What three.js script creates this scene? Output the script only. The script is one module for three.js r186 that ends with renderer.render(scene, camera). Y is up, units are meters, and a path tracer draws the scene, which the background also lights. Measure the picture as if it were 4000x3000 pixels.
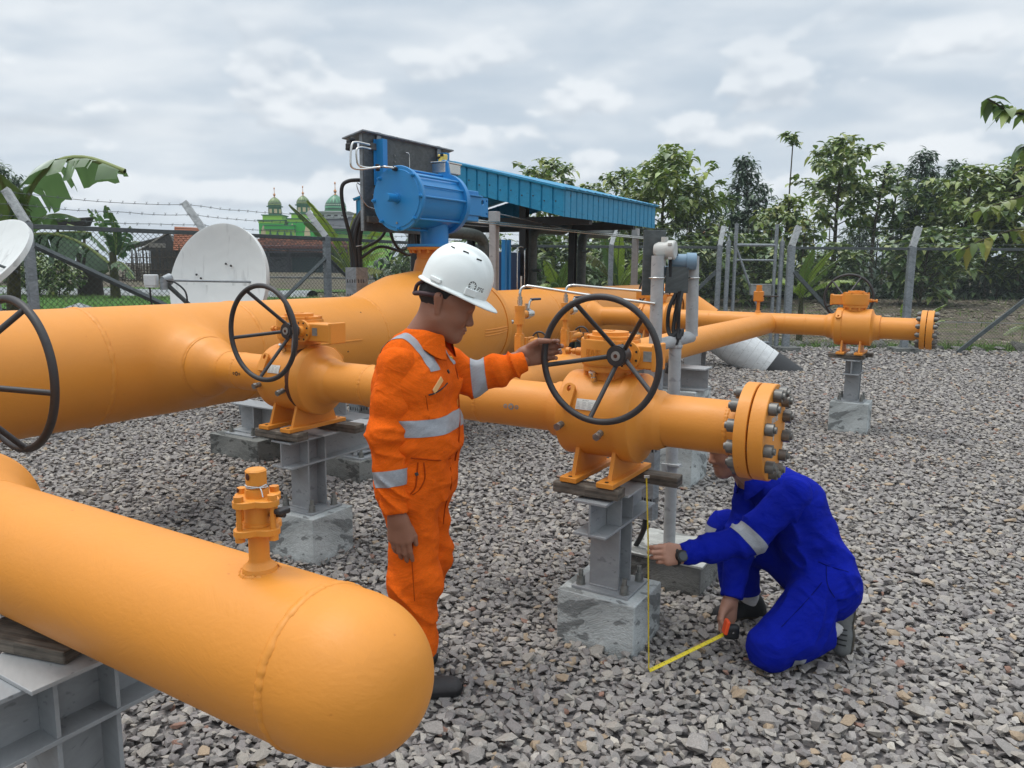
import * as THREE from 'three';
import { mergeGeometries, mergeVertices } from 'three/addons/utils/BufferGeometryUtils.js';
import { ConvexGeometry } from 'three/addons/geometries/ConvexGeometry.js';
import { RoundedBoxGeometry } from 'three/addons/geometries/RoundedBoxGeometry.js';

// ------------------------------------------------------------------ camera, sky, sun, exposure
const scene = new THREE.Scene();
const camera = new THREE.PerspectiveCamera(53.72, 4 / 3, 0.05, 2000);
camera.position.set(0, 1.65, 0);
camera.rotation.order = 'YXZ';
camera.rotation.set(-0.1536, 0, 0.0086);
const renderer = new THREE.WebGLRenderer({ antialias: true });
renderer.setSize(1024, 768);
renderer.toneMapping = THREE.LinearToneMapping;
renderer.toneMappingExposure = 1.10;
renderer.shadowMap.enabled = true;

const V = (x, y, z) => new THREE.Vector3(x, y, z);
// seeded random numbers and value noise
function rng(seed) { let s = seed >>> 0; return () => { s = (s + 0x6D2B79F5) >>> 0; let t = s; t = Math.imul(t ^ (t >>> 15), t | 1); t ^= t + Math.imul(t ^ (t >>> 7), t | 61); return ((t ^ (t >>> 14)) >>> 0) / 4294967296; }; }
function hash3(x, y, z) { let h = Math.imul(x, 374761393) ^ Math.imul(y, 668265263) ^ Math.imul(z, 2147483647 - 1274126177); h = Math.imul(h ^ (h >>> 13), 1274126177); h ^= h >>> 16; return (h >>> 0) / 4294967296; }
function noise3(x, y, z) {
  const xi = Math.floor(x), yi = Math.floor(y), zi = Math.floor(z);
  let u = x - xi, v = y - yi, w = z - zi;
  u = u * u * (3 - 2 * u); v = v * v * (3 - 2 * v); w = w * w * (3 - 2 * w);
  const L = (a, b, t) => a + (b - a) * t;
  const a = L(hash3(xi, yi, zi), hash3(xi + 1, yi, zi), u), b = L(hash3(xi, yi + 1, zi), hash3(xi + 1, yi + 1, zi), u);
  const c = L(hash3(xi, yi, zi + 1), hash3(xi + 1, yi, zi + 1), u), d = L(hash3(xi, yi + 1, zi + 1), hash3(xi + 1, yi + 1, zi + 1), u);
  return L(L(a, b, v), L(c, d, v), w);
}
function fbm(x, y, z, o) { let s = 0, a = 0.5, n = 0; for (let i = 0; i < o; i++) { s += a * noise3(x, y, z); n += a; a *= 0.5; x = x * 2.03 + 7.1; y = y * 2.03 + 3.7; z = z * 2.03 + 1.3; } return s / n; }
const sstep = (a, b, x) => { const t = Math.min(1, Math.max(0, (x - a) / (b - a))); return t * t * (3 - 2 * t); };
const mix = (a, b, t) => a + (b - a) * t;

// the overcast sky: grey-blue sheet with soft stratus and a few brighter heaps of cumulus low down
{
  const w = 2048, h = 1024, data = new Float32Array(w * h * 4);
  for (let j = 0; j < h; j++) {
    const el = ((j + 0.5) / h - 0.5) * Math.PI;
    const sy = Math.sin(el), cy = Math.cos(el);
    for (let i = 0; i < w; i++) {
      const k = (j * w + i) * 4;
      let r, g, b;
      if (el < -0.06) { r = 0.50; g = 0.52; b = 0.53; }
      else {
        const az = ((i + 0.5) / w - 0.5) * 2 * Math.PI, dx = Math.cos(az) * cy, dz = Math.sin(az) * cy;
        // clouds seen on a sheet overhead: stretch with elevation
        const q = 1 / (Math.max(sy, 0) + 0.14), px = dx * q, pz = dz * q;
        const wx = fbm(px * 0.8 + 31, pz * 0.8, 9.1, 3) - 0.5, wz = fbm(px * 0.8, pz * 0.8 + 17, 3.3, 3) - 0.5;
        const n1 = fbm(px * 1.0 + pz * 0.5 + wx * 1.4 + 3, pz * 1.6 - px * 0.4 + wz * 1.4 + 11, 0.5, 6);
        const n2 = fbm(px * 3.0 + pz * 1.2 + wx * 2 + 9, pz * 4.6 - px * 1.2 + wz * 2 + 2, 4.5, 6);
        const v = sstep(0.36, 0.64, n1 * 0.62 + n2 * 0.38);
        r = mix(0.515, 0.77, v); g = mix(0.590, 0.805, v); b = mix(0.672, 0.84, v);
        const hz = sstep(0.22, 0.0, sy); r = mix(r, 0.64, hz * 0.55); g = mix(g, 0.705, hz * 0.55); b = mix(b, 0.765, hz * 0.55);
        const d = sstep(0.50, 0.76, fbm(px * 0.55 + 23.4, pz * 0.8 + 5, 8.2, 5)) * 0.34;
        r *= 1 - d; g *= 1 - d * 0.95; b *= 1 - d * 0.86;
        // low cumulus heaps, lit from above with greyer feet
        if (sy > 0 && sy < 0.40) {
          const f = (e) => fbm(az * 10 + 3.7, e * 24, 6.1, 6) + 0.16 * (fbm(az * 3.1 + 8, e * 7, 1.2, 2) - 0.5);
          const f0 = f(sy), m = sstep(0.52, 0.60, f0) * sstep(0.015, 0.06, sy) * sstep(0.34, 0.20, sy), li = Math.min(1, Math.max(0, 0.42 + (f0 - f(sy + 0.016)) * 6 + (f0 - 0.52) * 1.2));
          r = mix(r, mix(0.56, 0.84, li), m * 0.75); g = mix(g, mix(0.61, 0.865, li), m * 0.75); b = mix(b, mix(0.67, 0.89, li), m * 0.75);
        }
      }
      const zen = el > 0 ? 1 + 1.15 * sstep(0.30, 1.0, sy) : 1; r *= zen * 0.985; g *= zen; b *= zen * 1.01; // an overcast sky is brightest overhead
      data[k] = r; data[k + 1] = g; data[k + 2] = b; data[k + 3] = 1;
    }
  }
  const t = new THREE.DataTexture(data, w, h, THREE.RGBAFormat, THREE.FloatType);
  t.mapping = THREE.EquirectangularReflectionMapping; t.magFilter = THREE.LinearFilter; t.minFilter = THREE.LinearFilter; t.needsUpdate = true;
  scene.background = t; scene.environment = t;
}
const sun = new THREE.DirectionalLight(new THREE.Color(1, 0.96, 0.9), 1.45);
sun.position.set(-9, 30, -2);
sun.castShadow = true; sun.shadow.radius = 40; sun.shadow.mapSize.set(4096, 4096);
Object.assign(sun.shadow.camera, { left: -30, right: 30, top: 30, bottom: -30, near: 1, far: 120 });
scene.add(sun, sun.target);

// ------------------------------------------------------------------ naming and grouping helpers
const used = new Map();
function numbered(name) { const n = used.get(name) || 0; used.set(name, n + 1); return n ? name + '_' + String(n).padStart(3, '0') : name; }
function tag(o, label, category, group, kind) {
  if (label) o.userData.label = label; if (category) o.userData.category = category;
  if (group) o.userData.group = group; if (kind) o.userData.kind = kind; return o;
}
// plant frame: X along the branch pipes (towards the right and the viewer), Z back along the header towards the viewer
const PHI = -0.5473, CX = Math.cos(PHI), SX = Math.sin(PHI);
const pl = (X, y, Z) => V(X * CX + Z * SX, y, -X * SX + Z * CX);
function thing(name, pos, turn, label, category, group) {
  const o = new THREE.Group(); o.name = numbered(name); o.position.copy(pos); o.rotation.y = turn; scene.add(o); return tag(o, label, category, group);
}
const plantThing = (name, X, y, Z, label, category, group, turn = 0) => thing(name, pl(X, y, Z), PHI + turn, label, category, group);
function prep(g) {
  if (g.index) g = g.toNonIndexed(); else g = g.clone();
  for (const k of Object.keys(g.attributes)) if (!['position', 'normal', 'uv', 'color'].includes(k)) g.deleteAttribute(k);
  if (!g.attributes.normal) g.computeVertexNormals();
  return g;
}
// uv in metres from the facing axis of each triangle
function uvBox(g, s = 1) {
  const p = g.attributes.position, n = p.count, uv = new Float32Array(n * 2), a = V(), b = V(), c = V();
  for (let i = 0; i + 2 < n; i += 3) {
    a.fromBufferAttribute(p, i); b.fromBufferAttribute(p, i + 1); c.fromBufferAttribute(p, i + 2);
    const nn = b.clone().sub(a).cross(c.clone().sub(a)), ax = Math.abs(nn.x), ay = Math.abs(nn.y), az = Math.abs(nn.z);
    for (let k = 0; k < 3; k++) {
      const q = k === 0 ? a : k === 1 ? b : c; let u, v;
      if (ay >= ax && ay >= az) { u = q.x; v = q.z; } else if (ax >= az) { u = q.z; v = q.y; } else { u = q.x; v = q.y; }
      uv[(i + k) * 2] = u * s; uv[(i + k) * 2 + 1] = v * s;
    }
  }
  g.setAttribute('uv', new THREE.BufferAttribute(uv, 2)); return g;
}
function fuse(list, box = true) {
  const gs = (Array.isArray(list) ? list : [list]).map(prep);
  const col = gs.some(g => g.attributes.color);
  for (const g of gs) {
    if (!col) g.deleteAttribute('color');
    if (!g.attributes.uv) g.setAttribute('uv', new THREE.BufferAttribute(new Float32Array(g.attributes.position.count * 2), 2));
  }
  const m = gs.length === 1 ? gs[0] : mergeGeometries(gs);
  return box ? uvBox(m) : m;
}
function mesh(name, geos, mat, parent, box = true) {
  const m = new THREE.Mesh(fuse(geos, box), mat); m.castShadow = m.receiveShadow = true;
  if (parent) { m.name = name; parent.add(m); } else { m.name = numbered(name); scene.add(m); }
  return m;
}
function struct(name, geos, mat, box = true) { const m = mesh(name, geos, mat, null, box); m.userData.kind = 'structure'; return m; }
// ---- shapes
const box = (w, h, d, x = 0, y = 0, z = 0) => new THREE.BoxGeometry(w, h, d).translate(x, y, z);
const rbox = (w, h, d, r, x = 0, y = 0, z = 0, s = 2) => new RoundedBoxGeometry(w, h, d, s, r).translate(x, y, z);
function axisTo(g, dir) { const q = new THREE.Quaternion().setFromUnitVectors(V(0, 1, 0), dir.clone().normalize()); return g.applyQuaternion(q); }
function rod(a, b, r, seg = 12, r2 = r) { const d = b.clone().sub(a), g = new THREE.CylinderGeometry(r2, r, d.length(), seg); axisTo(g, d); const c = a.clone().add(b).multiplyScalar(0.5); return g.translate(c.x, c.y, c.z); }
function cyl(r, h, x, y, z, axis = 'y', seg = 24, r2 = r) { const g = new THREE.CylinderGeometry(r2, r, h, seg); if (axis === 'x') g.rotateZ(-Math.PI / 2); if (axis === 'z') g.rotateX(Math.PI / 2); return g.translate(x, y, z); }
const hex = (r, h, x, y, z, axis = 'y', a = 0) => { const g = new THREE.CylinderGeometry(r, r, h, 6); g.rotateY(a); if (axis === 'x') g.rotateZ(-Math.PI / 2); if (axis === 'z') g.rotateX(Math.PI / 2); return g.toNonIndexed().translate(x, y, z); };
function tube(pts, r, seg = 8, n = 0, closed = false) { const c = new THREE.CatmullRomCurve3(pts, closed, 'catmullrom', 0.5); return new THREE.TubeGeometry(c, n || pts.length * 8, r, seg, closed); }
// a body of revolution about X: profile [x, r] pairs; creases where the profile turns sharply
function latheX(prof, seg = 48, soft = 0.6) {
  const parts = []; let run = [prof[0]];
  for (let i = 1; i < prof.length; i++) {
    run.push(prof[i]);
    if (i < prof.length - 1) {
      const a = Math.atan2(prof[i][1] - prof[i - 1][1], prof[i][0] - prof[i - 1][0]), b = Math.atan2(prof[i + 1][1] - prof[i][1], prof[i + 1][0] - prof[i][0]);
      let d = Math.abs(a - b); if (d > Math.PI) d = 2 * Math.PI - d;
      if (d > soft) { parts.push(run); run = [prof[i]]; }
    }
  }
  parts.push(run);
  return fuse(parts.map(p => { const g = new THREE.LatheGeometry(p.map(q => new THREE.Vector2(Math.max(q[1], 0.0001), q[0])), seg); return g.rotateZ(-Math.PI / 2).rotateX(Math.PI); }), false);
}
function latheY(prof, seg = 32) { return latheX(prof, seg).rotateZ(Math.PI / 2); }
const at = (g, x, y, z) => g.clone().translate(x, y, z);
function extr(pts, depth, bevel = 0) { const s = new THREE.Shape(pts.map(p => new THREE.Vector2(p[0], p[1]))); return new THREE.ExtrudeGeometry(s, { depth, bevelEnabled: bevel > 0, bevelSize: bevel, bevelThickness: bevel, bevelSegments: 1 }).translate(0, 0, -depth / 2); }
// wobbly bead of weld about X
function weldBead(x, R, r = 0.004, seed = 1) {
  const n = 180, m = 5, pos = [], idx = [];
  for (let i = 0; i <= n; i++) {
    const a = i / n * 2 * Math.PI, ii = i % n, k = r * (0.85 + 0.4 * hash3(ii >> 1, seed, 3) + 0.2 * hash3(ii, seed, 5)), dx = (hash3(ii, seed, 9) - 0.5) * r * 0.5;
    for (let j = 0; j <= m; j++) { const t = j / m * Math.PI, rr = R - 0.001 + Math.sin(t) * k * 0.75; pos.push(x + dx - Math.cos(t) * k * 1.5, Math.cos(a) * rr, Math.sin(a) * rr); }
  }
  for (let i = 0; i < n; i++) for (let j = 0; j < m; j++) { const p = i * (m + 1) + j; idx.push(p, p + m + 1, p + 1, p + 1, p + m + 1, p + m + 2); }
  const g = new THREE.BufferGeometry(); g.setAttribute('position', new THREE.Float32BufferAttribute(pos, 3)); g.setIndex(idx); g.computeVertexNormals(); return g;
}
// ---- distance-field bodies meshed with surface nets
function sdfMesh(f, lo, hi, cell) {
  const nx = Math.ceil((hi[0] - lo[0]) / cell) + 1, ny = Math.ceil((hi[1] - lo[1]) / cell) + 1, nz = Math.ceil((hi[2] - lo[2]) / cell) + 1;
  const F = new Float32Array(nx * ny * nz), I = (i, j, k) => (k * ny + j) * nx + i, vid = new Int32Array(nx * ny * nz).fill(-1);
  for (let k = 0; k < nz; k++) for (let j = 0; j < ny; j++) for (let i = 0; i < nx; i++) F[I(i, j, k)] = f(lo[0] + i * cell, lo[1] + j * cell, lo[2] + k * cell);
  const pos = [], idx = [], co = [[0, 0, 0], [1, 0, 0], [0, 1, 0], [1, 1, 0], [0, 0, 1], [1, 0, 1], [0, 1, 1], [1, 1, 1]];
  const ed = [[0, 1], [2, 3], [4, 5], [6, 7], [0, 2], [1, 3], [4, 6], [5, 7], [0, 4], [1, 5], [2, 6], [3, 7]];
  const v = new Float32Array(8);
  for (let k = 0; k < nz - 1; k++) for (let j = 0; j < ny - 1; j++) for (let i = 0; i < nx - 1; i++) {
    let m = 0; for (let c = 0; c < 8; c++) { v[c] = F[I(i + co[c][0], j + co[c][1], k + co[c][2])]; if (v[c] < 0) m |= 1 << c; }
    if (m === 0 || m === 255) continue;
    let sx = 0, sy = 0, sz = 0, n = 0;
    for (const [a, b] of ed) if ((v[a] < 0) !== (v[b] < 0)) { const t = v[a] / (v[a] - v[b]); sx += co[a][0] + (co[b][0] - co[a][0]) * t; sy += co[a][1] + (co[b][1] - co[a][1]) * t; sz += co[a][2] + (co[b][2] - co[a][2]) * t; n++; }
    vid[I(i, j, k)] = pos.length / 3; pos.push(lo[0] + (i + sx / n) * cell, lo[1] + (j + sy / n) * cell, lo[2] + (k + sz / n) * cell);
  }
  const quad = (a, b, c, d, flip) => { if (a < 0 || b < 0 || c < 0 || d < 0) return; if (flip) idx.push(a, c, b, a, d, c); else idx.push(a, b, c, a, c, d); };
  for (let k = 1; k < nz - 1; k++) for (let j = 1; j < ny - 1; j++) for (let i = 1; i < nx - 1; i++) {
    const s = F[I(i, j, k)] < 0;
    if (s !== F[I(i + 1, j, k)] < 0) quad(vid[I(i, j - 1, k - 1)], vid[I(i, j, k - 1)], vid[I(i, j, k)], vid[I(i, j - 1, k)], !s);
    if (s !== F[I(i, j + 1, k)] < 0) quad(vid[I(i - 1, j, k - 1)], vid[I(i - 1, j, k)], vid[I(i, j, k)], vid[I(i, j, k - 1)], !s);
    if (s !== F[I(i, j, k + 1)] < 0) quad(vid[I(i - 1, j - 1, k)], vid[I(i, j - 1, k)], vid[I(i, j, k)], vid[I(i - 1, j, k)], !s);
  }
  const g = new THREE.BufferGeometry(); g.setAttribute('position', new THREE.Float32BufferAttribute(pos, 3)); g.setIndex(idx); g.computeVertexNormals(); return g;
}
const smin = (a, b, k) => { const h = Math.max(k - Math.abs(a - b), 0) / k; return Math.min(a, b) - h * h * k * 0.25; };
const smax = (a, b, k) => -smin(-a, -b, k);
// tapered capsule between two points
function bone(a, b, ra, rb = ra, fl = null) {
  const ax = a[0], ay = a[1], az = a[2], dx = b[0] - ax, dy = b[1] - ay, dz = b[2] - az, l2 = dx * dx + dy * dy + dz * dz || 1e-9;
  if (!fl) return (x, y, z) => { const px = x - ax, py = y - ay, pz = z - az; let t = (px * dx + py * dy + pz * dz) / l2; t = t < 0 ? 0 : t > 1 ? 1 : t; const qx = px - dx * t, qy = py - dy * t, qz = pz - dz * t; return Math.sqrt(qx * qx + qy * qy + qz * qz) - (ra + (rb - ra) * t); };
  // flattened along direction fl = [x, y, z, factor > 1 thins]
  return (x, y, z) => { const px = x - ax, py = y - ay, pz = z - az; let t = (px * dx + py * dy + pz * dz) / l2; t = t < 0 ? 0 : t > 1 ? 1 : t; let qx = px - dx * t, qy = py - dy * t, qz = pz - dz * t; const s = (qx * fl[0] + qy * fl[1] + qz * fl[2]) * (fl[3] - 1); qx += fl[0] * s; qy += fl[1] * s; qz += fl[2] * s; const l = Math.sqrt(qx * qx + qy * qy + qz * qz), r = ra + (rb - ra) * t; return (l - r) / (1 + (fl[3] - 1) * Math.min(1, Math.abs(s) / (l * (fl[3] - 1) + 1e-6))); };
}
function blend(list, k) { return (x, y, z) => { let d = list[0](x, y, z); for (let i = 1; i < list.length; i++) d = smin(d, list[i](x, y, z), k); return d; }; }
// keep the part of a mesh inside all planes [nx, ny, nz, c] (n.p >= c), pushed out along its normals
function clipMesh(g, planes, out) {
  g = g.index ? g.toNonIndexed() : g; const P = g.attributes.position, N = g.attributes.normal, pos = [], nor = [];
  for (let i = 0; i < P.count; i += 3) {
    let poly = []; for (let k = 0; k < 3; k++) poly.push([P.getX(i + k), P.getY(i + k), P.getZ(i + k), N.getX(i + k), N.getY(i + k), N.getZ(i + k)]);
    for (const q of planes) {
      const res = []; for (let k = 0; k < poly.length; k++) {
        const A = poly[k], B = poly[(k + 1) % poly.length], da = q[0] * A[0] + q[1] * A[1] + q[2] * A[2] - q[3], db = q[0] * B[0] + q[1] * B[1] + q[2] * B[2] - q[3];
        if (da >= 0) res.push(A); if ((da >= 0) !== (db >= 0)) { const t = da / (da - db); res.push(A.map((a, j) => a + (B[j] - a) * t)); }
      }
      poly = res; if (poly.length < 3) break;
    }
    for (let k = 1; k + 1 < poly.length; k++) for (const q of [poly[0], poly[k], poly[k + 1]]) { pos.push(q[0] + q[3] * out, q[1] + q[4] * out, q[2] + q[5] * out); nor.push(q[3], q[4], q[5]); }
  }
  const r = new THREE.BufferGeometry(); r.setAttribute('position', new THREE.Float32BufferAttribute(pos, 3)); r.setAttribute('normal', new THREE.Float32BufferAttribute(nor, 3)); return r;
}

// ------------------------------------------------------------------ textures (tile in metres) and materials
function tex(size, metres, fn, srgb = true) {
  const d = new Uint8Array(size * size * 4);
  for (let j = 0; j < size; j++) for (let i = 0; i < size; i++) { const c = fn(i / size, j / size), k = (j * size + i) * 4; d[k] = Math.max(0, Math.min(255, c[0] * 255)); d[k + 1] = Math.max(0, Math.min(255, c[1] * 255)); d[k + 2] = Math.max(0, Math.min(255, c[2] * 255)); d[k + 3] = 255; }
  const t = new THREE.DataTexture(d, size, size); t.wrapS = t.wrapT = THREE.RepeatWrapping; t.magFilter = THREE.LinearFilter; t.minFilter = THREE.LinearMipmapLinearFilter; t.generateMipmaps = true;
  if (srgb) t.colorSpace = THREE.SRGBColorSpace; t.repeat.set(1 / metres, 1 / metres); t.needsUpdate = true; return t;
}
// noise that tiles in u and v
function tn(u, v, f, o, s = 0) { const a = u * 2 * Math.PI, b = v * 2 * Math.PI, R = f / (2 * Math.PI); return fbm(Math.cos(a) * R + 50 + s, Math.sin(a) * R + 50 + Math.cos(b) * R * 1.7, Math.sin(b) * R * 1.7 + 50 + s, o); }
const lin = (r, g, b) => new THREE.Color().setRGB(r, g, b);
const std = (o) => new THREE.MeshStandardMaterial(o);
const tPaint = tex(512, 0.9, (u, v) => { const a = tn(u, v, 5, 4), b = tn(u, v, 60, 2, 9), s = sstep(0.885, 0.92, tn(u, v, 34, 2, 21)), k = 0.965 + 0.04 * a + 0.015 * b - s * 0.10; return [k, k * (1 - s * 0.08), k * (1 - s * 0.1)]; });
const tPaintB = tex(512, 0.35, (u, v) => { const k = tn(u, v, 40, 3) * 0.7 + 0.3 * tn(u, v, 9, 2, 3); return [k, k, k]; }, false);
const tRough = tex(256, 0.8, (u, v) => { const k = 0.75 + 0.35 * tn(u, v, 9, 4); return [k, k, k]; }, false);
const paint = (c, rough = 0.45, o = {}) => std({ color: c, map: tPaint, roughness: rough, roughnessMap: tRough, bumpMap: tPaintB, bumpScale: 0.0006, metalness: 0, ...o });
const tConc = tex(1024, 1.1, (u, v) => {
  const a = tn(u, v, 6, 5), b = tn(u, v, 18, 5, 5), c = tn(u, v, 90, 2, 8), st = sstep(0.58, 0.66, tn(u, v, 14, 5, 31)), cr = 1 - sstep(0.0, 0.005, Math.abs(tn(u, v, 9, 5, 47) - 0.5));
  let k = 0.70 + 0.20 * (a - 0.5) + 0.16 * (b - 0.5) + 0.10 * (c - 0.5); k *= 1 - st * 0.30; k *= 1 - cr * 0.35; return [k * 0.985, k, k * 1.0];
});
const tConcB = tex(512, 0.5, (u, v) => { const k = 0.6 * tn(u, v, 14, 5) + 0.4 * tn(u, v, 70, 2, 3); return [k, k, k]; }, false);
const tSteel = tex(512, 0.7, (u, v) => { const a = tn(u, v, 8, 5), b = tn(u, v, 50, 2, 4), s = sstep(0.72, 0.78, tn(u, v, 26, 3, 14)); let k = 0.9 + 0.14 * (a - 0.5) + 0.06 * (b - 0.5) - 0.12 * s; return [k, k, k]; });
const tGalv = tex(512, 0.5, (u, v) => { const a = tn(u, v, 22, 4), b = tn(u, v, 7, 3, 2); const k = 0.78 + 0.30 * (a - 0.5) + 0.2 * (b - 0.5); return [k, k * 1.005, k * 1.01]; });
const tWood = tex(512, 0.35, (u, v) => { const g = tn(u * 0.02 + 0.3, v, 40, 3), w = tn(u, v, 8, 4, 6); let k = 0.34 + 0.28 * (g - 0.5) + 0.25 * (w - 0.5); return [k * 1.06, k * 0.98, k * 0.88]; });
const tWoodB = tex(256, 0.35, (u, v) => { const k = tn(u * 0.02 + 0.3, v, 40, 3); return [k, k, k]; }, false);
const tCloth = tex(512, 0.45, (u, v) => { const a = tn(u, v, 6, 4), b = tn(u, v, 120, 1, 5); const k = 0.92 + 0.10 * (a - 0.5) + 0.1 * (b - 0.5); return [k, k, k]; });
const tClothB = tex(512, 0.45, (u, v) => { const f = 1 - Math.abs(tn(u, v, 7, 3) * 2 - 1), w = (Math.sin(u * 2 * Math.PI * 150) * Math.sin(v * 2 * Math.PI * 150)); const k = 0.75 * f + 0.03 * w + 0.2 * tn(u, v, 24, 3, 8); return [k, k, k]; }, false);
const tSoil = tex(1024, 5, (u, v) => { const a = tn(u, v, 9, 5), b = tn(u, v, 60, 4, 7), gr = sstep(0.5, 0.62, tn(u, v, 14, 5, 19)); let k = 0.40 + 0.25 * (a - 0.5) + 0.35 * (b - 0.5); return [mix(k * 0.98, k * 0.78, gr * 0.7), mix(k * 0.88, k * 0.86, gr * 0.7), mix(k * 0.74, k * 0.42, gr * 0.7)]; });
const tSoilB = tex(512, 1.6, (u, v) => { const k = 0.5 * tn(u, v, 10, 5) + 0.5 * tn(u, v, 40, 3, 3); return [k, k, k]; }, false);
const M = {};
M.orange = paint(lin(0.71, 0.268, 0.031), 0.55);
M.orangeDark = paint(lin(0.63, 0.222, 0.022), 0.55);
M.grey = std({ color: lin(0.36, 0.375, 0.385), map: tSteel, roughness: 0.5, bumpMap: tPaintB, bumpScale: 0.0005 });
M.greyLight = std({ color: lin(0.47, 0.48, 0.48), map: tSteel, roughness: 0.5 });
M.galv = std({ color: lin(0.42, 0.45, 0.47), map: tGalv, roughness: 0.5, metalness: 0.35 });
M.galvDark = std({ color: lin(0.15, 0.17, 0.17), map: tGalv, roughness: 0.55, metalness: 0.3 });
M.steel = std({ color: lin(0.62, 0.61, 0.58), roughness: 0.25, metalness: 1, roughnessMap: tRough });
M.bolt = std({ color: lin(0.30, 0.285, 0.26), map: tGalv, roughness: 0.5, metalness: 0.6 });
M.boltPale = std({ color: lin(0.45, 0.45, 0.42), map: tGalv, roughness: 0.4, metalness: 0.7 });
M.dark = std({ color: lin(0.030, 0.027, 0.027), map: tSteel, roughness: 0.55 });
M.wheel = std({ color: lin(0.040, 0.036, 0.036), map: tSteel, roughness: 0.5 });
M.rubber = std({ color: lin(0.015, 0.015, 0.016), roughness: 0.55 });
M.conc = std({ color: lin(0.98, 1, 0.98), map: tConc, roughness: 0.92, bumpMap: tConcB, bumpScale: 0.006 });
M.concDark = std({ color: lin(0.42, 0.41, 0.38), map: tConc, roughness: 0.95, bumpMap: tConcB, bumpScale: 0.010 });
M.wood = std({ color: lin(1, 1, 1), map: tWood, roughness: 0.9, bumpMap: tWoodB, bumpScale: 0.004 });
M.blue = paint(lin(0.018, 0.225, 0.53), 0.42);
M.plateMetal = std({ color: lin(0.50, 0.50, 0.47), map: tGalv, roughness: 0.4, metalness: 0.5 });
M.rust = std({ color: lin(0.10, 0.030, 0.012), map: tSteel, roughness: 0.9 });
M.white = std({ color: lin(0.74, 0.76, 0.76), map: tSteel, roughness: 0.4 });
M.black = std({ color: lin(0.010, 0.010, 0.010), roughness: 0.6 });

// ------------------------------------------------------------------ ground: paddy fields, gravel yard
const dist = (x, z) => Math.hypot(x, z);
function terrain(x, z) { const d = dist(x, z); const lf = sstep(2, -6, x), base = -0.10 + 0.62 * mix(sstep(21, 34, d), sstep(13.5, 27, d), lf) + 0.5 * sstep(34, 70, d) + 0.3 * sstep(70, 140, d); return base + 0.07 * (fbm(x * 0.35, z * 0.35, 3, 3) - 0.5) * sstep(14, 18, d); }
{
  const rings = [0.5]; while (rings[rings.length - 1] < 900) rings.push(rings[rings.length - 1] * 1.045 + 0.12);
  const seg = 260, pos = [], idx = [];
  pos.push(0, terrain(0, 0) - 0.0, 0);
  for (const r of rings) for (let i = 0; i < seg; i++) { const a = i / seg * 2 * Math.PI, x = Math.cos(a) * r, z = Math.sin(a) * r; pos.push(x, terrain(x, z), z); }
  for (let i = 0; i < seg; i++) idx.push(0, 1 + (i + 1) % seg, 1 + i);
  for (let k = 0; k + 1 < rings.length; k++) for (let i = 0; i < seg; i++) { const a = 1 + k * seg + i, b = 1 + k * seg + (i + 1) % seg, c = a + seg, d = b + seg; idx.push(a, b, c, b, d, c); }
  const g = new THREE.BufferGeometry(); g.setAttribute('position', new THREE.Float32BufferAttribute(pos, 3)); g.setIndex(idx);
  const f = std({ color: lin(0.75, 0.74, 0.72), map: tSoil, roughness: 0.95, bumpMap: tSoilB, bumpScale: 0.05 });
  struct('ground', g, f);
}
// yard outline (world x, z), anticlockwise; the fence stands on it
const YARD = [[-14, 3], [-9.9, -2.6], [-5.71, -9.07], [-0.6, -15.95], [4.3, -16.0], [6.3, -16.3], [9.2, -15.9], [14, -14.9], [16, 3]];
function inYard(x, z) { let c = false; for (let i = 0, j = YARD.length - 1; i < YARD.length; j = i++) { const [xi, zi] = YARD[i], [xj, zj] = YARD[j]; if ((zi > z) !== (zj > z) && x < (xj - xi) * (z - zi) / (zj - zi) + xi) c = !c; } return c; }
const tBed = tex(1024, 1.2, (u, v) => { const a = tn(u, v, 40, 3), b = tn(u, v, 90, 2, 4), c = tn(u, v, 7, 3, 9); const k = 0.38 + 0.34 * (a - 0.4) + 0.28 * (b - 0.5) + 0.1 * (c - 0.5); return [k * 1.03, k, k]; });
const bed = (() => {
  const s = new THREE.Shape(YARD.map(p => new THREE.Vector2(p[0], -p[1])));
  const g = new THREE.ExtrudeGeometry(s, { depth: 0.16, bevelEnabled: false }).rotateX(-Math.PI / 2).translate(0, -0.18, 0);
  return struct('gravel_yard', g, std({ color: lin(0.9, 0.87, 0.84), map: tBed, roughness: 1 }));
})();
// crushed stone: angular hulls, some shapes, many copies
const stoneGeos = [];
{
  const R = rng(77);
  for (let k = 0; k < 10; k++) {
    const pts = [], n = 11 + Math.floor(R() * 4), fy = 0.34 + 0.26 * R(), fz = 0.62 + 0.3 * R();
    for (let i = 0; i < n; i++) { const a = R() * 2 * Math.PI, c = R() * 2 - 1, s = Math.sqrt(1 - c * c), r = 0.82 + 0.3 * R(); pts.push(V(Math.cos(a) * s * r * 0.5, c * r * 0.5 * fy, Math.sin(a) * s * r * 0.5 * fz)); }
    stoneGeos.push(uvBox(prep(new ConvexGeometry(pts)), 1));
  }
}
const tStone = tex(512, 0.8, (u, v) => { const a = tn(u, v, 16, 4), b = tn(u, v, 70, 2, 6), s = sstep(0.66, 0.74, tn(u, v, 30, 3, 12)); const k = 0.86 + 0.26 * (a - 0.5) + 0.22 * (b - 0.5) + s * 0.12; return [k, k, k]; });
const mStone = std({ color: lin(1, 1, 1), map: tStone, roughness: 0.88, flatShading: true });
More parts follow.
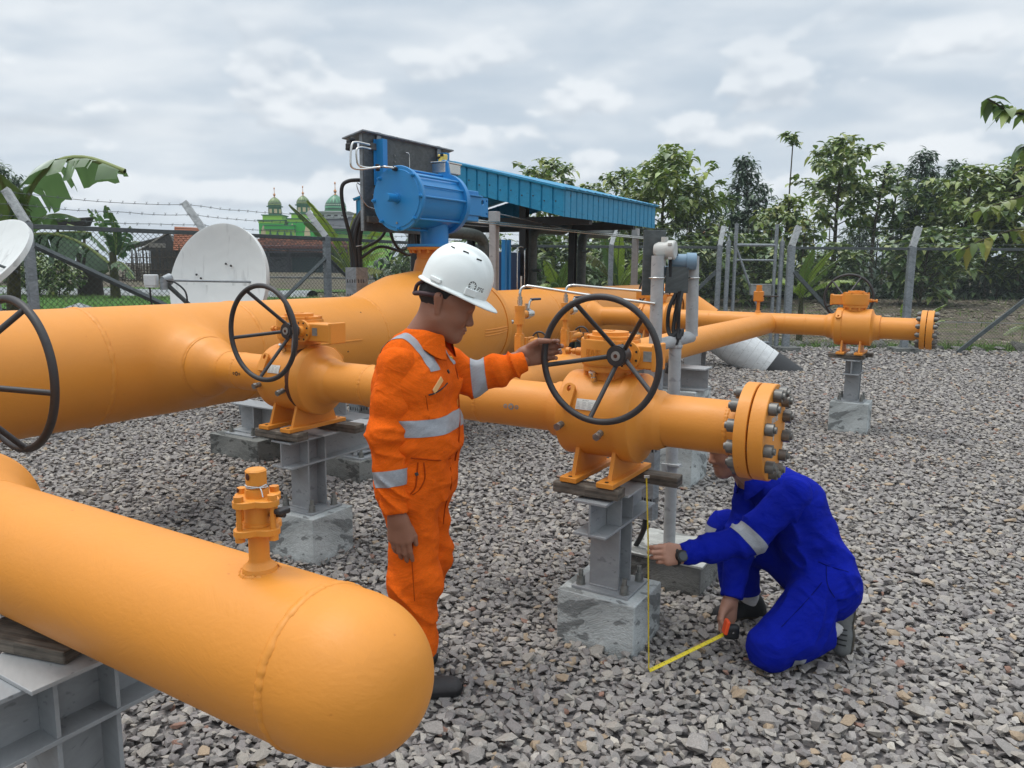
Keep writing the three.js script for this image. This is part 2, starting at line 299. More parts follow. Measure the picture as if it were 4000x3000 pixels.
function stoneColor(R) {
  const t = R(), k = 0.86 + 0.38 * R() * R();
  let c = t < 0.50 ? [0.232, 0.221, 0.210] : t < 0.72 ? [0.200, 0.188, 0.184] : t < 0.86 ? [0.280, 0.262, 0.235] : t < 0.94 ? [0.31, 0.295, 0.27] : t < 0.975 ? [0.30, 0.235, 0.165] : t < 0.988 ? [0.21, 0.125, 0.095] : [0.36, 0.34, 0.30];
  return lin(c[0] * k * 1.60, c[1] * k * 1.55, c[2] * k * 1.51);
}
{
  const R = rng(1234), lists = stoneGeos.map(() => []), near = [];
  const tanH = 0.69 * 1.12;
  const sow = (d0, d1, step, s0, s1, lift) => {
    for (let z = d0; z < d1; z += step) for (let x = -z * tanH - 1.6; x < z * tanH + 1.6; x += step) {
      const px = x + (R() - 0.5) * step * 1.5, pz = -(z + (R() - 0.5) * step * 1.5), a = R(), b = R(), c = R(), d = R();
      if (!inYard(px, pz) || (px < -2 - 0 && false)) continue;
      const s = s0 + (s1 - s0) * a * a, y = -0.018 + lift * b + s * 0.10;
      lists[Math.floor(c * 10) % 10].push([px, y, pz, s, R() * 6.283, (R() - 0.5) * 0.8, (R() - 0.5) * 0.8, stoneColor(R)]);
      void d;
    }
  };
  sow(0.9, 4.6, 0.0262, 0.033, 0.068, 0.020);
  sow(4.6, 8, 0.034, 0.038, 0.072, 0.018);
  sow(8, 12.5, 0.050, 0.050, 0.09, 0.018);
  sow(12.5, 17.5, 0.085, 0.07, 0.12, 0.02);
  // larger stones lying on top
  for (let i = 0; i < 1100; i++) { const z = 1.6 + 13 * R() * R(), x = (R() * 2 - 1) * (z * tanH + 0.6), a = R(), c = R(); if (inYard(x, -z)) lists[Math.floor(c * 10) % 10].push([x, 0.012 + 0.01 * R(), -z, 0.062 + 0.05 * a * a * a, R() * 6.283, (R() - 0.5) * 0.6, (R() - 0.5) * 0.6, stoneColor(R)]); }
  // the stones that show largest become single parts
  const all = []; lists.forEach((l, k) => l.forEach(s => { const d = -s[2]; if (d > 2.0 && d < 3.6 && Math.abs(s[0]) < d * 0.66 && s[1] > 0.0) all.push([s[3] / d, k, s]); }));
  all.sort((a, b) => b[0] - a[0]);
  const tones = []; for (let i = 0; i < 14; i++) { const m = mStone.clone(); m.color = stoneColor(R); tones.push(m); }
  const picked = new Set();
  for (const [, k, s] of all.slice(0, 280)) {
    picked.add(s);
    const m = new THREE.Mesh(stoneGeos[k], tones[near.length % 14]); near.push(m); m.name = 'stone'; m.position.set(s[0], s[1], s[2]); m.rotation.set(s[5], s[4], s[6]); m.scale.setScalar(s[3]); m.castShadow = m.receiveShadow = true; bed.add(m);
  }
  const o = new THREE.Object3D();
  lists.forEach((l, k) => {
    const keep = l.filter(s => !picked.has(s)), im = new THREE.InstancedMesh(stoneGeos[k], mStone, keep.length);
    keep.forEach((s, i) => { o.position.set(s[0], s[1], s[2]); o.rotation.set(s[5], s[4], s[6]); o.scale.setScalar(s[3]); o.updateMatrix(); im.setMatrixAt(i, o.matrix); im.setColorAt(i, s[7]); });
    im.name = 'gravel'; im.castShadow = im.receiveShadow = true; im.userData.kind = 'stuff'; bed.add(im);
  });
}

// ------------------------------------------------------------------ gas pipework
const RP = 0.1095;                    // branch pipe radius
const ZM = -3.007, ZF = -8.465, ZG = -0.851, HX = -4.5, HY = 1.035;
function toolText(txt, size, depth) { return null; }
// raised block letters from bars, a few glyphs on a 3 x 5 grid
const GL = { B: 'aaabcdeaghbcdfghij', S: '' };
function letterBars(ch, w, h, t) {
  const L = { B: [[0, 0, 0, 2], [0, 0, 1, 0], [0, 1, 1, 1], [0, 2, 1, 2], [1, 0, 1, 1], [1, 1, 1, 2]], V: [[0, 2, .5, 0], [.5, 0, 1, 2]], H: [[0, 0, 0, 2], [1, 0, 1, 2], [0, 1, 1, 1]], E: [[0, 0, 0, 2], [0, 0, 1, 0], [0, 1, .8, 1], [0, 2, 1, 2]] }[ch];
  return L.map(([a, b, c, d]) => { const p = V(a * w, b * h / 2, 0), q = V(c * w, d * h / 2, 0), l = p.distanceTo(q), g = new THREE.BoxGeometry(l + t, t, t); g.rotateZ(Math.atan2(q.y - p.y, q.x - p.x)); return g.translate((p.x + q.x) / 2, (p.y + q.y) / 2, 0); });
}
const plateTex = (() => {
  const c = document.createElement('canvas'); c.width = 256; c.height = 128; const x = c.getContext('2d');
  x.fillStyle = '#cfcfc8'; x.fillRect(0, 0, 256, 128); x.fillStyle = '#4a4a48'; x.font = 'bold 15px sans-serif'; x.fillText('BALL VALVE', 78, 22);
  for (let r = 0; r < 5; r++) for (let k = 0; k < 3; k++) { x.strokeStyle = '#6d6d69'; x.strokeRect(12 + k * 78, 32 + r * 18, 76, 18); x.fillStyle = '#77777a'; x.fillRect(17 + k * 78, 39 + r * 18, 22 + ((r * 7 + k * 13) % 30), 4); }
  const t = new THREE.CanvasTexture(c); t.colorSpace = THREE.SRGBColorSpace; return t;
})();
M.plate = std({ map: plateTex, roughness: 0.4, metalness: 0.2 });

function handwheel(parent, x, y, zr, zh, R, rt) {
  const g = new THREE.Group(); g.name = 'handwheel'; parent.add(g);
  mesh('rim', new THREE.TorusGeometry(R - rt, rt, 14, 72).translate(x, y, zr), M.wheel, g);
  for (let k = 0; k < 5; k++) { const a = (45 + 72 * k) * Math.PI / 180; mesh('spoke', rod(V(x + Math.cos(a) * 0.03, y + Math.sin(a) * 0.03, zh), V(x + Math.cos(a) * (R - rt), y + Math.sin(a) * (R - rt), zr), 0.0095, 10, 0.0095), M.wheel, g); }
  const s = Math.sign(zr - zh);
  const hub = mesh('hub', [cyl(0.043, 0.055, x, y, zh, 'z', 28), cyl(0.036, 0.062, x, y, zh, 'z', 28)], M.wheel, g);
  mesh('washer', cyl(0.0195, 0.066, x, y, zh + s * 0.002, 'z', 20), M.plateMetal, hub);
  mesh('socket', hex(0.009, 0.068, x, y, zh + s * 0.003, 'z'), M.rust, hub);
  return g;
}
// local origin on the ground side of the feet: axis at local height A
const A = 0.27;
function ballValve(X, yAxis, Z, turn, label, opt = {}) {
  const t = plantThing('ball_valve', X, yAxis - A, Z, label, 'valve', 'orange ball valves with black handwheels', turn);
  const o = M.orange;
  const prof = [[-0.248, RP], [-0.248, 0.124], [-0.205, 0.126], [-0.188, 0.138], [-0.178, 0.160], [-0.170, 0.184], [-0.163, 0.187], [-0.122, 0.187], [-0.118, 0.184], [0.098, 0.184], [0.100, 0.192], [0.158, 0.192], [0.166, 0.186], [0.180, 0.150], [0.196, 0.134], [0.214, 0.127], [0.240, 0.126], [0.246, 0.121], [0.275, RP]].map(p => [p[0], p[1]]);
  mesh('body', latheX(prof, 64, 0.75).translate(0, A, 0), o, t);
  for (const s of [-1, 1]) {
    const x = s * 0.085;
    mesh('foot', [rbox(0.078, 0.022, 0.43, 0.003, x, 0.011, 0), extr([[-0.165, 0], [0.165, 0], [0.115, 0.15], [-0.115, 0.15]], 0.016, 0.001).rotateY(Math.PI / 2).translate(x, 0.02, 0)], o, t);
    for (const q of [-1, 1]) mesh('bolt_hole', cyl(0.009, 0.002, x, 0.0225, q * 0.192, 'y', 14), M.black, t);
  }
  // stem and gearbox
  mesh('bonnet', [cyl(0.095, 0.04, 0, A + 0.182, 0, 'y', 40), cyl(0.115, 0.03, 0, A + 0.213, 0, 'y', 40), ...[0, 1, 2, 3, 4, 5, 6, 7].map(k => hex(0.014, 0.03, Math.cos(k * 0.785 + 0.3) * 0.100, A + 0.187, Math.sin(k * 0.785 + 0.3) * 0.100))], o, t);
  const gb = mesh('gearbox', [latheY([[A + 0.222, 0.0], [A + 0.222, 0.120], [A + 0.235, 0.128], [A + 0.330, 0.128], [A + 0.336, 0.124], [A + 0.338, 0.0]], 56), rbox(opt.box || 0.215, 0.098, 0.105, 0.008, 0.0155 + (opt.box || 0.215) / 2, A + 0.272, 0.038), rbox(0.02, 0.112, 0.115, 0.006, 0.0175 + (opt.box || 0.215), A + 0.272, 0.038)], o, t);
  mesh('cover', [cyl(0.112, 0.012, 0.01, A + 0.343, 0, 'y', 48), cyl(0.078, 0.016, 0.0, A + 0.357, 0.005, 'y', 40), box(0.05, 0.004, 0.04, -0.015, A + 0.367, 0.0)], o, gb);
  for (let k = 0; k < 7; k++) { const a = k * 0.897 + 0.45; mesh('bolt', hex(0.011, 0.014, Math.cos(a) * 0.117, A + 0.344, Math.sin(a) * 0.117), M.orangeDark, gb); }
  mesh('input_flange', [cyl(0.060, 0.014, 0.118, A + 0.277, 0.098, 'z', 40), cyl(0.030, 0.03, 0.118, A + 0.277, 0.116, 'z', 24), cyl(0.013, 0.10, 0.118, A + 0.277, 0.15, 'z', 16)], o, gb);
  for (let k = 0; k < 8; k++) { const a = k * 0.785 + 0.39; mesh('bolt_hole', cyl(0.0052, 0.002, 0.118 + Math.cos(a) * 0.047, A + 0.277 + Math.sin(a) * 0.047, 0.1055, 'z', 12), M.black, gb); }
  mesh('stop_bolt', [cyl(0.018, 0.03, -0.136, A + 0.27, 0.02, 'x', 18), cyl(0.008, 0.06, -0.165, A + 0.27, 0.02, 'x', 12), hex(0.014, 0.014, -0.163, A + 0.27, 0.02, 'x'), hex(0.0165, 0.018, -0.193, A + 0.27, 0.02, 'x')], M.orangeDark, gb);
  mesh('maker_plate', box(0.036, 0.042, 0.002, 0.205, A + 0.277, 0.0916), M.plateMetal, gb);
  const lets = []; 'BVHE'.split('').forEach((c, i) => { for (const g of letterBars(c, 0.013, 0.026, 0.0035)) { g.translate(-0.034 + i * 0.019, 0, 0); lets.push(g); } });
  mesh('raised_letters', lets.map(g => { const p = g.attributes.position; for (let i = 0; i < p.count; i++) { const a = (p.getX(i) - 0.005) / 0.128 - 0.17, r = 0.1285 + p.getZ(i); p.setXYZ(i, Math.sin(a) * r, p.getY(i) + A + 0.268, Math.cos(a) * r); } g.computeVertexNormals(); return g; }), M.orangeDark, gb);
  handwheel(t, 0.118, A + 0.285, 0.367, 0.182, 0.254, 0.0128);
  // fittings on the body
  const spot = (x, deg, r) => { const a = deg * Math.PI / 180; return V(x, A + Math.sin(a) * r, Math.cos(a) * r); };
  const plug = (x, deg, m) => { const a = spot(x, deg, 0.18), b = spot(x, deg, 0.206), c = spot(x, deg, 0.214), d = spot(x, deg, 0.232); const g = new THREE.CylinderGeometry(0.0165, 0.0165, c.distanceTo(d), 6).toNonIndexed(); axisTo(g, d.clone().sub(c)); const mid = c.clone().add(d).multiplyScalar(0.5); g.translate(mid.x, mid.y, mid.z); mesh('plug', [rod(a, b, 0.014, 14), g, rod(b, c, 0.011, 14)], m, t); };
  plug(-0.135, -8, M.boltPale); plug(0.045, -14, M.boltPale); plug(-0.03, 60, M.steel);
  // lifting lugs
  for (const [x, deg] of [[-0.115, 32], [0.13, 140]]) {
    const s = new THREE.Shape(); s.moveTo(-0.02, -0.055); s.lineTo(0.02, -0.055); s.lineTo(0.026, 0.02); s.absarc(0, 0.022, 0.026, 0, Math.PI, false); s.lineTo(-0.02, -0.055);
    const h = new THREE.Path(); h.absellipse(0, 0.024, 0.011, 0.015, 0, Math.PI * 2, true); s.holes.push(h);
    const g = new THREE.ExtrudeGeometry(s, { depth: 0.014, bevelEnabled: true, bevelSize: 0.0015, bevelThickness: 0.0015, bevelSegments: 1, curveSegments: 14 });
    g.rotateX(0.12); const q = spot(x, deg, 0.188); g.rotateX(-deg * Math.PI / 180); mesh('lifting_lug', g.translate(q.x, q.y, q.z), o, t);
  }
  const w = 0.09, np = new THREE.CylinderGeometry(0.1862, 0.1862, w, 10, 1, true, -0.135, 0.27).rotateZ(-Math.PI / 2).rotateX(Math.PI / 2);
  { const p = np.attributes.position, uv = np.attributes.uv; const q = new THREE.Vector3(); for (let i = 0; i < p.count; i++) { q.fromBufferAttribute(p, i); const a = Math.atan2(q.y, q.z); void a; uv.setXY(i, uv.getY(i), uv.getX(i)); } }
  const npm = mesh('name_plate', plateArc(-0.03, 21, 0.186, 0.088, 0.046), M.plate, t, false); void npm; void np;
  if (opt.rust) mesh('rust_band', rustBand(), M.rust, t);
  return t;
  function plateArc(x, deg, r, wx, wy) {
    const n = 6, pos = [], uv = [], idx = [], a0 = deg * Math.PI / 180, da = wy / r;
    for (let j = 0; j <= n; j++) for (let i = 0; i <= 1; i++) { const a = a0 + (j / n - 0.5) * da; pos.push(x + (i - 0.5) * wx, A + Math.sin(a) * (r + 0.0012), Math.cos(a) * (r + 0.0012)); uv.push(i, j / n); }
    for (let j = 0; j < n; j++) { const p = j * 2; idx.push(p, p + 1, p + 2, p + 1, p + 3, p + 2); }
    const g = new THREE.BufferGeometry(); g.setAttribute('position', new THREE.Float32BufferAttribute(pos, 3)); g.setAttribute('uv', new THREE.Float32BufferAttribute(uv, 2)); g.setIndex(idx); g.computeVertexNormals(); return g;
  }
  // ragged stain of rust round the joint
  function rustBand() {
    const pos = [], idx = [], n = 160;
    for (let i = 0; i < n; i++) { const a = i / n * 2 * Math.PI, k = 0.5 + 0.9 * fbm(Math.cos(a) * 4 + 9, Math.sin(a) * 4 + 9, 2, 4), up = 0.5 + 0.5 * Math.cos(a - 0.9), r = 0.1848; const wl = 0.010 + 0.034 * k * up, wr = 0.0005; for (const x of [0.097 - wl, 0.0995 + wr * 0]) pos.push(x, A + Math.sin(a) * r, Math.cos(a) * r); }
    for (let i = 0; i < n; i++) { const p = i * 2, q = ((i + 1) % n) * 2; idx.push(p, p + 1, q, p + 1, q + 1, q); }
    const g = new THREE.BufferGeometry(); g.setAttribute('position', new THREE.Float32BufferAttribute(pos, 3)); g.setIndex(idx); g.computeVertexNormals(); return g;
  }
}
const V1X = -3.225, V2X = -1.335, VFX = -1.06, VGX = -2.49, HC = -2.45;
ballValve(V2X, 1.014, ZM, 0, 'orange ball valve whose black handwheel the man in orange is gripping');
ballValve(V1X, 1.018, ZM, 0, 'orange ball valve with a rust stained joint left of the man in orange', { rust: true, box: 0.30 });
ballValve(VFX, 1.07, ZF, Math.PI, 'far orange ball valve seen from behind on the right, handwheel turned to the fence');
ballValve(VGX, 1.01, ZG, Math.PI, 'nearest ball valve, cut off by the left picture edge, big dark handwheel showing');
ballValve(-3.2, 1.07, ZF, Math.PI, 'orange ball valve half hidden behind the grey instrument poles');

// ---- main header
{
  const t = plantThing('gas_header_pipe', HX, 0, 0, 'huge orange gas header pipe running from the left edge back past the blue actuator', 'pipe');
  const R = 0.354, along = g => g.rotateY(Math.PI / 2);        // lathe X -> -Z
  const sec = (z0, z1, name = 'pipe_section') => mesh(name, along(latheX([[-z0, R], [-z1, R]], 96)).translate(0, HY, 0), M.orange, t);
  // tees at Z = ZM and ZF: forged, branch blends out of the run
  const teeShell = dy => { const f = (x, y, z) => smin(Math.hypot(x, y) - R, Math.max(Math.hypot(y - dy, z) - (0.185 + 0.03 * sstep(0.5, 0.36, x)), -x), 0.16), g = sdfMesh((x, y, z) => Math.max(f(x, y, z), Math.abs(z) - 0.545, x - 0.47), [-0.38, -0.38, -0.56], [0.49, 0.38, 0.56], 0.0125); return clipMesh(g, [[0, 0, 1, -0.543], [0, 0, -1, -0.543], [-1, 0, 0, -0.466]], 0); };
  sec(4.5, -2.464); sec(-3.55, -4.84); sec(-6.575, ZF + 0.543); sec(ZF - 0.543, -12.3);
  for (const [z, s] of [[ZM, 5], [ZF, 8]]) {
    mesh('tee', at(teeShell((z === ZM ? 1.02 : 1.062) - HY), 0, HY, z), M.orange, t);
    mesh('reducer', [latheX([[0.464, 0.185], [0.50, 0.183], [0.54, 0.160], [0.60, 0.124], [0.64, RP + 0.001], [0.66, RP]], 64, 1.2).translate(0, z === ZM ? 1.02 : 1.062, z)], M.orange, t);
    mesh('weld_seam', [weldBead(0.466, 0.187, 0.005, s), weldBead(0.66, RP, 0.003, s + 1)].map(g => g.translate(0, z === ZM ? 1.02 : 1.062, z)), M.orange, t);
  }
  for (const [z, s] of [[-2.464, 1], [-3.55, 2], [-4.84, 3], [ZF + 0.543, 4], [ZF - 0.543, 6]]) mesh('weld_seam', along(weldBead(-z, R, 0.0085, s)).translate(0, HY, 0), M.orange, t);
  mesh('seam_bead', [rbox(0.008, 0.012, 0.62, 0.003, R + 0.001, HY + 0.03, -4.2), rbox(0.008, 0.012, 0.5, 0.003, R + 0.001, HY + 0.03, -3.83)].slice(0, 1), M.orange, t);
  for (const [y, z, s] of [[0.10, -2.9, 1.2], [0.24, -4.6, 0.8], [-0.05, -4.35, 0.9]]) { const a = Math.asin(y / R); mesh('rust_spot', new THREE.CircleGeometry(0.010 * s, 9).scale(1, 0.7, 1).rotateX(-a).rotateY(Math.PI / 2).rotateZ(a * 0).translate(0, 0, 0).applyMatrix4(new THREE.Matrix4().makeTranslation(Math.cos(a) * (R + 0.0015), HY + y, z)), M.rust, t); }
}
// ---- big buried style valve on the header
{
  const t = plantThing('header_valve', HX, 0, -5.93, 'bulging orange valve body on the header below the blue actuator', 'valve');
  const along = g => g.rotateY(Math.PI / 2);
  mesh('body', along(latheX([[-1.09, 0.355], [-0.95, 0.40], [-0.75, 0.475], [-0.55, 0.535], [-0.3, 0.565], [0, 0.56], [0.3, 0.53], [0.5, 0.485], [0.63, 0.445], [0.63, 0.455], [0.70, 0.455], [0.715, 0.44], [0.715, 0.36]], 96, 0.9)).translate(0, HY, 0), M.orange, t);
  mesh('seam_bead', [0.0, 0.035, 0.07].map(d => along(latheX([[0.12, 0.002], [0.60, 0.002]], 6)).translate(0, 0, 0)).map((g, i) => { const pts = []; for (let k = 0; k <= 10; k++) { const x = 0.05 + k * 0.057, r = x < 0.3 ? mix(0.56, 0.53, x / 0.3) : x < 0.5 ? mix(0.53, 0.485, (x - 0.3) / 0.2) : mix(0.485, 0.445, (x - 0.5) / 0.13), a = -0.02 + i * 0.05 - 0.05; pts.push(V(Math.cos(a) * r, HY + Math.sin(a) * r, -x)); } return tube(pts, 0.006, 6, 30); }), M.orange, t);
  mesh('plug', [cyl(0.016, 0.05, 0.40, HY + 0.05, -0.72, 'z', 14), hex(0.026, 0.04, 0.40, HY + 0.05, -0.765, 'z')], M.steel, t);
  mesh('bonnet', [latheY([[HY + 0.5, 0.25], [1.55, 0.215], [1.70, 0.185], [1.72, 0.17], [1.795, 0.17], [1.80, 0.255], [1.825, 0.26]], 56), ...[...Array(16)].map((_, k) => hex(0.018, 0.03, Math.cos(k * 0.3927) * 0.225, 1.785, Math.sin(k * 0.3927) * 0.225))], M.orangeDark, t);
}
// ---- mid branch with blind flange, far branch, bypass
function flangePair(t, x, y) {
  mesh('flange', [latheX([[x, RP], [x + 0.03, RP + 0.004], [x + 0.05, 0.14], [x + 0.053, 0.191], [x + 0.098, 0.191], [x + 0.100, 0.188], [x + 0.100, 0.130], [x + 0.108, 0.130]], 72, 0.5).translate(0, y, 0)], M.orange, t);
  const b = mesh('blind_flange', [latheX([[x + 0.104, 0.130], [x + 0.1065, 0.130], [x + 0.1065, 0.188], [x + 0.109, 0.191], [x + 0.160, 0.191], [x + 0.163, 0.188], [x + 0.163, 0.0]], 72, 0.5).translate(0, y, 0)], M.orange, t);
  for (let k = 0; k < 12; k++) { const a = (k + 0.5) / 12 * 2 * Math.PI, yy = y + Math.sin(a) * 0.158, zz = Math.cos(a) * 0.158, j = 0.1 * k; mesh('bolt', [hex(0.0255, 0.030, x + 0.179, yy, zz, 'x', j), cyl(0.0135, 0.192, x + 0.108, yy, zz, 'x', 12), hex(0.0255, 0.030, x + 0.037, yy, zz, 'x', j + 0.3)], M.bolt, b); }
  return b;
}
{
  const t = plantThing('branch_pipe', 0, 0, ZM, 'orange branch pipe passing behind the man in orange, ending in a bolted flange', 'pipe');
  const y = 1.018, seg = (a, b) => mesh('pipe_section', latheX([[a, RP], [b, RP]], 56).translate(0, y, 0), M.orange, t);
  seg(HX + 0.655, V1X - 0.24); seg(V1X + 0.26, V2X - 0.24); seg(V2X + 0.26, -0.795); 
  for (const [x, s] of [[-3.71, 1], [V1X + 0.52, 2], [-1.98, 3], [-0.797, 4]]) mesh('weld_seam', weldBead(x, RP, 0.0055, s + 20).translate(0, y, 0), M.orange, t);
  const bf = flangePair(t, -0.795, y);
  const c = document.createElement('canvas'); c.width = c.height = 256; const x2 = c.getContext('2d'); x2.fillStyle = '#fff'; x2.fillRect(0, 0, 256, 256);
  mesh('stamped_letters', [...'HHEHE'].flatMap((ch, i) => letterBars(ch, 0.010, 0.02, 0.0022).map(g => g.rotateY(Math.PI / 2).translate(-0.6310, y + 0.045, 0.055 - i * 0.022))).concat([...'EH'].flatMap((ch, i) => letterBars(ch, 0.010, 0.02, 0.0022).map(g => g.rotateY(Math.PI / 2).translate(-0.6310, y + 0.008, 0.045 - i * 0.022)))).concat([...'B'].flatMap((ch, i) => letterBars(ch, 0.010, 0.02, 0.0022).map(g => g.rotateY(Math.PI / 2).translate(-0.6310, y - 0.028, 0.02)))), M.white, bf); void c; void x2;
  // faded marks on the pipe
  for (const [a, r] of [[-1.80, 0.010], [-1.77, 0.015], [-1.74, 0.010], [-3.67, 0.008], [-3.645, 0.013], [-3.62, 0.008]]) { const g = new THREE.RingGeometry(r * 0.45, r, 14, 1); const p = g.attributes.position; for (let i = 0; i < p.count; i++) { const an = 0.02 + p.getY(i) / RP; p.setXYZ(i, a + p.getX(i), y + Math.sin(an) * (RP + 0.001), Math.cos(an) * (RP + 0.001)); } g.computeVertexNormals(); mesh('paint_mark', g, a < -3 ? M.dark : M.plateMetal, t); }
}
{
  const t = plantThing('branch_pipe', 0, 0, ZF, 'far orange branch pipe behind the grey poles, ending in a flange near the fence', 'pipe');
  const y = 1.07, seg = (a, b) => mesh('pipe_section', latheX([[a, RP], [b, RP]], 48).translate(0, y, 0), M.orange, t);
  seg(HX + 0.655, -3.2 - 0.26); seg(-3.2 + 0.245, VFX - 0.26); seg(VFX + 0.245, -0.505);
  for (const [x, s] of [[-1.73, 1], [-1.52, 2], [-2.55, 5], [-0.505, 4]]) mesh('weld_seam', weldBead(x, RP, 0.003, s + 30).translate(0, y, 0), M.orange, t);
  flangePair(t, -0.505, y);
}
{
  const t = plantThing('bypass_pipe', -2.0, 0, 0, 'orange bypass pipe slanting between the two branch pipes behind the poles', 'pipe');
  const y = 1.045; const g = rod(V(-0.05, y - 0.01, ZM), V(0.08, y + 0.02, ZF), RP, 56); mesh('pipe_section', g, M.orange, t);
  mesh('weld_seam', weldBead(0, RP, 0.003, 41).rotateY(Math.PI / 2).translate(-0.01, y, -4.6), M.orange, t);
}
// small drain valve on the far branch
{
  const t = plantThing('vent_valve', -2.03, 1.175, ZF + 0.0, 'tiny orange vent valve standing on the far branch pipe', 'valve');
  mesh('nipple', [cyl(0.035, 0.03, 0, 0.015, 0, 'y', 18, 0.022), cyl(0.018, 0.11, 0, 0.08, 0)], M.orangeDark, t);
  mesh('body', [rbox(0.10, 0.11, 0.07, 0.01, 0, 0.18, 0), cyl(0.03, 0.07, 0, 0.265, 0), hex(0.036, 0.02, 0, 0.24, 0)], M.orangeDark, t);
  mesh('lever', [rod(V(0.05, 0.18, 0), V(0.21, 0.185, 0.02), 0.008, 8)], M.dark, t);
}
// ---- white wrapped pipe diving into the gravel
{
  const a = pl(-4.45, 1.03, -12.75), t = thing('wrapped_pipe', a, 0, 'thick pipe wrapped in white tape diving into the gravel, black at its foot', 'pipe');
  const b = pl(-2.72, -0.13, -13.05).sub(a), at2 = k => b.clone().multiplyScalar(k), L = b.length(), d = b.clone().normalize();
  mesh('pipe_section', rod(V(0, 0, 0), at2(0.45), 0.30, 44), M.orangeDark, t);
  // spiral laps of tape with worn dark edges
  const q = new THREE.Quaternion().setFromUnitVectors(V(1, 0, 0), d), prof = []; const n = 9;
  for (let i = 0; i < n; i++) { const x0 = L * (0.34 + 0.56 * i / n), x1 = L * (0.34 + 0.56 * (i + 1) / n); prof.push([x0, 0.322], [x1 - 0.004, 0.317], [x1, 0.314]); }
  const R = rng(5); const wrap = latheX(prof, 60, 0.05), wp = wrap.attributes.position; for (let i = 0; i < wp.count; i++) { const an = Math.atan2(wp.getZ(i), wp.getY(i)); wp.setX(i, wp.getX(i) + an * 0.012 + (wp.getX(i) < L * 0.35 ? 0.05 * (fbm(an * 4 + 9, 1, 2, 3) - 0.5) : 0)); }
  mesh('elbow', tube([V(0, 0, 0).add(pl(0, 0, 0.55)), V(0, 0, 0).add(pl(0, 0, 0.2)), at2(0.06), at2(0.3)], 0.33, 36, 30), M.orange, t);
  mesh('white_tape', wrap.applyQuaternion(q), std({ color: lin(0.72, 0.74, 0.74), map: tSteel, roughness: 0.8 }), t);
  const tape = []; for (let i = 0; i < 8; i++) { const x = L * (0.34 + 0.56 * (i + 1) / n); tape.push(new THREE.TorusGeometry(0.3155, 0.0030, 5, 50).rotateY(Math.PI / 2).translate(x, 0, 0)); }
  tape.forEach(g => { const p = g.attributes.position; for (let i = 0; i < p.count; i++) { const an = Math.atan2(p.getZ(i), p.getY(i)); p.setX(i, p.getX(i) + an * 0.012); } });
  mesh('tape_edge', tape.map(g => g.applyQuaternion(q)), M.concDark, t);
  mesh('black_sleeve', latheX([[L * 0.885, 0.326], [L * 0.90, 0.328], [L * 1.22, 0.326]], 48).applyQuaternion(q), M.rubber, t); void R;
}
// ---- nearest capped pipe
{
  const t = plantThing('capped_pipe', 0, 0, ZG, 'nearest orange pipe with a domed end cap filling the lower left', 'pipe');
  const y = 0.985, R = 0.1375;
  mesh('pipe_section', latheX([[HC + 0.30, R], [-0.885, R]], 96).translate(0, y, 0), M.orange, t);
  mesh('hub_cone', latheX([[HC - 0.02, 0.2], [HC + 0.30, 0.199], [HC + 0.325, 0.19], [HC + 0.36, 0.16], [HC + 0.41, R + 0.001]], 72, 0.9).translate(0, y, 0), M.orange, t);
  mesh('weld_seam', [weldBead(-0.885, R, 0.005, 51), weldBead(HC + 0.415, R, 0.004, 52)].map(g => g.translate(0, y, 0)), M.orange, t);
  const prof = []; for (let i = 0; i <= 24; i++) { const a = i / 24 * Math.PI / 2; prof.push([-0.840 + Math.sin(a) * 0.150, R * Math.pow(Math.cos(a), 0.86)]); } prof.unshift([-0.885, R]);
  mesh('end_cap', latheX(prof, 96, 2).translate(0, y, 0), M.orange, t);
}
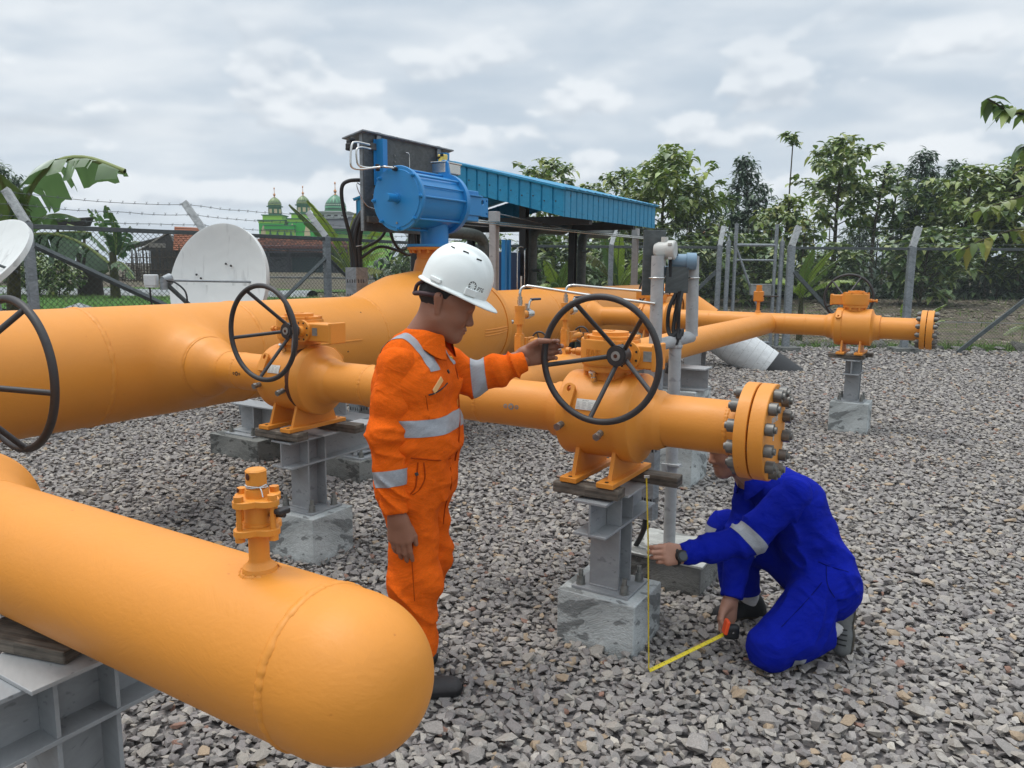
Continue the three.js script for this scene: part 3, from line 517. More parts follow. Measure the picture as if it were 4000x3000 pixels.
{
  const t = plantThing('sampling_valve', -1.033, 1.105, ZG, 'small bolted orange valve standing on the nearest capped pipe', 'valve'); t.scale.set(0.8, 0.70, 0.8);
  mesh('nozzle', latheY([[0, 0.046], [0.012, 0.043], [0.020, 0.038], [0.034, 0.036], [0.044, 0.026], [0.052, 0.022], [0.115, 0.022], [0.118, 0.026], [0.135, 0.026]], 36), M.orange, t);
  mesh('weld_bead', weldBead(0, 0.042, 0.006, 61).rotateZ(Math.PI / 2).translate(0, 0.014, 0), M.orange, t);
  mesh('body', [cyl(0.028, 0.055, 0, 0.17, 0, 'y', 32), cyl(0.031, 0.008, 0, 0.146, 0, 'y', 32), cyl(0.031, 0.008, 0, 0.196, 0, 'y', 32), hex(0.027, 0.03, 0, 0.220, 0), cyl(0.019, 0.018, 0, 0.238, 0, 'y', 24)], M.orange, t);
  const lobe = y => { const s = new THREE.Shape(); const n = 48; for (let i = 0; i <= n; i++) { const a = i / n * 2 * Math.PI, r = 0.040 + 0.017 * Math.pow(Math.abs(Math.cos(2 * a)), 1.5); if (i) s.lineTo(Math.cos(a) * r, Math.sin(a) * r); else s.moveTo(r, 0); } return new THREE.ExtrudeGeometry(s, { depth: 0.014, bevelEnabled: true, bevelSize: 0.0015, bevelThickness: 0.0015, bevelSegments: 1 }).rotateX(-Math.PI / 2).translate(0, y, 0); };
  mesh('flange', lobe(0.126), M.orange, t); mesh('flange', lobe(0.198), M.orange, t);
  for (let k = 0; k < 4; k++) { const a = k * Math.PI / 2, x = Math.cos(a) * 0.048, z = Math.sin(a) * 0.048; mesh('bolt', [cyl(0.0062, 0.10, x, 0.17, z, 'y', 12), hex(0.011, 0.013, x, 0.220, z), hex(0.011, 0.013, x, 0.119, z)], k % 2 ? M.orangeDark : M.orange, t); }
  for (const [x, y, z, s] of [[0.0, 0.12, 0.0275, 1], [-0.048, 0.222, 0.011, 0.8], [0.0, 0.268, 0.0225, 1.2]]) mesh('rust_spot', new THREE.SphereGeometry(0.005 * s, 8, 6).scale(1, 1.6, 0.25).translate(x, y, z), M.rust, t);
  mesh('hex_cap', [hex(0.0235, 0.034, 0, 0.262, 0), cyl(0.0225, 0.004, 0, 0.281, 0, 'y', 24, 0.019)], M.orange, t);
  mesh('tie_wire', [new THREE.TorusGeometry(0.0215, 0.0016, 6, 30).rotateX(Math.PI / 2 + 0.15).translate(0, 0.243, 0), new THREE.TorusGeometry(0.023, 0.0014, 6, 30).rotateX(Math.PI / 2 - 0.2).translate(0, 0.240, 0), tube([V(0.02, 0.242, 0.008), V(0.03, 0.236, 0.012), V(0.036, 0.222, 0.014)], 0.0014, 5)], M.white, t);
  mesh('lever', [rod(V(0.03, 0.17, -0.01), V(0.062, 0.172, -0.02), 0.007, 10), rbox(0.022, 0.014, 0.03, 0.004, 0.064, 0.185, -0.012)], M.dark, t);
}

// ------------------------------------------------------------------ grey steel supports
function hBeamZ(w, h, z0, z1, x, y, tf = 0.011, tw = 0.008) { const c = (z0 + z1) / 2, l = z1 - z0; return [rbox(w, tf, l, 0.002, x, y - tf / 2, c), rbox(w, tf, l, 0.002, x, y - h + tf / 2, c), box(tw, h - 2 * tf, l, x, y - h / 2, c)]; }
function hBeamX(w, h, x0, x1, z, y, tf = 0.013, tw = 0.009) { const c = (x0 + x1) / 2, l = x1 - x0; return [rbox(l, tf, w, 0.002, c, y - tf / 2, z), rbox(l, tf, w, 0.002, c, y - h + tf / 2, z), box(l, h - 2 * tf, tw, c, y - h / 2, z)]; }
function column(w, d, y0, y1, x, z, tf = 0.011) { const h = y1 - y0, c = (y0 + y1) / 2; return [rbox(w, h, tf, 0.002, x, c, z + d / 2 - tf / 2), rbox(w, h, tf, 0.002, x, c, z - d / 2 + tf / 2), box(0.008, h, d - 2 * tf, x, c, z)]; }
function concBlock(w, h, d, seed) { // cast block with slightly chipped edges
  const g = new RoundedBoxGeometry(w, h, d, 3, 0.008), p = g.attributes.position, n = g.attributes.normal;
  for (let i = 0; i < p.count; i++) { const k = 0.010 * (fbm(p.getX(i) * 14 + seed, p.getY(i) * 14, p.getZ(i) * 14, 3) - 0.5); p.setXYZ(i, p.getX(i) + n.getX(i) * k, p.getY(i) + n.getY(i) * k, p.getZ(i) + n.getZ(i) * k); }
  return g;
}
function anchor(t, x, y, z) { mesh('anchor_bolt', [cyl(0.011, 0.07, x, y + 0.035, z, 'y', 14), hex(0.019, 0.022, x, y + 0.011, z), hex(0.018, 0.018, x, y + 0.031, z), cyl(0.022, 0.003, x, y + 0.0015, z, 'y', 16)], M.boltPale, t); }
function pipeSupport(X, Z, top, hb, b0, b1, label, turn = 0, dark = false) {
  const t = plantThing('pipe_support', X, 0, Z, label, 'pipe support', 'grey steel pipe supports on concrete blocks', turn);
  mesh('concrete_block', concBlock(0.37, hb + 0.1, 0.32, X * 7).translate(0, hb / 2 - 0.05, 0), dark ? M.concDark : M.conc, t);
  mesh('base_plate', rbox(0.27, 0.012, 0.24, 0.002, 0, hb + 0.006, 0), M.grey, t);
  for (const [x, z] of [[-0.105, 0.085], [0.105, 0.085], [-0.105, -0.085], [0.105, -0.085]]) anchor(t, x, hb + 0.012, z);
  mesh('column', [...column(0.14, 0.14, hb + 0.012, top - 0.152, 0, 0), ...[-1, 1].map(s => rod(V(-0.068, hb + 0.015, s * 0.072), V(0.068, hb + 0.015, s * 0.072), 0.005, 6))], M.grey, t);
  mesh('beam', hBeamZ(0.15, 0.152, b0, b1, 0, top), M.grey, t);
  for (const z of [-0.065, 0.065]) for (const s of [-1, 1]) mesh('stiffener', box(0.066, 0.128, 0.009, s * 0.039, top - 0.076, z), M.grey, t);
  mesh('top_plate', rbox(0.21, 0.010, 0.34, 0.002, 0.01, top + 0.006, (b0 + b1) / 2 - 0.02), M.greyLight, t);
  return t;
}
pipeSupport(V2X + 0.03, ZM, 0.682, 0.235, -0.34, 0.235, 'grey steel pedestal on a pale concrete block in front of the kneeling man');
pipeSupport(V1X + 0.03, ZM, 0.690, 0.265, -0.52, 0.20, 'grey steel pedestal on a concrete block left of the man in orange');
pipeSupport(VFX + 0.03, ZF, 0.745, 0.305, -0.24, 0.2, 'distant grey pedestal on a concrete block below the far right valve');
{
  const t = pipeSupport(-1.63, ZG + 0.035, 0.808, 0.2, -0.40, 0.36, 'nearest grey steel pedestal under the capped pipe in the bottom left corner');
  void t;
}
function timber(X, y, Z, w, h, d, label, turn = 0, tilt = 0) {
  const o = plantThing('timber_block', X, y, Z, label, 'timber', null, turn); o.rotation.z = tilt;
  const g = new RoundedBoxGeometry(w, h, d, 3, 0.006), p = g.attributes.position; for (let i = 0; i < p.count; i++) { const k = 0.012 * (fbm(p.getX(i) * 9 + X * 5, p.getY(i) * 25, p.getZ(i) * 9 + Z, 3) - 0.5); p.setY(i, p.getY(i) + k); }
  mesh('plank', g.translate(0, h / 2, 0), M.wood, o); return o;
}
timber(V2X - 0.01, 0.6935, ZM + 0.165, 0.30, 0.046, 0.085, 'weathered timber packer under the front feet of the gripped valve', 0.05);
timber(V2X + 0.14, 0.6935, ZM - 0.16, 0.28, 0.046, 0.08, 'dark timber packer under the back feet of the gripped valve', 0.02);
timber(V1X - 0.0, 0.7015, ZM + 0.165, 0.32, 0.046, 0.085, 'mossy timber packer under the front feet of the rust stained valve', 0.06);
timber(V1X + 0.12, 0.7015, ZM - 0.17, 0.30, 0.046, 0.08, 'black timber packer under the back feet of the rust stained valve', 0.02);
timber(VFX - 0.03, 0.757, ZF + 0.11, 0.34, 0.042, 0.1, 'brown timber packer on the distant pedestal under the far valve');
timber(-1.70, 0.8205, ZG + 0.06, 0.27, 0.030, 0.11, 'split grey timber wedge under the nearest capped pipe', 0.25);
timber(VFX + 0.13, 0.757, ZF - 0.12, 0.12, 0.042, 0.1, 'short dark timber packer at the back of the distant pedestal');

// beam under the header on two blocks
{
  const t = plantThing('header_support', 0, 0, -4.42, 'long grey beam on two concrete blocks carrying the header pipe', 'pipe support');
  mesh('concrete_block', concBlock(0.62, 0.34, 0.42, 3).translate(-5.36, 0.01, 0.02), M.concDark, t);
  mesh('concrete_block', concBlock(0.46, 0.34, 0.42, 9).translate(-4.16, -0.01, 0.0), M.concDark, t);
  for (const x of [-5.36, -4.12]) { mesh('base_plate', rbox(0.36, 0.014, 0.30, 0.002, x, x < -5 ? 0.187 : 0.168, 0.02), M.grey, t); for (const dx of [-0.14, 0.14]) anchor(t, x + dx, x < -5 ? 0.194 : 0.175, 0.13); }
  mesh('beam', hBeamX(0.2, 0.25, -5.52, -3.99, 0, 0.445), M.grey, t);
  for (const x of [-5.25, -4.8, -4.4, -4.05]) for (const s of [-1, 1]) mesh('stiffener', box(0.009, 0.222, 0.09, x, 0.32, s * 0.05), M.grey, t);
  mesh('saddle', [rbox(0.5, 0.25, 0.014, 0.002, -4.5, 0.57, 0.0), rbox(0.9, 0.014, 0.24, 0.002, -4.5, 0.453, 0)], M.grey, t);
  mesh('tie_rod', [cyl(0.008, 0.3, -4.05, 0.31, 0.12, 'y', 10), hex(0.017, 0.02, -4.05, 0.19, 0.12)], M.greyLight, t);
}
// tall pier and beam under the bypass
{
  const t = plantThing('pipe_support', -2.0, 0, -5.68, 'tall pale concrete pier with a short grey beam behind the instrument poles', 'pipe support', 'grey steel pipe supports on concrete blocks');
  mesh('concrete_block', concBlock(0.48, 0.82, 0.4, 21).translate(0.02, 0.32, 0), M.conc, t);
  mesh('beam', hBeamX(0.2, 0.17, -0.62, 0.31, 0.05, 0.905), M.grey, t);
  mesh('pedestal', [...column(0.12, 0.12, 0.905, 0.95, 0, 0.05)], M.grey, t);
}
{
  const t = plantThing('pipe_support', -2.25, 0, -7.05, 'small grey braced trestle beyond the tall concrete pier', 'pipe support', 'grey steel pipe supports on concrete blocks');
  mesh('concrete_block', concBlock(0.4, 0.3, 0.36, 27).translate(0, 0.05, 0), M.concDark, t);
  mesh('column', column(0.16, 0.16, 0.2, 0.93, 0.0, 0), M.grey, t); for (const y of [0.4, 0.65, 0.92]) mesh('stiffener', rbox(0.2, 0.012, 0.2, 0.002, 0, y, 0), M.grey, t);
}

// ------------------------------------------------------------------ blue valve actuator on the header valve
{
  const t = plantThing('valve_actuator', HX, 1.826, -5.93, 'big blue valve actuator drum standing on the header pipe', 'actuator');
  const Y = 0.417, m = M.blue, zf = 0.54, zb = -0.17;             // local: drum axis along z
  const az = g => g.rotateY(-Math.PI / 2);                        // lathe X -> +Z
  mesh('mounting_flange', [cyl(0.262, 0.024, 0, 0.014, 0, 'y', 56)], m, t);
  mesh('pedestal', [cyl(0.135, 0.36, 0, 0.2, 0, 'y', 40), rbox(0.30, 0.30, 0.5, 0.01, -0.02, Y, -0.32)], m, t);
  mesh('drum', az(latheX([[zb, 0.245], [zf - 0.02, 0.245]], 72)).translate(0, Y, 0), m, t);
  mesh('end_plate', az(latheX([[zf - 0.045, 0.245], [zf - 0.045, 0.283], [zf - 0.012, 0.288], [zf, 0.283], [zf, 0.256], [zf + 0.008, 0.252], [zf + 0.008, 0]], 80, 0.5)).translate(0, Y, 0), m, t);
  mesh('back_plate', az(latheX([[zb - 0.03, 0], [zb - 0.03, 0.285], [zb + 0.03, 0.288], [zb + 0.03, 0.245]], 80, 0.5)).translate(0, Y, 0), m, t);
  for (let k = 0; k < 8; k++) {
    const a = (k + 0.06) * Math.PI / 4 , x = Math.cos(a) * 0.266, y = Y + Math.sin(a) * 0.266;
    mesh('tie_rod', cyl(0.011, zf - zb, x, y, (zf + zb) / 2, 'z', 12), m, t);
    mesh('nut', [hex(0.019, 0.022, x, y, zf + 0.010, 'z', 0.3), cyl(0.010, 0.04, x, y, zf + 0.018, 'z', 10)], m, t);
    const x2 = Math.cos(a + 0.39) * 0.262, y2 = Y + Math.sin(a + 0.39) * 0.262; if (k % 2 === 0 && k < 4) mesh('tie_rod', cyl(0.008, zf - zb, x2, y2, (zf + zb) / 2, 'z', 10), m, t);
  }
  mesh('stop_screw', [hex(0.038, 0.13, 0, Y, zf + 0.075, 'z', 0.2), hex(0.046, 0.02, 0, Y, zf + 0.018, 'z'), cyl(0.032, 0.008, 0, Y, zf + 0.142, 'z', 20)], m, t);
  mesh('drain_plug', [cyl(0.010, 0.012, 0.0, Y - 0.215, zf + 0.010, 'z', 14)], M.boltPale, t);
  const s = new THREE.Shape(); s.moveTo(-0.07, -0.06); s.lineTo(0.07, -0.06); s.lineTo(0.045, 0.06); s.absarc(0, 0.06, 0.045, 0, Math.PI, false); s.lineTo(-0.07, -0.06); const hh = new THREE.Path(); hh.absarc(0, 0.055, 0.024, 0, Math.PI * 2, true); s.holes.push(hh);
  mesh('lifting_lug', new THREE.ExtrudeGeometry(s, { depth: 0.024, bevelEnabled: true, bevelSize: 0.002, bevelThickness: 0.002, bevelSegments: 1, curveSegments: 16 }).translate(0, Y + 0.31, zb - 0.01), m, t);
  mesh('spring_box', [rbox(0.17, 0.19, 0.40, 0.01, 0.06, Y + 0.0, -0.40), rbox(0.012, 0.21, 0.03, 0.002, 0.06, Y, -0.21), rbox(0.20, 0.014, 0.40, 0.003, 0.06, Y + 0.10, -0.40)], m, t);
  const lg = new THREE.Shape(); lg.moveTo(-0.07, -0.095); lg.lineTo(0.07, -0.095); lg.lineTo(0.07, 0.095); lg.lineTo(-0.07, 0.095); for (const [x, y, r] of [[-0.03, 0.045, 0.026], [0.045, 0.062, 0.013], [0.045, -0.065, 0.013]]) { const p = new THREE.Path(); p.absarc(x, y, r, 0, Math.PI * 2, true); lg.holes.push(p); }
  mesh('lug_plate', new THREE.ExtrudeGeometry(lg, { depth: 0.016, bevelEnabled: false, curveSegments: 14 }).rotateY(Math.PI / 2).translate(0.12, Y, -0.66), m, t);
  const sw = mesh('limit_switch_box', [rbox(0.16, 0.095, 0.26, 0.006, -0.06, Y + 0.345, -0.28), rbox(0.18, 0.014, 0.28, 0.004, -0.06, Y + 0.398, -0.28), rod(V(-0.06, Y + 0.2, -0.28), V(-0.06, Y + 0.30, -0.28), 0.03)], M.steel, t);
  mesh('indicator', [cyl(0.042, 0.035, -0.06, Y + 0.42, -0.22, 'y', 20), rbox(0.075, 0.05, 0.075, 0.012, -0.06, Y + 0.455, -0.22)], std({ color: lin(0.72, 0.55, 0.12), roughness: 0.4 }), sw);
  mesh('indicator_mark', [box(0.038, 0.026, 0.003, -0.042, Y + 0.467, -0.182), box(0.038, 0.026, 0.003, -0.079, Y + 0.443, -0.182)], M.black, sw);
  // impulse tubes to the front port
  const port = V(0.0, Y + 0.255, zf + 0.01);
  mesh('tube', tube([port, port.clone().add(V(0, 0.003, 0.05)), port.clone().add(V(-0.05, 0.01, 0.10)), V(-0.13, Y + 0.27, zf + 0.08), V(-0.23, Y + 0.245, zf + 0.20), V(-0.265, Y + 0.25, zf + 0.28), V(-0.27, Y + 0.30, zf + 0.30), V(-0.27, Y + 0.44, zf + 0.28), V(-0.27, Y + 0.475, zf + 0.22), V(-0.27, Y + 0.475, zf + 0.05)], 0.0095, 10, 90), M.steel, t);
  mesh('tube', tube([V(0.02, Y + 0.262, zf + 0.04), V(-0.15, Y + 0.275, zf + 0.05), V(-0.23, Y + 0.265, zf + 0.12), V(-0.265, Y + 0.28, zf + 0.2), V(-0.27, Y + 0.33, zf + 0.22), V(-0.27, Y + 0.41, zf + 0.22), V(-0.27, Y + 0.44, zf + 0.16), V(-0.27, Y + 0.44, zf + 0.04)], 0.0095, 10, 80), M.steel, t);
  mesh('tube_clamp', [rbox(0.03, 0.06, 0.03, 0.004, -0.16, Y + 0.268, zf + 0.075), hex(0.02, 0.04, 0.0, Y + 0.255, zf + 0.03, 'z')], M.dark, t);
}
{
  const t = plantThing('control_panel', -4.98, 1.95, -6.1, 'grey sheet metal control panel with a sloping hood behind the blue drum', 'control panel');
  mesh('back_sheet', [rbox(0.012, 0.90, 1.24, 0.003, 0, 0.47, 0)], std({ color: lin(0.155, 0.16, 0.155), map: tGalv, roughness: 0.45, metalness: 0.3 }), t);
  mesh('side_sheet', [rbox(0.035, 0.90, 0.012, 0.003, -0.02, 0.47, 0.622), rbox(0.035, 0.9, 0.012, 0.003, -0.02, 0.47, -0.622)], M.galv, t);
  const hood = new THREE.BufferGeometry(); hood.setAttribute('position', new THREE.Float32BufferAttribute([0.05, 0.93, 0.67, 0.05, 0.93, -0.75, -0.21, 0.875, 0.67, -0.21, 0.875, -0.75, 0.05, 0.918, 0.67, 0.05, 0.918, -0.75, -0.21, 0.863, 0.67, -0.21, 0.863, -0.75], 3)); hood.setIndex([0, 1, 2, 2, 1, 3, 4, 6, 5, 6, 7, 5, 0, 4, 1, 1, 4, 5, 2, 3, 6, 3, 7, 6, 0, 2, 4, 2, 6, 4, 1, 5, 3, 3, 5, 7]);
  const hg = hood.toNonIndexed(); hg.computeVertexNormals(); mesh('hood', hg, M.galv, t);
  for (const z of [0.44, -0.55]) mesh('bracket', [rbox(0.10, 0.42, 0.012, 0.002, 0.065, 0.66, z + 0.026), rbox(0.10, 0.42, 0.012, 0.002, 0.065, 0.66, z - 0.026), rbox(0.012, 0.42, 0.06, 0.002, 0.11, 0.66, z), rbox(0.012, 0.42, 0.10, 0.002, 0.018, 0.66, z)], M.blue, t);
  for (const z of [0.42, -0.52]) mesh('strap', rbox(0.012, 0.12, 0.06, 0.002, 0.02, 0.88, z), M.galv, t);
  mesh('channel', [rbox(0.03, 0.06, 1.2, 0.004, 0.02, 0.13, 0), rbox(0.03, 0.06, 0.18, 0.004, 0.022, 0.80, 0.45)], std({ color: lin(0.20, 0.19, 0.17), map: tGalv, roughness: 0.5, metalness: 0.2 }), t);
  for (let i = 0; i < 14; i++) mesh('screw', cyl(0.009, 0.010, 0.010, 0.10 + (i % 2) * 0.06 + Math.floor(i / 2) % 4 * 0.2, 0.5 - Math.floor(i / 4) * 0.32, 'x', 8), M.boltPale, t);
  mesh('manifold', [rbox(0.05, 0.07, 0.10, 0.008, -0.06, 0.80, 0.70), rbox(0.06, 0.05, 0.08, 0.01, -0.02, 0.77, 0.76), cyl(0.016, 0.05, -0.03, 0.84, 0.73, 'z', 12), cyl(0.016, 0.06, -0.05, 0.75, 0.75, 'z', 12)], M.dark, t);
  mesh('thin_tube', tube([V(-0.02, 0.44, 0.64), V(-0.01, 0.45, 0.70), V(0.0, 0.38, 0.69), V(0.01, 0.26, 0.60), V(0.03, 0.23, 0.50), V(0.05, 0.23, 0.42)], 0.005, 8, 50), M.steel, t);
  mesh('thin_tube', tube([V(0.03, 0.55, -0.02), V(0.03, 0.74, -0.02), V(0.03, 0.80, -0.01), V(0.01, 0.81, 0.01)], 0.006, 8, 40), M.steel, t);
}
// black cable bundle from the perforated duct to the panel
{
  const t = plantThing('cable_bundle', -5.2, 1.5, -5.6, 'bundle of black cables rising from the slotted duct to the panel', 'cables');
  const top = V(0.18, 0.62, -0.12);
  for (let k = 0; k < 6; k++) { const a = k * 1.05, dx = Math.cos(a) * 0.036, dz = Math.sin(a) * 0.036, f = k / 5; mesh('cable', tube([V(dx, -0.15, dz), V(dx, 0.15, dz), V(dx * 1.1 + 0.0, 0.38, dz * 1.1 + 0.01), V(dx + 0.03, 0.56 + 0.02 * f, dz - 0.02), V(0.10, 0.72 + 0.02 * k * 0.5, -0.08 - 0.03 * f), V(0.17, 0.78 + 0.012 * k, -0.16 - 0.05 * f)], 0.024, 10, 60), M.rubber, t); }
  mesh('cable', tube([V(0.02, 0.2, 0.03), V(0.01, 0.42, 0.09), V(0.0, 0.66, 0.16), V(0.02, 0.86, 0.20), V(0.07, 0.93, 0.16), V(0.18, 0.945, 0.04)], 0.018, 10, 60), M.rubber, t);
  const lp = [[V(0.04, 0.22, -0.02), V(0.15, 0.33, -0.16), V(0.2, 0.30, -0.38), V(0.2, 0.26, -0.56), V(0.2, 0.34, -0.66), V(0.2, 0.52, -0.66)], [V(0.04, 0.30, -0.02), V(0.16, 0.42, -0.18), V(0.2, 0.62, -0.28), V(0.2, 0.70, -0.26)], [V(0.2, 0.60, -0.26), V(0.2, 0.42, -0.30), V(0.2, 0.31, -0.42), V(0.2, 0.36, -0.55), V(0.2, 0.55, -0.58)], [V(0.2, 0.56, -0.72), V(0.2, 0.42, -0.78), V(0.2, 0.33, -0.9), V(0.22, 0.25, -1.0), V(0.3, 0.15, -1.0)]];
  lp.forEach(p => mesh('cable', tube(p, 0.015, 10, 50), M.rubber, t)); void top;
  mesh('cable_tie', new THREE.TorusGeometry(0.054, 0.004, 6, 24).rotateX(Math.PI / 2 + 0.2).translate(0.01, 0.34, 0.0), M.white, t);
}
function slotted(w, d, h) { // folded channel with rows of slots
  const faces = [];
  const s = new THREE.Shape([new THREE.Vector2(-w / 2, 0), new THREE.Vector2(w / 2, 0), new THREE.Vector2(w / 2, h), new THREE.Vector2(-w / 2, h)]);
  for (let y = 0.08; y < h - 0.05; y += 0.14) for (const x of [-0.32, -0.1, 0.12, 0.34]) { const p = new THREE.Path(); const cx = x * w; p.moveTo(cx - 0.006, y); p.lineTo(cx - 0.006, y + 0.035); p.lineTo(cx + 0.006, y + 0.035); p.lineTo(cx + 0.006, y); s.holes.push(p); }
  const f = new THREE.ExtrudeGeometry(s, { depth: 0.003, bevelEnabled: false });
  faces.push(at(f, 0, 0, d / 2)); faces.push(f.clone().rotateY(Math.PI / 2).scale(1, 1, d / w).translate(w / 2 - 0.0035, 0, 0)); faces.push(box(0.003, h, d, -w / 2, h / 2, 0)); faces.push(box(w, h, 0.002, 0, h / 2, -d / 2 + 0.03));
  return faces;
}
{
  const t = plantThing('cable_duct', -5.2, 0, -5.6, 'slotted galvanised cable duct standing behind the header pipe', 'cable duct');
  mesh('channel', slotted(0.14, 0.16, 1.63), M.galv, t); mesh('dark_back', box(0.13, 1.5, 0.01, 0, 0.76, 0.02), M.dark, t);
}
// ------------------------------------------------------------------ instrument tapping valves on the bypass
function tappingValve(X, Z, y0, label, tubeEnd) {
  const t = plantThing('tapping_valve', X, y0, Z, label, 'instrument valve', 'orange instrument tapping valves on the bypass pipe'), o = M.orange;
  mesh('boss', latheY([[-0.02, 0.034], [0.008, 0.030], [0.022, 0.021], [0.06, 0.0165]], 24), o, t);
  mesh('stem_pipe', cyl(0.0155, 0.26, 0, 0.14, 0, 'y', 18), o, t);
  mesh('gate_body', [rbox(0.042, 0.09, 0.042, 0.006, 0, 0.098, 0), cyl(0.023, 0.012, 0, 0.052, 0), cyl(0.023, 0.012, 0, 0.145, 0), hex(0.027, 0.03, 0, 0.098, 0)], o, t);
  // side bonnet towards -Z with bolts and small handwheel
  const bn = mesh('bonnet', [rbox(0.05, 0.062, 0.014, 0.004, 0, 0.098, -0.030), rbox(0.05, 0.062, 0.012, 0.004, 0, 0.098, -0.046), cyl(0.018, 0.16, 0, 0.098, -0.10, 'z', 16), rbox(0.012, 0.055, 0.012, 0.003, 0, 0.098, -0.10), rbox(0.012, 0.055, 0.012, 0.003, 0, 0.098, -0.125), cyl(0.012, 0.05, 0, 0.098, -0.19, 'z', 12)], o, t);
  for (const sy of [-1, 1]) { mesh('bolt', hex(0.008, 0.055, 0.015, 0.098 + sy * 0.022, -0.055, 'z'), M.orangeDark, bn); mesh('bolt', hex(0.006, 0.06, 0, 0.098 + sy * 0.022, -0.115, 'z'), M.orangeDark, bn); }
  const hw = new THREE.Group(); hw.name = 'small_handwheel'; t.add(hw);
  mesh('rim', new THREE.TorusGeometry(0.046, 0.0055, 8, 32).translate(0, 0.098, -0.215), M.wheel, hw);
  for (let k = 0; k < 4; k++) { const a = k * Math.PI / 2 + 0.4; mesh('spoke', rod(V(0, 0.098, -0.215), V(Math.cos(a) * 0.046, 0.098 + Math.sin(a) * 0.046, -0.215), 0.004, 6), M.wheel, hw); }
  mesh('nut', hex(0.010, 0.03, 0, 0.098, -0.222, 'z'), M.rust, hw);
  mesh('union', [cyl(0.028, 0.035, 0, 0.217, 0, 'y', 28), cyl(0.026, 0.05, 0, 0.255, 0, 'y', 28), cyl(0.028, 0.022, 0, 0.285, 0, 'y', 28), cyl(0.020, 0.05, 0, 0.25, -0.04, 'z', 18)], o, t);
  const bv = mesh('bleed_valve', [hex(0.026, 0.05, 0, 0.25, -0.082, 'z'), hex(0.02, 0.022, 0, 0.25, -0.116, 'z'), cyl(0.007, 0.03, 0, 0.285, -0.07), hex(0.010, 0.01, 0, 0.30, -0.07)], M.steel, t);
  mesh('lever', [rbox(0.018, 0.004, 0.03, 0.001, 0, 0.279, -0.085), rod(V(0, 0.28, -0.09), V(0, 0.318, -0.105), 0.006, 6), rod(V(0, 0.318, -0.105), V(0, 0.322, -0.13), 0.006, 6)], M.steel, bv);
  mesh('grip', rbox(0.022, 0.012, 0.09, 0.004, 0, 0.325, -0.165), std({ color: lin(0.02, 0.03, 0.055), roughness: 0.5 }), bv);
  mesh('tube_fitting', [hex(0.014, 0.022, 0, 0.315, 0), hex(0.012, 0.016, 0, 0.335, 0), cyl(0.012, 0.012, 0, 0.300, 0, 'y', 14)], M.steel, t);
  const e = tubeEnd; mesh('impulse_tube', tube([V(0, 0.34, 0), V(0, 0.365, 0), V(0.004, 0.385, -0.006), V(0.02, 0.395, -0.018), V(0.06, 0.396, -0.03), V(e[0] * 0.5, 0.396 + (e[1] - 0.396) * 0.5, e[2] * 0.5 - 0.01), V(...e)], 0.0075, 10, 90), M.steel, t);
}
tappingValve(-2.04, -3.42, 1.152, 'orange tapping valve with bleed lever just beyond the gripping hand', [0.66, 0.32, -0.22]);
tappingValve(-2.03, -3.92, 1.150, 'orange tapping valve partly hidden by the gripped handwheel rim', [0.66, 0.37, 0.10]);

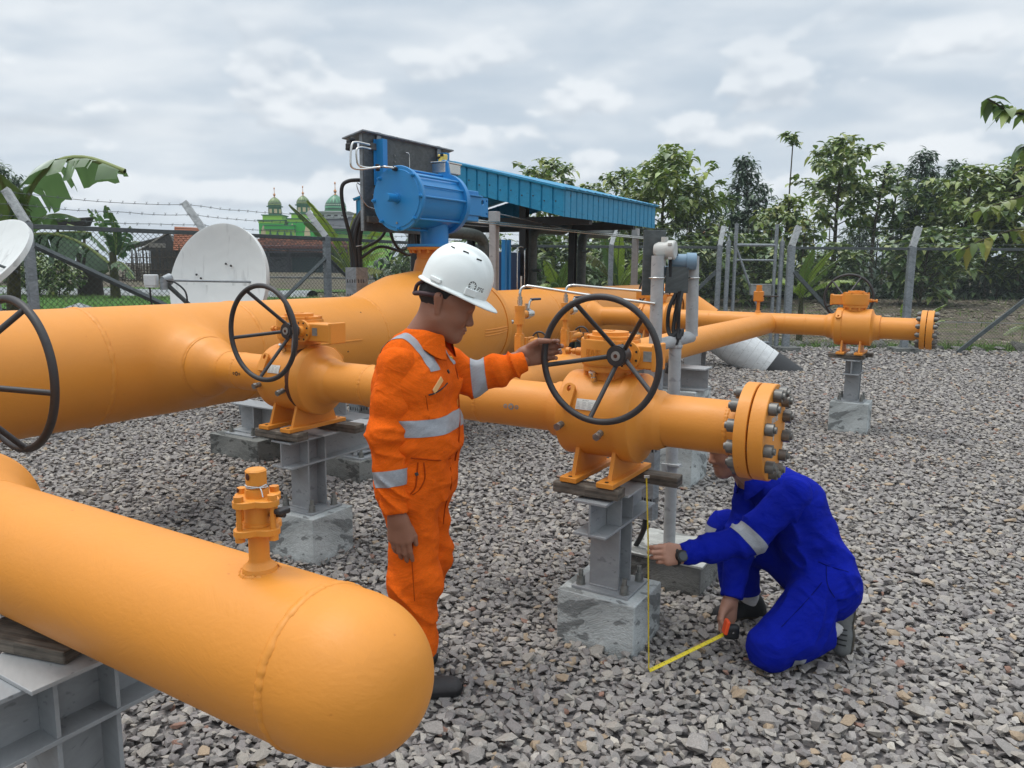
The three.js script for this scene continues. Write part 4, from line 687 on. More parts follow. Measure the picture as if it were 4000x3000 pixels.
// ------------------------------------------------------------------ instrument stand: grey pipe fork with transmitters
{
  const t = plantThing('instrument_stand', -1.31, 0, -3.80, 'grey pipe stand with two upright posts carrying gas transmitters', 'instrument stand');
  const m = M.greyLight, l = (X, y, Z) => V(X + 1.31, y, Z + 3.80);
  const Lb = l(-1.385, 1.255, -3.675), Rb = l(-1.272, 1.295, -3.905), T = Lb.clone().lerp(Rb, 0.55);
  mesh('concrete_pad', concBlock(0.42, 0.24, 0.40, 33).translate(0.03, 0.03, 0.0), M.concDark, t);
  mesh('top_slab', rbox(0.44, 0.014, 0.42, 0.003, 0.03, 0.160, 0), std({ color: lin(0.9, 0.88, 0.82), map: tConc, roughness: 0.85 }), t);
  mesh('post', rod(V(0.0, 0.165, 0.0), T, 0.032, 28), m, t);
  mesh('cross_pipe', [rod(Lb.clone().add(Lb.clone().sub(Rb).multiplyScalar(0.02)), Rb, 0.032, 28)], m, t);
  mesh('weld_seam', [weldBead(0, 0.034, 0.005, 71).rotateZ(Math.PI / 2).translate(T.x, T.y - 0.03, T.z)], m, t);
  mesh('upright', rod(Lb, l(-1.39, 1.71, -3.68), 0.032, 28), m, t); mesh('upright', rod(Rb, l(-1.285, 1.712, -3.91), 0.032, 28), m, t);
  const ubolt = (c) => mesh('u_bolt', [new THREE.TorusGeometry(0.038, 0.0045, 8, 30, Math.PI).rotateX(Math.PI / 2).translate(c.x, c.y, c.z)], M.steel, t);
  ubolt(l(-1.388, 1.60, -3.672)); ubolt(l(-1.283, 1.60, -3.902));
  mesh('mounting_plate', rbox(0.014, 0.33, 0.115, 0.002).rotateY(-0.95).translate(...l(-1.432, 1.675, -3.735).toArray()), M.galvDark, t);
  mesh('mounting_plate', rbox(0.12, 0.135, 0.008, 0.002).rotateY(0.62).translate(...l(-1.328, 1.59, -3.80).toArray()), M.galvDark, t);
  mesh('clip', [rbox(0.06, 0.014, 0.05, 0.002).translate(0.02, 0.62, 0.02), rbox(0.035, 0.05, 0.012, 0.002, -0.03, 0.60, 0.035)], M.greyLight, t);
  // corrugated cables
  for (const [a, b, c] of [[0, 0.012, 1], [0.03, -0.01, -1], [0.055, 0.02, 0.4]]) mesh('hose', tube([V(-0.02 + a * 0.5, 1.53, -0.01), V(-0.045 + a, 1.44, 0.01 + b), V(-0.05 + a, 1.34, 0.015), V(-0.02 + a * 0.6, 1.28 + 0.02 * c, 0.03), V(0.0 + a * 0.4, 1.33, 0.0), V(-0.03 + a * 0.4, 1.24, -0.03), V(-0.06 + a * 0.3, 1.10, -0.02)], 0.0105, 9, 90), M.rubber, t);
  mesh('hose', tube([V(-0.08, 0.42, 0.16), V(-0.09, 0.30, 0.14), V(-0.13, 0.20, 0.12), V(-0.2, 0.1, 0.05)], 0.014, 9, 40), M.rubber, t);
}
{
  const p = pl(-1.378, 1.715, -3.735), t = thing('transmitter', p, -0.45, 'round pale grey instrument housing on the left grey upright', 'transmitter'), m = std({ color: lin(0.50, 0.50, 0.47), roughness: 0.45 });
  mesh('housing', [latheX([[-0.05, 0], [-0.05, 0.030], [-0.03, 0.040], [0.018, 0.042], [0.020, 0.048], [0.052, 0.048], [0.058, 0.042], [0.058, 0.0]], 36, 0.6).translate(0, 0.025, 0.0), cyl(0.018, 0.03, 0.0, 0.075, 0, 'y', 16), cyl(0.02, 0.05, -0.01, -0.03, 0, 'y', 16)], m, t);
  mesh('cap_lug', [0, 1, 2, 3].map(k => rbox(0.02, 0.012, 0.014, 0.002, 0.038, 0.025 + Math.sin(k * 1.57 + 0.6) * 0.05, Math.cos(k * 1.57 + 0.6) * 0.05)), m, t);
}
{
  const p = pl(-1.318, 1.685, -3.84), t = thing('transmitter', p, -0.15, 'blue grey instrument housing with a dark round window between the uprights', 'transmitter'), m = std({ color: lin(0.17, 0.27, 0.36), roughness: 0.45 });
  mesh('housing', [latheX([[-0.07, 0], [-0.07, 0.03], [-0.05, 0.036], [0.02, 0.037], [0.022, 0.044], [0.07, 0.043], [0.072, 0.038], [0.072, 0.030], [0.062, 0.029], [0.062, 0]], 36, 0.6).translate(0.0, 0, 0), cyl(0.02, 0.06, -0.04, -0.04, 0, 'y', 16), rbox(0.07, 0.05, 0.05, 0.01, -0.06, -0.05, 0)], m, t);
  mesh('window', cyl(0.028, 0.004, 0.0635, 0, 0, 'x', 28), std({ color: lin(0.02, 0.03, 0.04), roughness: 0.1 }), t);
  mesh('cable', tube([V(-0.03, 0.03, 0.02), V(-0.045, 0.06, 0.03), V(-0.06, 0.02, 0.04), V(-0.06, -0.08, 0.04)], 0.009, 8, 40), M.rubber, t);
}
{
  const t = plantThing('cable_duct', -1.365, 0.36, -3.62, 'slotted galvanised cable duct beside the grey instrument stand', 'cable duct', null, -0.15);
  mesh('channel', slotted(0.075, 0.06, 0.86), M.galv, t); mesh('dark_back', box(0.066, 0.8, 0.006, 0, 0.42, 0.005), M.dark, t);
}
// ------------------------------------------------------------------ tubing run on posts behind the header
{
  const t = plantThing('tube_run', -5.15, 0, -8.0, 'pair of shiny steel tubes carried on two pale posts behind the header', 'tubing');
  for (const z of [0, -4.52]) { mesh('post', [...column(0.09, 0.09, 0, 2.21, 0, z, 0.008)], std({ color: lin(0.50, 0.48, 0.47), map: tSteel, roughness: 0.6 }), t); mesh('post_head', rbox(0.11, 0.12, 0.1, 0.004, 0, 2.255, z), M.greyLight, t); }
  for (const [y, x] of [[2.185, 0.06], [2.160, 0.075]]) mesh('tube', rod(V(x, y, 1.35), V(x, y - 0.01, -4.95), 0.010, 10), M.steel, t);
  mesh('angle_tray', [rbox(0.05, 0.004, 1.7, 0.001, 0.055, 2.147, -0.85), rbox(0.004, 0.05, 1.7, 0.001, 0.03, 2.17, -0.85), rbox(0.05, 0.004, 1.2, 0.001, 0.055, 2.147, -4.0), rbox(0.05, 0.004, 0.7, 0.001, 0.055, 2.12, 0.6)], M.galv, t);
  mesh('stay_rod', [rod(V(0, 2.30, 0), V(-0.2, 2.2, -2.6), 0.008, 8)], M.galv, t);
}
// ------------------------------------------------------------------ blue roofed shelter
{
  const t = plantThing('equipment_shelter', -6.24, 0, -10.2, 'open steel shelter with a bright blue corrugated roof skirt', 'shelter');
  const mb = std({ color: lin(0.012, 0.30, 0.54), map: tSteel, roughness: 0.4 }), md = std({ color: lin(0.04, 0.038, 0.036), map: tSteel, roughness: 0.6 });
  const X0 = -1.73, X1 = 1.73, Z0 = 1.6, Z1 = -1.55, E = 2.6, RG = 3.02, F = 0.325;
  const roofY = x => E + (RG - E) * (1 - Math.abs(x) / 1.73);
  // ribbed strip: along s from a to b, depth direction n
  const ribbed = (a, b, top, pitch, rib) => { const L = a.distanceTo(b), dir = b.clone().sub(a).normalize(), nr = V(dir.z, 0, -dir.x), st = [], pos = [], idx = []; for (let s = 0; s < L; s += pitch) for (const [ds, d] of [[0, 0], [pitch * 0.80, 0], [pitch * 0.86, rib], [pitch * 0.95, rib]]) if (s + ds <= L) st.push([s + ds, d]); st.push([L, 0]); st.forEach(([s, d]) => { const p = a.clone().addScaledVector(dir, s).addScaledVector(nr, d), y = top(p); pos.push(p.x, y, p.z, p.x, y - F, p.z); }); for (let i = 0; i + 1 < st.length; i++) { const k = i * 2; idx.push(k, k + 1, k + 2, k + 2, k + 1, k + 3); } const g = new THREE.BufferGeometry(); g.setAttribute('position', new THREE.Float32BufferAttribute(pos, 3)); g.setIndex(idx); const q = g.toNonIndexed(); q.computeVertexNormals(); return q; };
  mesh('gable_skirt', ribbed(V(X1, 0, Z0), V(X0, 0, Z0), p => roofY(p.x), 0.165, -0.02), mb, t);
  mesh('eave_skirt', ribbed(V(X1, 0, Z1), V(X1, 0, Z0), () => E, 0.165, -0.02), mb, t);
  mesh('eave_skirt', ribbed(V(X0, 0, Z0), V(X0, 0, Z1), () => E, 0.165, -0.02), mb, t);
  mesh('gable_skirt', ribbed(V(X0, 0, Z1), V(X1, 0, Z1), p => roofY(p.x), 0.165, -0.02), mb, t);
  const slope = s => { const pos = [], idx = []; let n = 0; for (let z = Z1 - 0.06; z <= Z0 + 0.07; z += 0.06) { const d = n % 4 === 0 ? 0.010 : 0; for (const x of [0, s * 1.78]) pos.push(x, roofY(x) + 0.035 + d, z); n++; } for (let i = 0; i + 1 < n; i++) { const k = i * 2; idx.push(k, k + 1, k + 2, k + 2, k + 1, k + 3); } const g = new THREE.BufferGeometry(); g.setAttribute('position', new THREE.Float32BufferAttribute(pos, 3)); g.setIndex(idx); const q = g.toNonIndexed(); q.computeVertexNormals(); return q; };
  mesh('roof_sheet', slope(1), mb, t); mesh('roof_sheet', slope(-1), mb, t);
  mesh('edge_trim', [rbox(0.05, 0.03, Z0 - Z1 + 0.1, 0.004, X1 + 0.01, E + 0.02, (Z0 + Z1) / 2)], mb, t);
  const rf = [-1, 1].map(s => rod(V(0, RG + 0.02, Z0 + 0.01), V(s * 1.76, E + 0.01, Z0 + 0.01), 0.022, 6)); mesh('edge_trim', rf[0], mb, t); mesh('edge_trim', rf[1], mb, t);
  for (const z of [0.75, -0.78]) for (const x of [0.66, -1.3]) mesh('column', column(0.105, 0.105, -0.1, 2.52, x, z), md, t);
  for (const z of [1.4, 0.6, -0.3, -1.3]) mesh('rafter', [rod(V(0, RG - 0.06, z), V(1.72, E - 0.08, z), 0.045, 6), rod(V(0, RG - 0.06, z), V(-1.72, E - 0.08, z), 0.045, 6)].slice(0, 1), md, t);
  mesh('tie_beam', rbox(3.4, 0.12, 0.1, 0.004, 0, E - 0.32, 0.75), md, t); mesh('tie_beam', rbox(3.4, 0.12, 0.1, 0.004, 0, E - 0.32, -0.78), md, t);
  for (let i = 0; i < 20; i++) mesh('screw', cyl(0.009, 0.008, 1.62 - i * 0.165, roofY(1.62 - i * 0.165) - 0.16 - (i % 2) * 0.03, Z0 + 0.004, 'z', 8), M.dark, t);
}
{
  const t = plantThing('vent_pipe', -5.6, 0, -10.2, 'dull grey bent vent pipes rising inside the blue roofed shelter', 'pipes');
  const m = std({ color: lin(0.13, 0.145, 0.13), map: tGalv, roughness: 0.6 });
  for (const [z, e, y] of [[0.48, -0.7, 2.2], [-1.15, -1.35, 2.2], [1.75, 1.35, 2.05]]) mesh('bent_pipe', tube([V(0, -0.05, z), V(0, 1.0, z), V(0, y - 0.25, z), V(0, y - 0.06, z + Math.sign(e) * 0.05), V(0, y, z + Math.sign(e) * 0.25), V(0, y + 0.01, z + Math.sign(e) * 0.55), V(0, y + 0.02, z + Math.sign(e) * 0.95), V(0, y + 0.12, z + Math.sign(e) * 1.12), V(0, y + 0.4, z + Math.sign(e) * 1.14)], 0.075, 16, 80), m, t);
  mesh('stay', rod(V(0, 1.6, 0.48), V(0.3, 1.6, 0.75), 0.02, 8), m, t); mesh('stay', rod(V(0, 1.9, -1.15), V(0.3, 1.9, -0.78), 0.02, 8), m, t);
}
{
  const t = plantThing('blue_cabinet', -5.65, 0, -9.0, 'tall dark blue cabinet with silver tubes under the shelter', 'cabinet');
  mesh('panel', [rbox(0.06, 2.02, 0.05, 0.004, 0.12, 1.0, 0.16), rbox(0.06, 2.02, 0.05, 0.004, 0.12, 1.0, 0.05)], M.blue, t);
  mesh('box', rbox(0.35, 1.85, 0.5, 0.01, -0.1, 0.92, -0.1), std({ color: lin(0.01, 0.045, 0.14), roughness: 0.4 }), t);
  mesh('tube', tube([V(0.15, 1.2, -0.15), V(0.16, 1.25, -0.12), V(0.16, 1.85, -0.12), V(0.16, 1.92, -0.16), V(0.16, 1.92, -0.26)], 0.012, 8, 50), M.steel, t);
  mesh('tube', tube([V(0.15, 1.3, -0.32), V(0.16, 1.5, -0.32), V(0.16, 1.86, -0.32), V(0.14, 1.9, -0.4)], 0.010, 8, 40), M.steel, t);
  mesh('gauge', [cyl(0.02, 0.2, 0.16, 1.42, -0.22, 'y', 12), rbox(0.05, 0.05, 0.16, 0.004, 0.12, 1.25, -0.26)], M.steel, t);
}

// ------------------------------------------------------------------ satellite dishes
function dish(pos, normal, R, label, feed) {
  const t = thing('satellite_dish', pos, 0, label, 'satellite dish');
  const q = new THREE.Quaternion().setFromUnitVectors(V(1, 0, 0), normal.clone().normalize()), prof = [];
  for (let i = 0; i <= 14; i++) { const r = R * i / 14; prof.push([0.16 * (r / R) * (r / R) * R, r]); }
  prof.push([0.16 * R, R + 0.012], [0.16 * R - 0.055, R + 0.010], [0.16 * R - 0.06, R - 0.01]); for (let i = 13; i >= 0; i--) { const r = R * i / 14; prof.push([0.16 * (r / R) * (r / R) * R - 0.05, r]); }
  const tD = tex(256, 1, (u, v) => { const s = sstep(0.62, 0.80, tn(u, v * 0.12, 16, 4, 7)) * 0.12, k = 0.96 - s + 0.05 * (tn(u, v, 8, 4) - 0.5); return [k, k, k * 0.99]; });
  mesh('reflector', latheX(prof, 80, 0.5).applyQuaternion(q), std({ color: lin(0.76, 0.775, 0.77), map: tD, roughness: 0.5 }), t);
  return [t, q];
}
{
  const c = V(-3.03, 1.43, -8.0), [t, q] = dish(c, V(-0.36, 0.20, 0.90), 0.62, 'large white satellite dish with a feed arm behind the orange header', 0);
  const l = (a, b, c2) => V(a, b, c2).sub(c);
  const f = l(-3.40, 1.49, -7.42);
  mesh('feed_horn', [rod(l(-3.40, 1.49, -7.42), l(-3.36, 1.50, -7.49), 0.036, 18, 0.058), cyl(0.035, 0.10, f.x + 0.01, f.y - 0.04, f.z, 'y', 14)], M.galv, t);
  mesh('converter_box', [rbox(0.115, 0.11, 0.08, 0.010, f.x - 0.10, f.y + 0.0, f.z + 0.02), rbox(0.10, 0.02, 0.07, 0.004, f.x - 0.10, f.y - 0.06, f.z + 0.02)], M.white, t);
  mesh('stay_rod', rod(f, l(-2.57, 1.47, -7.90), 0.012, 8), M.galv, t);
  mesh('strut', rod(f, l(-3.05, 1.02, -7.72), 0.022, 8), M.galvDark, t);
  mesh('cable', tube([f.clone().add(V(0.02, 0.0, 0.0)), f.clone().add(V(0.12, -0.02, 0)), f.clone().add(V(0.22, -0.12, 0)), f.clone().add(V(0.2, -0.28, 0)), f.clone().add(V(0.0, -0.30, 0)), f.clone().add(V(-0.10, -0.25, 0.02)), f.clone().add(V(-0.12, -0.06, 0.02))], 0.009, 8, 60), M.rubber, t);
  for (const [a, b] of [[-0.16, 0.16], [-0.10, 0.20], [0.24, 0.14], [0.28, 0.19], [-0.28, -0.28]]) mesh('bolt_head', new THREE.CylinderGeometry(0.011, 0.011, 0.012, 10).rotateZ(Math.PI / 2).translate(0.02 + 0.085 * (a * a + b * b) / 0.28, b, a).applyQuaternion(q), M.dark, t);
  mesh('mast', rod(V(0.05, -1.5, -0.3), V(0.05, 0, -0.12), 0.05, 14), M.galv, t);
}
{
  const c = V(-5.12, 1.61, -7.4), [t] = dish(c, V(-0.25, 0.66, 0.62), 0.55, 'white satellite dish cut off by the left picture edge', 0);
  mesh('stay_rod', rod(V(0.0, 0.16, 0.36), V(0.49, -0.05, 0.24), 0.013, 8), M.galvDark, t);
  mesh('mast', rod(V(0.1, -1.7, -0.25), V(0.0, -0.06, -0.06), 0.05, 14), M.galv, t);
}

// ------------------------------------------------------------------ fence
function diamondMesh(a, b, y0, y1, off, wr = 0.0021) { // crossing wires between two ground points
  const L = a.distanceTo(b), H = y1 - y0, sp = 0.068, r = wr, out = [], d = b.clone().sub(a).normalize(), nr = V(d.z, 0, -d.x).multiplyScalar(off);
  const P = (s, y, k) => a.clone().addScaledVector(d, s).add(nr).addScaledVector(nr, k).setY(y0 + y);
  const wire = (p, q) => { const g = new THREE.CylinderGeometry(r, r, p.distanceTo(q), 3, 1, true); axisTo(g, q.clone().sub(p)); const c = p.clone().add(q).multiplyScalar(0.5); out.push(g.translate(c.x, c.y, c.z)); };
  for (let s = -H; s < L; s += sp) { const s0 = Math.max(0, s), s1 = Math.min(L, s + H); if (s1 - s0 < 0.02) continue; wire(P(s0, s0 - s, 0), P(s1, s1 - s, 0)); wire(P(s0, H - (s0 - s), 0.15), P(s1, H - (s1 - s), 0.15)); }
  return out;
}
function barbed(a, b, seed) { const n = Math.max(2, Math.round(a.distanceTo(b) / 0.3)), pts = [], out = [], R = rng(seed); for (let i = 0; i <= n; i++) { const p = a.clone().lerp(b, i / n); if (i && i < n) { p.y += (R() - 0.5) * 0.02 - 0.03 * Math.sin(i / n * Math.PI); } pts.push(p); } out.push(tube(pts, 0.0035, 4, n * 3)); for (let i = 0; i < n * 2; i++) { const t = (i + 0.5) / (n * 2), p = a.clone().lerp(b, t); p.y -= 0.03 * Math.sin(t * Math.PI); for (const k of [1, -1]) out.push(rod(p.clone().add(V(-0.012 * k, -0.02, 0.01)), p.clone().add(V(0.012 * k, 0.022, -0.01)), 0.0026, 3)); } return out; }
const mMeshWire = std({ color: lin(0.055, 0.06, 0.055), roughness: 0.6, metalness: 0.3 });
function fence(pts, arm, label, opt = {}) {
  const w = opt.w || 0.09, H = 2.1, t = thing('chain_link_fence', V(0, 0, 0), 0, label, 'fence');
  const tip = p => p.clone().add(V(arm[0], H + 0.40, arm[1]));
  pts.forEach((p, i) => {
    const d = (pts[i + 1] || p).clone().sub(pts[i - 1] || p), a = Math.atan2(-d.z, d.x);
    const po = mesh('post', at(rbox(w, H + 0.02, w * 0.8, 0.006).rotateY(a), p.x, H / 2, p.z), M.galv, t);
    const q = tip(p), b = p.clone().setY(H); const dd = q.clone().sub(b); mesh('arm', axisTo(rbox(w * 0.9, dd.length(), w * 0.6, 0.004), dd).translate((b.x + q.x) / 2, (b.y + q.y) / 2, (b.z + q.z) / 2), std({ color: lin(0.52, 0.53, 0.52), map: tGalv, roughness: 0.5, metalness: 0.3 }), po);
    mesh('concrete_foot', concBlock(0.5, 0.16, 0.4, i + 3).translate(p.x, 0.0, p.z), M.concDark, t);
  });
  for (let i = 0; i + 1 < pts.length; i++) {
    if (opt.skip === i) continue;
    const a = pts[i], b = pts[i + 1], l = a.distanceTo(b), d = b.clone().sub(a), ang = Math.atan2(-d.z, d.x), c = a.clone().add(b).multiplyScalar(0.5);
    mesh('top_rail', at(rbox(l, 0.055, 0.04, 0.004).rotateY(ang), c.x, H - 0.03, c.z), M.galvDark, t);
    mesh('tension_wire', rod(a.clone().setY(0.62), b.clone().setY(0.6), 0.006, 6), M.galv, t);
    const mm = mesh('wire_mesh', diamondMesh(a, b, 0.05, H - 0.05, 0.01, opt.wire), mMeshWire, t, false); mm.userData.kind = 'stuff';
    for (let k = 0; k < 3; k++) { const f = 0.22 + 0.36 * k; const wp = barbed(a.clone().add(V(arm[0] * f, H + 0.40 * f, arm[1] * f)), b.clone().add(V(arm[0] * f, H + 0.40 * f, arm[1] * f)), i * 3 + k + 5); const m = mesh('barbed_wire', wp, M.galvDark, t, false); m.userData.kind = 'stuff'; }
  }
  for (const [a, b] of opt.braces || []) { const d = V(...b).sub(V(...a)); mesh('brace', axisTo(rbox(0.075, d.length(), 0.05, 0.004), d).translate((a[0] + b[0]) / 2, (a[1] + b[1]) / 2, (a[2] + b[2]) / 2), M.galvDark, t); }
  return t;
}
const FP = [[-9.0, -3.9], [-7.3, -6.6], [-5.71, -9.07], [-4.30, -10.75], [-3.04, -12.55], [-1.86, -14.4], [-0.6, -15.95]].map(p => V(p[0], 0, p[1]));
fence(FP, [-0.34, -0.2], 'chain link fence along the left of the yard behind the white dishes', { w: 0.105, wire: 0.003, braces: [[[-5.66, 1.85, -9.1], [-4.0, 0.55, -11.1]], [[-3.06, 1.75, -12.5], [-4.2, 0.3, -10.9]], [[-3.02, 1.75, -12.6], [-2.0, 0.35, -14.2]]] });
const BP = [[-0.6, -15.95], [2.02, -15.87], [4.21, -15.7]].map(p => V(p[0], 0, p[1]));
fence(BP, [0.13, -0.28], 'chain link fence across the back of the yard behind the blue shelter', { w: 0.10, braces: [[[4.18, 1.6, -15.72], [2.9, 0.3, -15.8]]] });
const RPp = [[5.60, -15.5], [8.03, -15.5], [10.95, -15.2], [13.6, -14.6]].map(p => V(p[0], 0, p[1]));
fence(RPp, [0.17, -0.15], 'chain link fence right of the gate with tall leaning posts', { w: 0.135, braces: [[[5.66, 1.6, -15.45], [7.0, 0.25, -15.45]], [[10.9, 1.7, -15.15], [9.0, 0.02, -15.25]]] });
{
  const t = thing('yard_gate', V(4.9, 0, -15.55), 0, 'narrow tubular steel gate in the fence with a grey lock box', 'gate');
  const m = M.galv; mesh('frame', [rod(V(-0.41, 0.05, 0), V(-0.41, 2.54, 0), 0.035, 14), rod(V(0.40, 0.05, 0), V(0.40, 2.54, 0), 0.035, 14), rod(V(-0.41, 2.12, 0), V(0.40, 2.12, 0), 0.03, 12), rod(V(-0.41, 0.15, 0), V(0.40, 0.15, 0), 0.03, 12), rod(V(-0.41, 1.82, 0), V(0.40, 1.82, 0), 0.022, 12)], m, t);
  mesh('diagonal', rod(V(-0.39, 2.05, 0), V(0.25, 0.5, 0), 0.025, 10), m, t);
  mesh('gate_post', [cyl(0.045, 2.2, -0.56, 1.1, 0.02, 'y', 16), new THREE.ConeGeometry(0.03, 0.12, 8).translate(-0.56, 2.26, 0.02)], m, t); mesh('gate_post', [cyl(0.045, 2.2, 0.52, 1.1, 0.02, 'y', 16), new THREE.ConeGeometry(0.03, 0.12, 8).translate(0.52, 2.26, 0.02)], m, t);
  mesh('lock_box', [rbox(0.42, 0.2, 0.1, 0.006, 0.12, 1.22, 0.04), rbox(0.44, 0.03, 0.12, 0.004, 0.12, 1.33, 0.04)], M.plateMetal, t);
  const mm = mesh('wire_mesh', diamondMesh(V(-0.4, 0, 0), V(0.4, 0, 0), 0.18, 1.8, 0.01), mMeshWire, t, false); mm.userData.kind = 'stuff';
  for (const y of [2.28, 2.44]) { const b = mesh('barbed_wire', barbed(V(-0.41, y, 0), V(0.4, y, 0), Math.round(y * 10)), M.galvDark, t, false); b.userData.kind = 'stuff'; }
}

// ------------------------------------------------------------------ people
const sub = (a, b) => [a[0] - b[0], a[1] - b[1], a[2] - b[2]], addv = (a, b, k = 1) => [a[0] + b[0] * k, a[1] + b[1] * k, a[2] + b[2] * k];
const nrm = a => { const l = Math.hypot(...a); return [a[0] / l, a[1] / l, a[2] / l]; }, dot = (a, b) => a[0] * b[0] + a[1] * b[1] + a[2] * b[2];
const crs = (a, b) => [a[1] * b[2] - a[2] * b[1], a[2] * b[0] - a[0] * b[2], a[0] * b[1] - a[1] * b[0]];
const lerp3 = (a, b, t) => [a[0] + (b[0] - a[0]) * t, a[1] + (b[1] - a[1]) * t, a[2] + (b[2] - a[2]) * t];
function bounds(pts, pad) { const lo = [1e9, 1e9, 1e9], hi = [-1e9, -1e9, -1e9]; for (const p of pts) for (let i = 0; i < 3; i++) { lo[i] = Math.min(lo[i], p[i] - pad); hi[i] = Math.max(hi[i], p[i] + pad); } return [lo, hi]; }
// cloth: joined bones with soft folds, only computed near the surface
function cloth(f, folds, seed, amp) {
  return (x, y, z) => {
    const d = f(x, y, z); if (d > 0.03 || d < -0.03) return d;
    let w = 0; const n = fbm(x * 7 + seed, y * 11 + seed, z * 7, 3); w += Math.pow(1 - Math.abs(n * 2 - 1), 2) * 0.7 * amp;
    for (const q of folds) { const px = x - q.c[0], py = y - q.c[1], pz = z - q.c[2], r2 = (px * px + py * py + pz * pz) / (q.r * q.r); if (r2 < 1) { const s = px * q.d[0] + py * q.d[1] + pz * q.d[2], k = q.f / 5.2, n2 = noise3(s * k + seed + px * 5, (py - s * q.d[1]) * 5 + 40 + seed, (px - s * q.d[0] + pz) * 5 + q.c[0] * 90), e = 1 - Math.abs(n2 * 2 - 1); w += e * e * e * q.a * 2.3 * (1 - r2); } }
    return d - w + amp * 0.4;
  };
}
function surfPoint(f, o, d) { let t = 0, bt = 0, bm = 1e9; for (let i = 0; i < 90 && t < 0.6; i++) { const s = f(o[0] + d[0] * t, o[1] + d[1] * t, o[2] + d[2] * t); if (s < bm) { bm = s; bt = t; } if (s < 0.0006) break; t += Math.max(0.0012, s * 0.6); } t = bt; const p0 = addv(o, d, t), p = p0, e = 0.006; const n = nrm([f(p[0] + e, p[1], p[2]) - f(p[0] - e, p[1], p[2]), f(p[0], p[1] + e, p[2]) - f(p[0], p[1] - e, p[2]), f(p[0], p[1], p[2] + e) - f(p[0], p[1], p[2] - e)]); return [bm > 0.001 ? addv(p, n, -bm) : p, n]; }
// local frame matrix from axes
const frame = (o, x, y, z) => new THREE.Matrix4().makeBasis(V(...x), V(...y), V(...z)).setPosition(V(...o));
// --- head: x forward, y up, z to its right ear
const headF = (() => {
  const ell = (cx, cy, cz, rx, ry, rz) => (x, y, z) => { const a = (x - cx) / rx, b = (y - cy) / ry, c = (z - cz) / rz, k = Math.sqrt(a * a + b * b + c * c); return (k - 1) * Math.min(rx, ry, rz); };
  const parts = [[ell(-0.012, 0.035, 0, 0.098, 0.085, 0.076), 0.03], [bone([0.028, 0.01, 0], [0.042, -0.07, 0], 0.060, 0.046, [0, 0, 1, 0.92]), 0.04], [bone([0.0, -0.055, 0.05], [0.062, -0.098, 0.012], 0.020, 0.020), 0.03], [bone([0.0, -0.055, -0.05], [0.062, -0.098, -0.012], 0.020, 0.020), 0.03],
    [ell(0.052, -0.030, 0.036, 0.034, 0.030, 0.026), 0.025], [ell(0.052, -0.030, -0.036, 0.034, 0.030, 0.026), 0.025], [ell(0.070, -0.102, 0, 0.021, 0.017, 0.022), 0.025], [bone([0.080, 0.022, -0.030], [0.080, 0.022, 0.030], 0.013), 0.02], [bone([0.084, 0.008, 0], [0.106, -0.031, 0], 0.0085, 0.0125), 0.014], [ell(0.098, -0.037, 0.012, 0.011, 0.009, 0.009), 0.008], [ell(0.098, -0.037, -0.012, 0.011, 0.009, 0.009), 0.008],
    [bone([0.084, -0.062, -0.018], [0.084, -0.062, 0.018], 0.008), 0.012], [bone([0.093, -0.0605, -0.008], [0.093, -0.0605, 0.008], 0.0075), 0.008], [bone([0.083, -0.077, -0.016], [0.083, -0.077, 0.016], 0.009), 0.008], [bone([0.091, -0.076, -0.007], [0.091, -0.076, 0.007], 0.0075), 0.008], [ell(0.078, -0.002, 0.031, 0.013, 0.012, 0.014), 0.004], [ell(0.078, -0.002, -0.031, 0.013, 0.012, 0.014), 0.004], [bone([-0.03, -0.06, 0], [-0.062, -0.20, 0], 0.058, 0.060), 0.05]];
  const ear = s => { const o = bone([-0.030, 0.022, s * 0.086], [-0.016, -0.030, s * 0.076], 0.018, 0.011, [0, 0, 1, 2.4]), c = bone([-0.022, 0.016, s * 0.100], [-0.017, -0.012, s * 0.092], 0.009, 0.006); return (x, y, z) => smax(o(x, y, z), -c(x, y, z), 0.006); };
  const e1 = ear(1), e2 = ear(-1), sk = [ell(0.099, 0.003, 0.033, 0.010, 0.010, 0.017), ell(0.099, 0.003, -0.033, 0.010, 0.010, 0.017)], mouth = bone([0.100, -0.0685, -0.018], [0.100, -0.0685, 0.018], 0.003);
  return (x, y, z) => { let d = 1; for (const [f, k] of parts) d = smin(d, f(x, y, z), k); for (const s of sk) d = smax(d, -s(x, y, z), 0.012); d = smax(d, -mouth(x, y, z), 0.004); d = smin(d, e1(x, y, z), 0.008); return smin(d, e2(x, y, z), 0.008); };
})();
const headGeo = () => sdfMesh(headF, [-0.135, -0.22, -0.105], [0.13, 0.13, 0.105], 0.0036);
function hairGeo(line) { const f = (x, y, z) => { const a = (x + 0.014) / 0.107, b = (y - 0.036) / 0.094, c = z / 0.0785, k = (Math.sqrt(a * a + b * b + c * c) - 1) * 0.0785 - 0.003 * noise3(x * 120, y * 60, z * 120); return smax(k, line(x, y, z), 0.006); }; return sdfMesh(f, [-0.14, -0.11, -0.1], [0.11, 0.145, 0.1], 0.004); }
